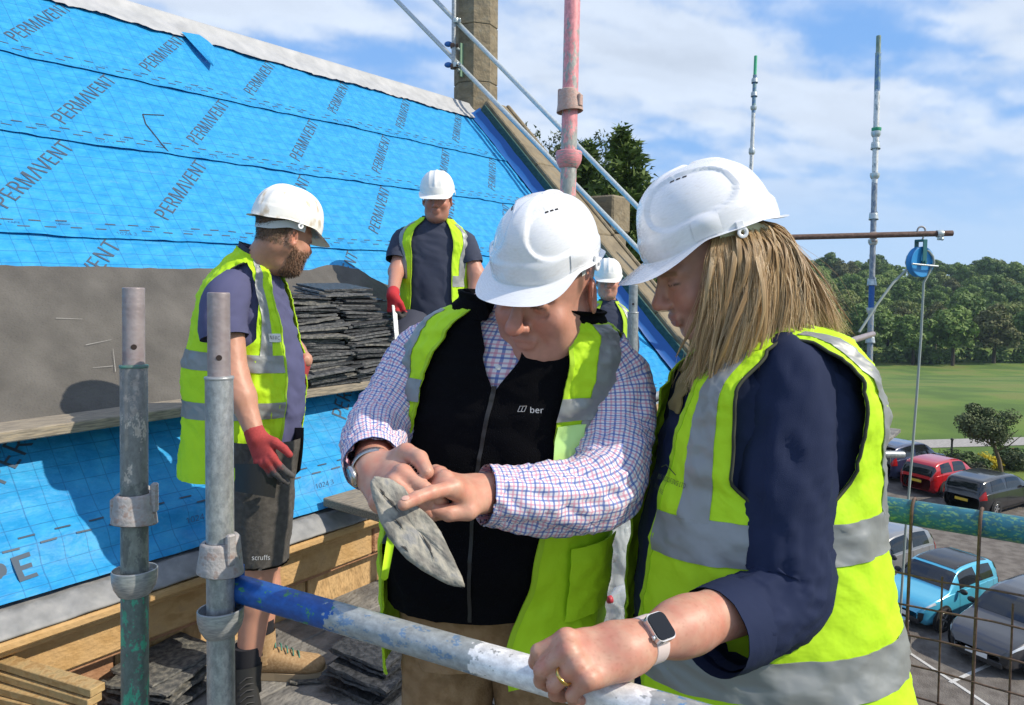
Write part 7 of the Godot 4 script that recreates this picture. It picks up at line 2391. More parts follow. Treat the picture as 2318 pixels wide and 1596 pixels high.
	part(vs, "reflective_tape", cloth(l, [[4.0, 0.345], [7.0, 0.362], [8.4, 0.335], [9.2, 0.30]], [[4.0, 0.392], [7.0, 0.402], [8.4, 0.375], [9.2, 0.34]], 4.5, 8.9, off_t, 8, 40, 0.0016), M.tape)
	part(vs, "reflective_tape", cloth(l, [[4.0, 0.045], [6.0, 0.060], [8.4, 0.135], [9.2, 0.18]], [[4.0, 0.095], [6.0, 0.112], [8.4, 0.18], [9.2, 0.22]], 4.5, 8.9, off_t, 8, 40, 0.0016), M.tape)
	# piping round the armhole
	var rimg := Geo.new()
	for e in [-1.0, 1.0]:
		var line := []
		for k in 41:
			var v := lerpf(4.45, 8.85, k / 40.0)
			var hh := table([[0.0, 0.0], [4.4, 0.0], [5.2, 0.075], [7.0, 0.085], [8.2, 0.045], [8.9, 0.0]], v)
			line.append(l.at(0.25 + e * hh, v, table(off_t, v) - 0.001))
		rimg.tube(line, [0.0032], 8)
	part(vs, "armhole_piping", rimg, M.piping)
	var ink := mat(lin(0.05, 0.07, 0.02), 0.7)
	plain_text(vs, "lettering", "BS ROOFING LTD", l, 0.443, 5.02, 0.032, 0.062, 0.0085, ink, 1.0, -0.10)
	plain_text(vs, "lettering", "31 555 3636", l, 0.443, 4.88, 0.032, 0.040, 0.0075, ink, 1.0, -0.10)
	rimg = Geo.new()
	var ra := l.at(0.447, 5.20, 0.033); var rb := l.at(0.436, 5.27, 0.033); var rc := l.at(0.408, 5.16, 0.033)
	rimg.tube([ra, rb, rc], [0.0009], 5)
	part(vs, "roof_line_emblem", rimg, ink)
	# hair: a cap and falling strands, blown back a little
	g = Geo.new()
	s = Sdf.new()
	s.ell(ht * Vector3(0, 0.010, -0.026), ht.basis, Vector3(0.081, 0.085, 0.094), 0.02)
	s.cap(ht * Vector3(0.052, -0.02, -0.025), px(1628, 820, 1.365), 0.024, 0.022, 0.03)
	s.cap(ht * Vector3(0.0, -0.02, -0.065), px(1735, 765, 1.40), 0.030, 0.014, 0.04)
	s.cap(ht * Vector3(0.03, -0.02, -0.06), px(1668, 800, 1.385), 0.038, 0.032, 0.04)
	s.cap(ht * Vector3(-0.055, -0.02, -0.02), px(1615, 840, 1.47), 0.028, 0.030, 0.03)
	var hcol := Color(0.44, 0.29, 0.14)
	s.mesh_into(g, 0.007, func(p: Vector3) -> Color: return hcol, func(p: Vector3) -> bool:
		var q := ht.affine_inverse() * p
		return q.z < 0.028 and q.y < 0.05)
	var hm := mat(Color.WHITE, 0.34)
	hm.vertex_color_use_as_albedo = true
	var hair := part(w, "hair", g, hm)
	var tones := [Color(0.62, 0.43, 0.22), Color(0.73, 0.54, 0.31), Color(0.50, 0.325, 0.155), Color(0.80, 0.64, 0.42), Color(0.36, 0.22, 0.10)]
	var pick_col := func(r: RandomNumberGenerator) -> Color: return tones[r.randi() % 5]
	var lock := func(a: float, b: float, r: RandomNumberGenerator) -> Array:
		# a: round the head from the temple near us, behind, to the far temple; b: depth in the mass
		var ang: float = lerp(deg_to_rad(78.0), deg_to_rad(264.0), a)
		var rt := ht * Vector3(sin(ang) * (0.079 + 0.010 * b), 0.030 + 0.030 * r.randf(), cos(ang) * (0.096 + 0.008 * b) - 0.012)
		var ends := [px(1578, 866, 1.33), px(1606, 884, 1.32), px(1648, 872, 1.315), px(1700, 830, 1.32), px(1780, 795, 1.335), px(1850, 772, 1.35), px(1890, 752, 1.38), px(1870, 745, 1.42), px(1700, 800, 1.49), px(1570, 830, 1.48)]
		var q: float = a * 8.999
		var en: Vector3 = (ends[int(q)] as Vector3).lerp(ends[int(q) + 1], q - int(q))
		en += Vector3(r.randfn() * 0.016, r.randfn() * 0.016, r.randfn() * 0.012)
		if r.randf() < 0.3: en = rt.lerp(en, r.randf_range(0.62, 0.95))
		var out := (rt - ht.origin).normalized()
		var fall := Vector3(0, -0.016, 0) * smoothstep(0.3, 0.6, a)
		var clump := Vector3(sin(floor(a * 46.0) * 7.3), sin(floor(a * 46.0) * 3.1), sin(floor(a * 46.0) * 5.7)) * 0.006
		en += clump * 1.2
		var m1 := rt.lerp(en, 0.30) + out * (0.022 + 0.018 * b) + fall * 0.3 + clump * 0.5 + Vector3(r.randfn(), r.randfn(), r.randfn()) * 0.0035
		var m2 := rt.lerp(en, 0.66) + out * (0.020 + 0.016 * b) + fall + clump + Vector3(r.randfn(), r.randfn(), r.randfn()) * 0.005
		var line := spline([rt, m1, m2, en], 4)
		var side := (en - rt).cross(out).normalized()
		var ph: float = floor(a * 46.0) * 2.1 + r.randf() * 0.5
		for j in line.size():
			var tt := float(j) / (line.size() - 1)
			line[j] += (side * sin(tt * 7.5 + ph) + out * sin(tt * 6.0 + ph * 1.7)) * 0.0055 * tt
		return line
	# locks: flattened strands laid over one another, finely streaked along their length
	var img := Image.create(128, 256, false, Image.FORMAT_RGB8)
	var hgt := Image.create(128, 256, false, Image.FORMAT_L8)
	var fz := FastNoiseLite.new(); fz.seed = 4; fz.frequency = 1.0; fz.fractal_octaves = 3
	for yy in 256:
		for xx in 128:
			var aa := TAU * xx / 128.0
			var q := fz.get_noise_3d(cos(aa) * 9.0, sin(aa) * 9.0, yy * 0.011)
			var q2 := fz.get_noise_3d(cos(aa) * 30.0, sin(aa) * 30.0, yy * 0.02 + 40.0)
			var m := clampf(0.5 + 0.75 * q + 0.45 * q2, 0.0, 1.0)
			img.set_pixel(xx, yy, Color(lerpf(0.62, 1.0, m), lerpf(0.56, 1.0, m), lerpf(0.47, 1.0, m)))
			hgt.set_pixel(xx, yy, Color(m, m, m))
	hgt.bump_map_to_normal_map(5.0)
	var lm := mat(Color.WHITE, 0.36)
	lm.vertex_color_use_as_albedo = true
	lm.albedo_texture = ImageTexture.create_from_image(img)
	lm.normal_enabled = true; lm.normal_texture = ImageTexture.create_from_image(hgt)
	lm.uv1_scale = Vector3(1, 2.2, 1)
	var lr := RandomNumberGenerator.new(); lr.seed = 77
	var locks := Geo.new()
	for layer in 4:
		for k in 165:
			var a2 := (k + 0.5 + lr.randf_range(-0.3, 0.3)) / 165.0
			var line: Array = lock.call(a2, layer / 3.0, lr)
			var o2: Vector3 = (line[0] - ht.origin).normalized()
			var sd: Vector3 = (line[2] - line[0]).cross(o2).normalized()
			var wd := lr.randf_range(0.75, 1.35)
			var radii := []
			for j in line.size():
				var t := float(j) / (line.size() - 1)
				radii.append((0.0037 + 0.0014 * sin(t * PI)) * wd * (1.0 - 0.82 * pow(t, 2.6)))
			locks.tube(line, radii, 12, false, 0.42, sd)
			var tone: Color = tones[lr.randi() % 4].lerp(tones[1], 0.35) * lr.randf_range(0.85, 1.12)
			tone.a = 1.0
			locks.paint(tone)
	part(hair, "locks", locks, lm)
	part(hair, "flyaway_hairs", hair_strands(5, ht, 8000, pick_col, lock, 0.00030), hm)

func make_worker() -> void:
	var l := Loft.new()
	l.nz.seed = 13; l.nz.frequency = 1.0; l.fold = 0.009; l.crease = 0.005; l.fold_freq = Vector2(1.7, 1.3)
	var D := 2.70
	ring_px(l, 436, 1075, D, 655, 1075, D, 0.145)
	ring_px(l, 436, 990, D, 672, 985, D, 0.145)
	ring_px(l, 436, 915, D, 682, 915, D, 0.145)
	ring_px(l, 432, 840, D, 685, 850, D, 0.142)
	ring_px(l, 447, 765, D, 672, 780, D, 0.135)
	ring_px(l, 462, 700, D, 655, 715, D, 0.128, 2.4)
	ring_px(l, 482, 645, D, 640, 665, D, 0.115, 2.4)
	ring_px(l, 520, 600, D, 628, 628, D, 0.085)
	ring_px(l, 545, 570, D, 622, 605, D, 0.066)
	ring_px(l, 550, 545, D, 625, 585, D, 0.062)
	var foot := Vector3(px(580, 1560, 2.68).x, 0, px(580, 1560, 2.68).z)
	var o := thing("person", "bearded person in shorts, purple blue t-shirt and red gloves looking back at the roof", "person", foot)
	var ht := frame(px(644, 528, 2.68), Vector3(0.62, -0.25, -0.74), Vector3(0.22, 0.95, -0.12))
	var skin := Color(0.47, 0.235, 0.155)
	var g := Geo.new()
	var s := Sdf.new()
	head_field(s, ht, px(580, 612, 2.70), 0.064, 1.0, 0.25, 1.04)
	s.mesh_into(g, 0.0055, skin_colour(ht, skin, 1.0, 0.75, Color(0.105, 0.052, 0.026), 0.012, 0.0, 1.04))
	var hs := s
	var hg := Geo.new()
	hg.v = g.v.duplicate()
	s = Sdf.new()
	body_core(s, l, 0.035, 0.8, 8.0, 7)
	# legs
	var hipn := px(596, 1010, 2.62); var kn := px(590, 1270, 2.62); var an := Vector3(px(560, 1500, 2.60).x, 0.13, px(560, 1500, 2.60).z)
	var hipf := px(585, 1010, 2.82); var kf := px(600, 1262, 2.82); var af := Vector3(px(592, 1480, 2.80).x, 0.13, px(592, 1480, 2.80).z)
	for q in [[hipn, kn, an], [hipf, kf, af]]:
		s.cap(q[0], q[1], 0.072, 0.058, 0.03)
		s.cap(q[1], (q[1] as Vector3).lerp(q[2], 0.35), 0.055, 0.056, 0.03)
		s.cap((q[1] as Vector3).lerp(q[2], 0.35), q[2], 0.056, 0.038, 0.03)
	var sh := px(512, 680, 2.56); var el := px(533, 858, 2.50); var wr := px(580, 990, 2.46)
	s.cap(sh, el, 0.052, 0.042, 0.03)
	s.cap(el, el.lerp(wr, 0.3), 0.042, 0.043, 0.03)
	s.cap(el.lerp(wr, 0.3), wr, 0.043, 0.030, 0.03)
	var shf := px(600, 680, 2.86); var elf := px(668, 800, 2.92); var wrf := px(690, 815, 2.80)
	s.cap(shf, elf, 0.048, 0.04, 0.03); s.cap(elf, wrf, 0.04, 0.03, 0.03)
	var tan := FastNoiseLite.new(); tan.seed = 3; tan.frequency = 1.0
	s.mesh_into(g, 0.011, func(w: Vector3) -> Color:
		var m := 1.0 + 0.08 * tan.get_noise_3d(w.x * 40, w.y * 40, w.z * 40)
		return Color(0.50 * m, 0.25 * m, 0.17 * m))
	part(o, "body", g, M.skin)
	helmet(o, ht, "rib", M.shell_dirty, 1.03, 0.042, mat(lin(0.55, 0.56, 0.55), 0.5), true)
	var hi := ht.affine_inverse()
	var bm := mat(Color.WHITE, 0.6)
	bm.vertex_color_use_as_albedo = true
	part(o, "beard", whiskers(9, hg, hs, func(w: Vector3) -> float:
		var p := hi * w / 1.04
		return smoothstep(-0.030, -0.060, p.y - 0.35 * maxf(0.0, 0.03 - p.z)) * smoothstep(-0.016, 0.012, p.z) * smoothstep(-0.150, -0.128, p.y), 3600, 0.013, 0.0008, ht.basis * Vector3(0, -0.8, 0.3), Color(0.125, 0.062, 0.030)), bm)
	part(o, "hair", whiskers(8, hg, hs, func(w: Vector3) -> float:
		var p := hi * w / 1.04
		return smoothstep(-0.055, -0.035, p.y) * smoothstep(-0.012, -0.03, p.z) * smoothstep(0.05, 0.04, p.y), 3600, 0.007, 0.0008, ht.basis * Vector3(0, -1.0, -0.1), Color(0.115, 0.072, 0.04)), bm)
	# gloves
	var red := func(f: Transform3D, reach: float) -> Callable:
		var inv := f.affine_inverse()
		return func(w: Vector3) -> Color:
			var p := inv * w
			var m := 1.0 + 0.25 * tan.get_noise_3d(w.x * 130, w.y * 130, w.z * 130)
			var dark := smoothstep(reach - 0.02, reach + 0.012, Vector2(p.x, p.y).length() + 0.02 * tan.get_noise_3d(w.x * 60, w.y * 60, w.z * 60))
			return Color(0.36 * m, 0.045 * m, 0.045 * m).lerp(Color(0.075 * m, 0.07 * m, 0.07 * m), dark)
	var hf := hand_frame(wr, px(606, 1050, 2.44) - wr, Vector3(-0.2, 0.1, 1.0), Vector3(1, 0.2, 0))
	g = Geo.new()
	s = Sdf.new()
	hand_field(s, hf, [[16, 18, 12, 10], [18, 22, 12, 2], [22, 24, 14, -5], [22, 26, 16, -12]], [Vector3(0.045, -0.006, 0.050), Vector3(0.078, -0.010, 0.068), Vector3(0.104, -0.014, 0.076)], 1.0, 1.16)
	s.cap(wr.lerp(el, 0.10), wr, 0.033, 0.031, 0.012)
	s.mesh_into(g, 0.0042, red.call(hf, 0.125))
	part(o, "glove", g, M.glove_red)
	var hf2 := hand_frame(wrf, Vector3(-0.2, -0.9, 0.3), Vector3(1, 0, 0.3), Vector3(0, 0, 1))
	g = Geo.new()
	s = Sdf.new()
	hand_field(s, hf2, [[30, 30, 20, 4], [34, 34, 20, 0], [36, 34, 20, -4], [40, 34, 20, -8]], [Vector3(0.045, -0.006, 0.045), Vector3(0.075, -0.010, 0.055), Vector3(0.10, -0.014, 0.055)], 1.0, 1.16)
	s.mesh_into(g, 0.006, red.call(hf2, 0.14))
	part(o, "glove", g, M.glove_red)
	# clothes: front of the body is at u = 0
	part(o, "t_shirt", cloth(l, [[0.0, 0.0]], [[0.0, 1.0]], 0.9, 8.6, [[0.0, 0.010], [4.0, 0.004], [8.6, 0.004]], 80, 60, 0.003), M.tshirt)
	part(o, "neck_band", cloth(l, [[0.0, 0.0]], [[0.0, 1.0]], 8.25, 8.75, 0.008, 50, 4, 0.004), M.tshirt_dark)
	part(o, "t_shirt_sleeve", sleeve([px(540, 640, 2.62), px(512, 680, 2.555), px(505, 730, 2.53), px(508, 765, 2.52)], [0.060, 0.078, 0.078, 0.076], 36, 8, 0.004, 41, 1.0, 14.0), M.tshirt)
	part(o, "t_shirt_sleeve", sleeve([px(590, 640, 2.80), px(612, 690, 2.87), px(630, 735, 2.90)], [0.06, 0.07, 0.068], 28, 8, 0.004, 42), M.tshirt)
	var vs := vest(o, l, 0.0,
		[[0.0, 0.115], [2.0, 0.105], [4.5, 0.095], [6.5, 0.105], [8.5, 0.12]],
		[[0.0, 0.10], [2.0, 0.09], [4.5, 0.08], [6.5, 0.09], [8.5, 0.11]],
		[[0.0, 0.0], [3.6, 0.0], [4.3, 0.065], [6.0, 0.085], [7.0, 0.045], [7.7, 0.0], [9.0, 0.0]],
		0.15, 8.35, [[0.0, 0.040], [2.0, 0.022], [4.0, 0.018], [6.0, 0.026], [7.0, 0.028], [8.3, 0.014]], M.hivis, 64)
	var ot := [[0.0, 0.0425], [2.0, 0.0245], [4.0, 0.0205], [6.0, 0.0285], [7.0, 0.0305], [8.3, 0.0165]]
	for b in [[1.75, 2.25], [3.2, 3.72]]: part(vs, "reflective_tape", cloth(l, [[0.0, 0.108]], [[0.0, 0.905]], b[0], b[1], ot, 70, 8, 0.0016), M.tape)
	part(vs, "reflective_tape", cloth(l, [[3.0, 0.145], [5.0, 0.135], [7.0, 0.155], [8.3, 0.19]], [[3.0, 0.185], [5.0, 0.165], [7.0, 0.19], [8.3, 0.23]], 3.7, 8.2, ot, 8, 40, 0.0016), M.tape)
	part(vs, "chest_badge", cloth(l, [[3.0, 0.107]], [[3.0, 0.148]], 4.15, 4.42, 0.0235, 6, 4, 0.001), mat(lin(0.7, 0.7, 0.66), 0.6))
	plain_text(vs, "lettering", "NFRC", l, 0.146, 4.24, 0.0255, 0.034, 0.013, mat(lin(0.12, 0.12, 0.14), 0.7))
	part(vs, "shoulder_piping", cloth(l, [[6.0, 0.330], [7.0, 0.29], [7.7, 0.25]], [[6.0, 0.34], [7.0, 0.30], [7.7, 0.26]], 4.6, 7.6, ot, 3, 30, 0.003), M.piping)
	# shorts with holster pockets
	part(o, "shorts", cloth(l, [[0.0, 0.0]], [[0.0, 1.0]], 0.0, 1.25, [[0.0, -0.012], [1.25, -0.006]], 60, 10, 0.003), M.shorts)
	part(o, "shorts_leg", sleeve([hipn + Vector3(0.0, 0.03, 0), hipn.lerp(kn, 0.4), kn + Vector3(0.005, -0.005, 0)], [0.125, 0.110, 0.088], 40, 12, 0.006, 44, 1.0, 9.0), M.shorts)
	part(o, "shorts_leg", sleeve([hipf + Vector3(0.0, 0.03, 0), hipf.lerp(kf, 0.4), kf + Vector3(0, -0.01, 0)], [0.115, 0.105, 0.086], 36, 12, 0.006, 45, 1.0, 9.0), M.shorts)
	g = Geo.new()
	g.grid(10, 14, func(a: float, t: float) -> Vector3: return px(lerp(532.0, 632.0 - 10.0 * t, a), lerp(1050.0, 1128.0 - 16.0 * (1.0 - a), t), 2.455 - 0.025 * sin(a * PI)))
	part(o, "holster_pocket", g, M.black_plastic)
	g = Geo.new()
	g.grid(6, 14, func(a: float, t: float) -> Vector3: return px(lerp(660.0, 688.0 - 8.0 * t * t, a), lerp(968.0, 1085.0 - 20.0 * a, t), 2.66 - 0.03 * a))
	part(o, "holster_pocket", g, M.black_plastic)
	plain_text(o, "lettering", "scruffs", leg_loft(hipn, kn, 0.0915), 0.243, 0.86, 0.012, 0.06, 0.017, mat(lin(0.6, 0.6, 0.6), 0.6))
	# socks and boots
	for q in [[an, kn, "black"], [af, kf, "tan"]]:
		var aa: Vector3 = q[0]
		g = Geo.new()
		g.tube([aa + Vector3(0, 0.09, 0), aa + Vector3(0, 0.03, 0), aa + Vector3(0, -0.03, 0)], [0.047, 0.045, 0.044], 20)
		part(o, "sock", g, mat(lin(0.012, 0.012, 0.016), 0.95))
	boot(o, "black_boot", Vector3(an.x - 0.01, 0, an.z - 0.01), Vector3(0.35, 0, 0.9), mat(lin(0.02, 0.02, 0.018), 0.6), M.black_plastic, 0.15, M.black_plastic)
	boot(o, "tan_boot", Vector3(af.x - 0.02, 0, af.z), Vector3(1.0, 0, -0.05), mottled([[0.3, lin(0.32, 0.20, 0.095)], [0.7, lin(0.44, 0.30, 0.16)]], 0.2, 0.03, 0.85, 1.0, 47), mat(lin(0.34, 0.27, 0.18), 0.8), 0.17, mat(lin(0.06, 0.20, 0.15), 0.8))

func leg_loft(a: Vector3, b: Vector3, r: float) -> Loft:
	var l := Loft.new()
	for k in 2: l.ring(b if k == 0 else b.lerp(a, 0.5), Vector3(1, 0, 0) * r, Vector3(0, 0, 1) * r)
	var t := Loft.new()
	t.ring(b.lerp(a, -0.05), Vector3(1, 0, 0) * r, Vector3(0, 0, 1) * r, 2.0); t.ring(b.lerp(a, 0.12), Vector3(1, 0, 0) * r, Vector3(0, 0, 1) * r, 2.0)
	return t

func make_roofer() -> void:   # stands on the eaves with a slater's bar
	var l := Loft.new()
	l.nz.seed = 17; l.nz.frequency = 1.0; l.fold = 0.010; l.fold_freq = Vector2(1.7, 1.3)
	var D := 4.50
	ring_px(l, 905, 770, D, 1060, 770, D, 0.120)
	ring_px(l, 912, 715, D, 1056, 715, D, 0.118)
	ring_px(l, 914, 655, D, 1054, 655, D, 0.116)
	ring_px(l, 911, 595, D, 1056, 598, D, 0.114)
	ring_px(l, 908, 552, D, 1058, 558, D, 0.102, 2.5)
	ring_px(l, 922, 518, D, 1046, 524, D, 0.080, 2.5)
	ring_px(l, 950, 498, D, 1026, 503, D, 0.060)
	ring_px(l, 962, 482, D, 1018, 486, D, 0.055)
	var foot := house_t * Vector3(1.75, 0.52, 0.02)
	var o := thing("person", "person in dark t-shirt and open yellow vest on the roof edge holding a bar", "person", foot)
	var ht := frame(px(990, 449, 4.44), Vector3(-0.02, -0.13, 0.99), Vector3(0, 0.99, 0.12))
	var skin := Color(0.46, 0.22, 0.155)
	var g := Geo.new()
	var s := Sdf.new()
	head_field(s, ht, px(990, 500, 4.50), 0.060, 1.0, 0.1, 1.02)
	s.mesh_into(g, 0.0065, skin_colour(ht, skin, 0.9, 0.0, Color(0.09, 0.055, 0.03), 0.02, 0.35, 1.02))
	s = Sdf.new()
	body_core(s, l, 0.03, 0.3, 6.2, 6)
	var sh := px(916, 545, 4.50); var el := px(897, 615, 4.42); var wr := px(889, 670, 4.10)
	s.cap(sh, el, 0.050, 0.044, 0.03); s.cap(el, wr, 0.044, 0.030, 0.03)
	var sh2 := px(1054, 552, 4.50); var el2 := px(1078, 622, 4.46); var wr2 := px(1070, 700, 4.40)
	s.cap(sh2, el2, 0.056, 0.050, 0.03); s.cap(el2, wr2, 0.048, 0.034, 0.03)
	var hp1 := px(938, 755, 4.44); var k1 := px(888, 835, 4.05); var a1 := px(790, 975, 3.86)
	var hp2 := px(1020, 760, 4.50); var k2 := px(1010, 905, 4.45); var a2 := Vector3(foot.x + 0.05, foot.y + 0.1, foot.z - 0.1)
	s.cap(hp1, k1, 0.072, 0.056, 0.03); s.cap(k1, a1, 0.054, 0.036, 0.03)
	s.cap(hp2, k2, 0.072, 0.056, 0.03); s.cap(k2, a2, 0.054, 0.036, 0.03)
	s.mesh_into(g, 0.013, func(_w: Vector3) -> Color: return Color(0.48, 0.235, 0.165))
	part(o, "body", g, M.skin)
	helmet(o, ht, "rib", M.shell_matt, 1.0, 0.042)
	var hf := hand_frame(wr, Vector3(0.06, -1.0, 0.12), Vector3(-0.6, 0.1, 0.8), Vector3(1, 0, 0.4))
	g = Geo.new()
	s = Sdf.new()
	hand_field(s, hf, [[50, 60, 30, 2], [55, 62, 30, 0], [58, 62, 30, -2], [60, 62, 30, -4]], [Vector3(0.045, -0.012, 0.045), Vector3(0.075, -0.03, 0.045), Vector3(0.09, -0.05, 0.03)], 1.0, 1.25)
	s.cap(wr.lerp(el, 0.15), wr, 0.036, 0.034, 0.012)
	var inv := hf.affine_inverse()
	s.mesh_into(g, 0.0065, func(w: Vector3) -> Color: return Color(0.45, 0.02, 0.03) if (inv * w).x < 0.088 else Color(0.05, 0.045, 0.045))
	part(o, "glove", g, M.glove_red)
	part(o, "t_shirt", cloth(l, [[0.0, 0.0]], [[0.0, 1.0]], 0.45, 6.5, 0.004, 64, 50, 0.003), M.tshirt_dark)
	part(o, "t_shirt_sleeve", sleeve([px(938, 528, 4.5), px(914, 545, 4.5), px(903, 572, 4.47), px(899, 590, 4.45)], [0.058, 0.070, 0.070, 0.068], 30, 8, 0.005, 51), M.tshirt_dark)
	part(o, "t_shirt_sleeve", sleeve([px(1030, 533, 4.5), px(1052, 552, 4.5), px(1063, 580, 4.48), px(1068, 598, 4.47)], [0.058, 0.070, 0.070, 0.068], 30, 8, 0.005, 52), M.tshirt_dark)
	part(o, "shorts", cloth(l, [[0.0, 0.0]], [[0.0, 1.0]], 0.0, 0.9, 0.0, 40, 8, 0.003), M.shorts_blue)
	part(o, "shorts_leg", sleeve([hp1 + Vector3(0, 0.05, 0), hp1.lerp(k1, 0.5), k1.lerp(hp1, 0.12)], [0.115, 0.105, 0.095], 30, 10, 0.006, 53), M.shorts_blue)
	part(o, "shorts_leg", sleeve([hp2 + Vector3(0, 0.05, 0), hp2.lerp(k2, 0.5), k2], [0.115, 0.105, 0.095], 30, 10, 0.006, 54), M.shorts_blue)
	boot(o, "work_boot", px(800, 1000, 3.86) - Vector3(0, 0.03, 0), Vector3(-0.5, -0.3, 0.6), mat(lin(0.30, 0.19, 0.10), 0.85), M.black_plastic, 0.15)
	boot(o, "work_boot", a2 - Vector3(0, 0.1, 0), Vector3(-0.2, 0, 1), mat(lin(0.30, 0.19, 0.10), 0.85), M.black_plastic, 0.15)
	var vs := vest(o, l, 0.25,
		[[0.0, 0.115], [2.0, 0.10], [4.0, 0.085], [5.0, 0.085], [6.5, 0.10]],
		[[0.0, 0.105], [2.0, 0.085], [4.0, 0.085], [5.0, 0.085], [6.5, 0.10]],
		[[0.0, 0.0], [2.6, 0.0], [3.2, 0.06], [4.3, 0.07], [5.0, 0.03], [5.4, 0.0]],
		0.3, 6.3, [[0.0, 0.035], [3.0, 0.02], [4.5, 0.03], [6.3, 0.014]], M.hivis, 44)
	var ot := [[0.0, 0.038], [3.0, 0.023], [4.5, 0.033], [6.3, 0.017]]
	for q in [[0.375, 0.42, 0.46], [0.075, 0.12, 0.05]]:
		part(vs, "reflective_tape", cloth(l, [[3.0, q[0]], [5.0, q[0] + (0.03 if q[0] > 0.25 else -0.03)]], [[3.0, q[1]], [5.0, q[1] + (0.03 if q[0] > 0.25 else -0.03)]], 2.4, 5.7, ot, 6, 24, 0.003), M.tape)
	part(vs, "reflective_tape", cloth(l, [[1.0, 0.08]], [[1.0, 0.16]], 2.1, 2.5, ot, 8, 5, 0.003), M.tape)
	# the bar he carries
	var h0 := wr + Vector3(0.012, -0.05, 0.03)
	var h1 := px(901, 800, 4.0)
	g = Geo.new()
	var d := (h1 - h0).normalized()
	g.box((h0 + h1) / 2, Vector3(0.030, (h1 - h0).length(), 0.006), Basis(Quaternion(Vector3.UP, d)), 0.002)
	single("slater_bar", g, M.steel_plain, "flat steel bar held downwards in a red glove", "tool", h0)

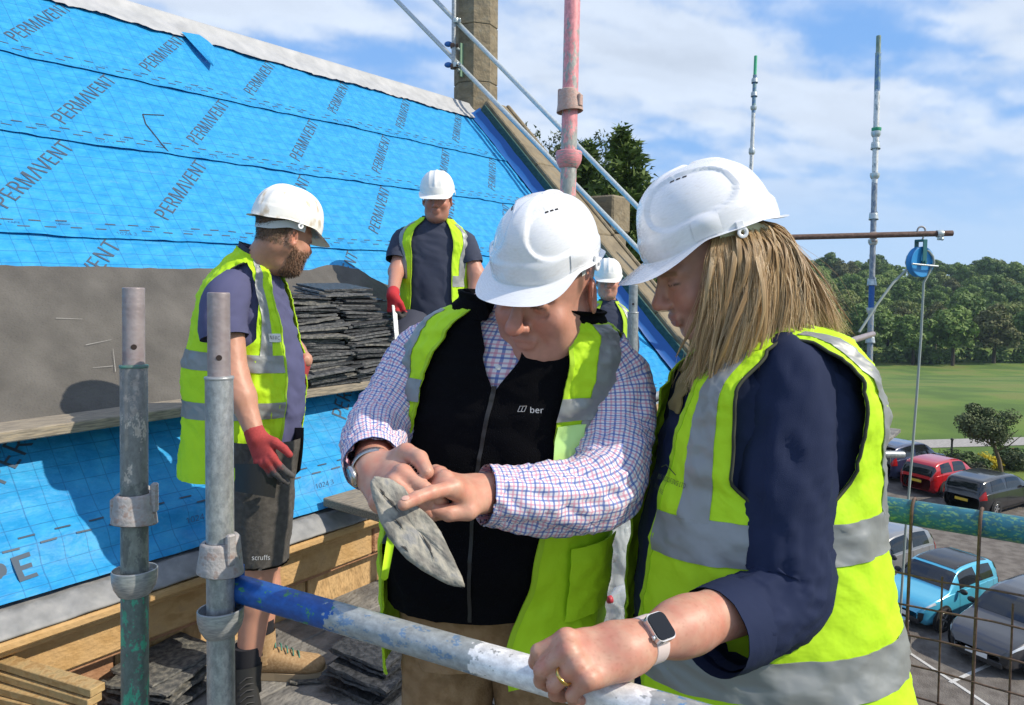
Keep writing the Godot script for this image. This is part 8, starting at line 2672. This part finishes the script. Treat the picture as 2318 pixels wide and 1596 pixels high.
func make_youth() -> void:
	var l := Loft.new()
	l.nz.seed = 19; l.nz.frequency = 1.0; l.fold = 0.008; l.fold_freq = Vector2(1.7, 1.3)
	var D := 5.5
	ring_px(l, 1335, 860, D, 1425, 860, D, 0.11)
	ring_px(l, 1332, 800, D, 1426, 800, D, 0.115)
	ring_px(l, 1330, 755, D, 1428, 757, D, 0.112)
	ring_px(l, 1330, 722, D, 1424, 725, D, 0.10, 2.5)
	ring_px(l, 1340, 698, D, 1414, 700, D, 0.078)
	ring_px(l, 1354, 684, D, 1398, 685, D, 0.058)
	ring_px(l, 1358, 674, D, 1394, 676, D, 0.052)
	var foot := Vector3(l.c[0].x, 0.50, l.c[0].z)
	var hx := house_t.basis.x; var hz := house_t.basis.z
	var o := thing("person", "young person in a dark top and faded yellow vest kneeling by the verge", "person", foot)
	var ht := frame(px(1376, 634, 5.46), Vector3(-0.12, -0.10, 0.98), Vector3(0.02, 0.99, 0.1))
	var g := Geo.new()
	var s := Sdf.new()
	head_field(s, ht, px(1377, 688, 5.51), 0.056, 1.03, 0.3, 0.98)
	s.mesh_into(g, 0.0075, skin_colour(ht, Color(0.52, 0.27, 0.195), 1.0, 0.0, Color(0.06, 0.035, 0.02), 0.01, 0.0, 0.98))
	s = Sdf.new()
	body_core(s, l, 0.03, 0.2, 5.2, 5)
	for k in [-1.0, 1.0]:
		var hip: Vector3 = Vector3(foot.x, 0.80, foot.z) + hx * 0.09 * k
		var knee: Vector3 = Vector3(foot.x, 0.57, foot.z) + hx * 0.11 * k + hz * 0.10
		s.cap(hip, knee, 0.07, 0.055, 0.03)
		s.cap(knee, knee + hx * 0.30 * k - hz * 0.08, 0.055, 0.036, 0.03)
		var shp := px(1377 + 44 * k, 730, 5.5)
		s.cap(shp, shp + Vector3(0.03 * k, -0.28, 0.02), 0.045, 0.04, 0.03)
		s.cap(shp + Vector3(0.03 * k, -0.28, 0.02), shp + Vector3(0.0, -0.5, 0.12), 0.04, 0.028, 0.03)
		hand_field(s, hand_frame(shp + Vector3(0.0, -0.5, 0.12), Vector3(0, -0.9, 0.3), Vector3(k, 0, 0.2), Vector3(0, 0, 1)), [[20, 30, 15, 3], [24, 30, 15, 0], [26, 30, 15, -3], [28, 30, 15, -6]], [Vector3(0.045, -0.006, 0.045), Vector3(0.075, -0.010, 0.05), Vector3(0.095, -0.014, 0.045)], 0.95, 1.1)
	s.mesh_into(g, 0.016, func(_w: Vector3) -> Color: return Color(0.5, 0.26, 0.19))
	part(o, "body", g, M.skin)
	helmet(o, ht, "rib", M.shell_matt, 0.98, 0.040)
	part(o, "top", cloth(l, [[0.0, 0.0]], [[0.0, 1.0]], 0.0, 5.6, 0.004, 48, 40, 0.003), M.tshirt_dark)
	for k in [-1.0, 1.0]:
		var shp := px(1377 + 40 * k, 722, 5.5)
		part(o, "sleeve", sleeve([shp - Vector3(0.03 * k, 0, 0), shp + Vector3(0.015 * k, -0.03, 0), shp + Vector3(0.035 * k, -0.18, 0.01), shp + Vector3(0.035 * k, -0.25, 0.02)], [0.05, 0.066, 0.062, 0.058], 24, 6, 0.004, 61), M.tshirt_dark)
		var hip: Vector3 = Vector3(foot.x, 0.84, foot.z) + hx * 0.07 * k
		var knee: Vector3 = Vector3(foot.x, 0.575, foot.z) + hx * 0.11 * k + hz * 0.10
		part(o, "trouser_leg", sleeve([hip, hip.lerp(knee, 0.5), knee, knee + hx * 0.15 * k - hz * 0.04, knee + hx * 0.28 * k - hz * 0.075], [0.09, 0.092, 0.082, 0.076, 0.07], 24, 6, 0.005, 62), M.shorts)
		boot(o, "work_boot", knee + hx * 0.31 * k - hz * 0.085 - Vector3(0, 0.06, 0), hz * 0.5 + hx * 0.9 * k, M.black_plastic, M.black_plastic, 0.12)
	var vs := vest(o, l, 0.25, [[0.0, 0.07], [4.0, 0.085], [5.5, 0.10]], [[0.0, 0.06], [4.0, 0.08], [5.5, 0.10]], [[0.0, 0.0], [1.7, 0.0], [2.3, 0.06], [3.3, 0.07], [4.0, 0.03], [4.4, 0.0]], 0.0, 5.3, [[0.0, 0.03], [3.0, 0.025], [5.3, 0.012]], M.hivis_worn, 36)
	for q in [[0.37, 0.42], [0.08, 0.13]]: part(vs, "reflective_tape", cloth(l, [[0.0, q[0]]], [[0.0, q[1]]], 1.0, 4.8, [[0.0, 0.034], [3.0, 0.029], [5.3, 0.016]], 6, 20, 0.003), M.tape)
func _ready() -> void:
	rng.seed = 7
	make_camera_and_light()
	make_materials()
	cloth_materials()
	make_house()
	make_scaffold()
	make_site()
	make_man()
	make_woman()
	make_worker()
	make_roofer()
	make_youth()
	make_land()
	make_woods()
	make_cars()
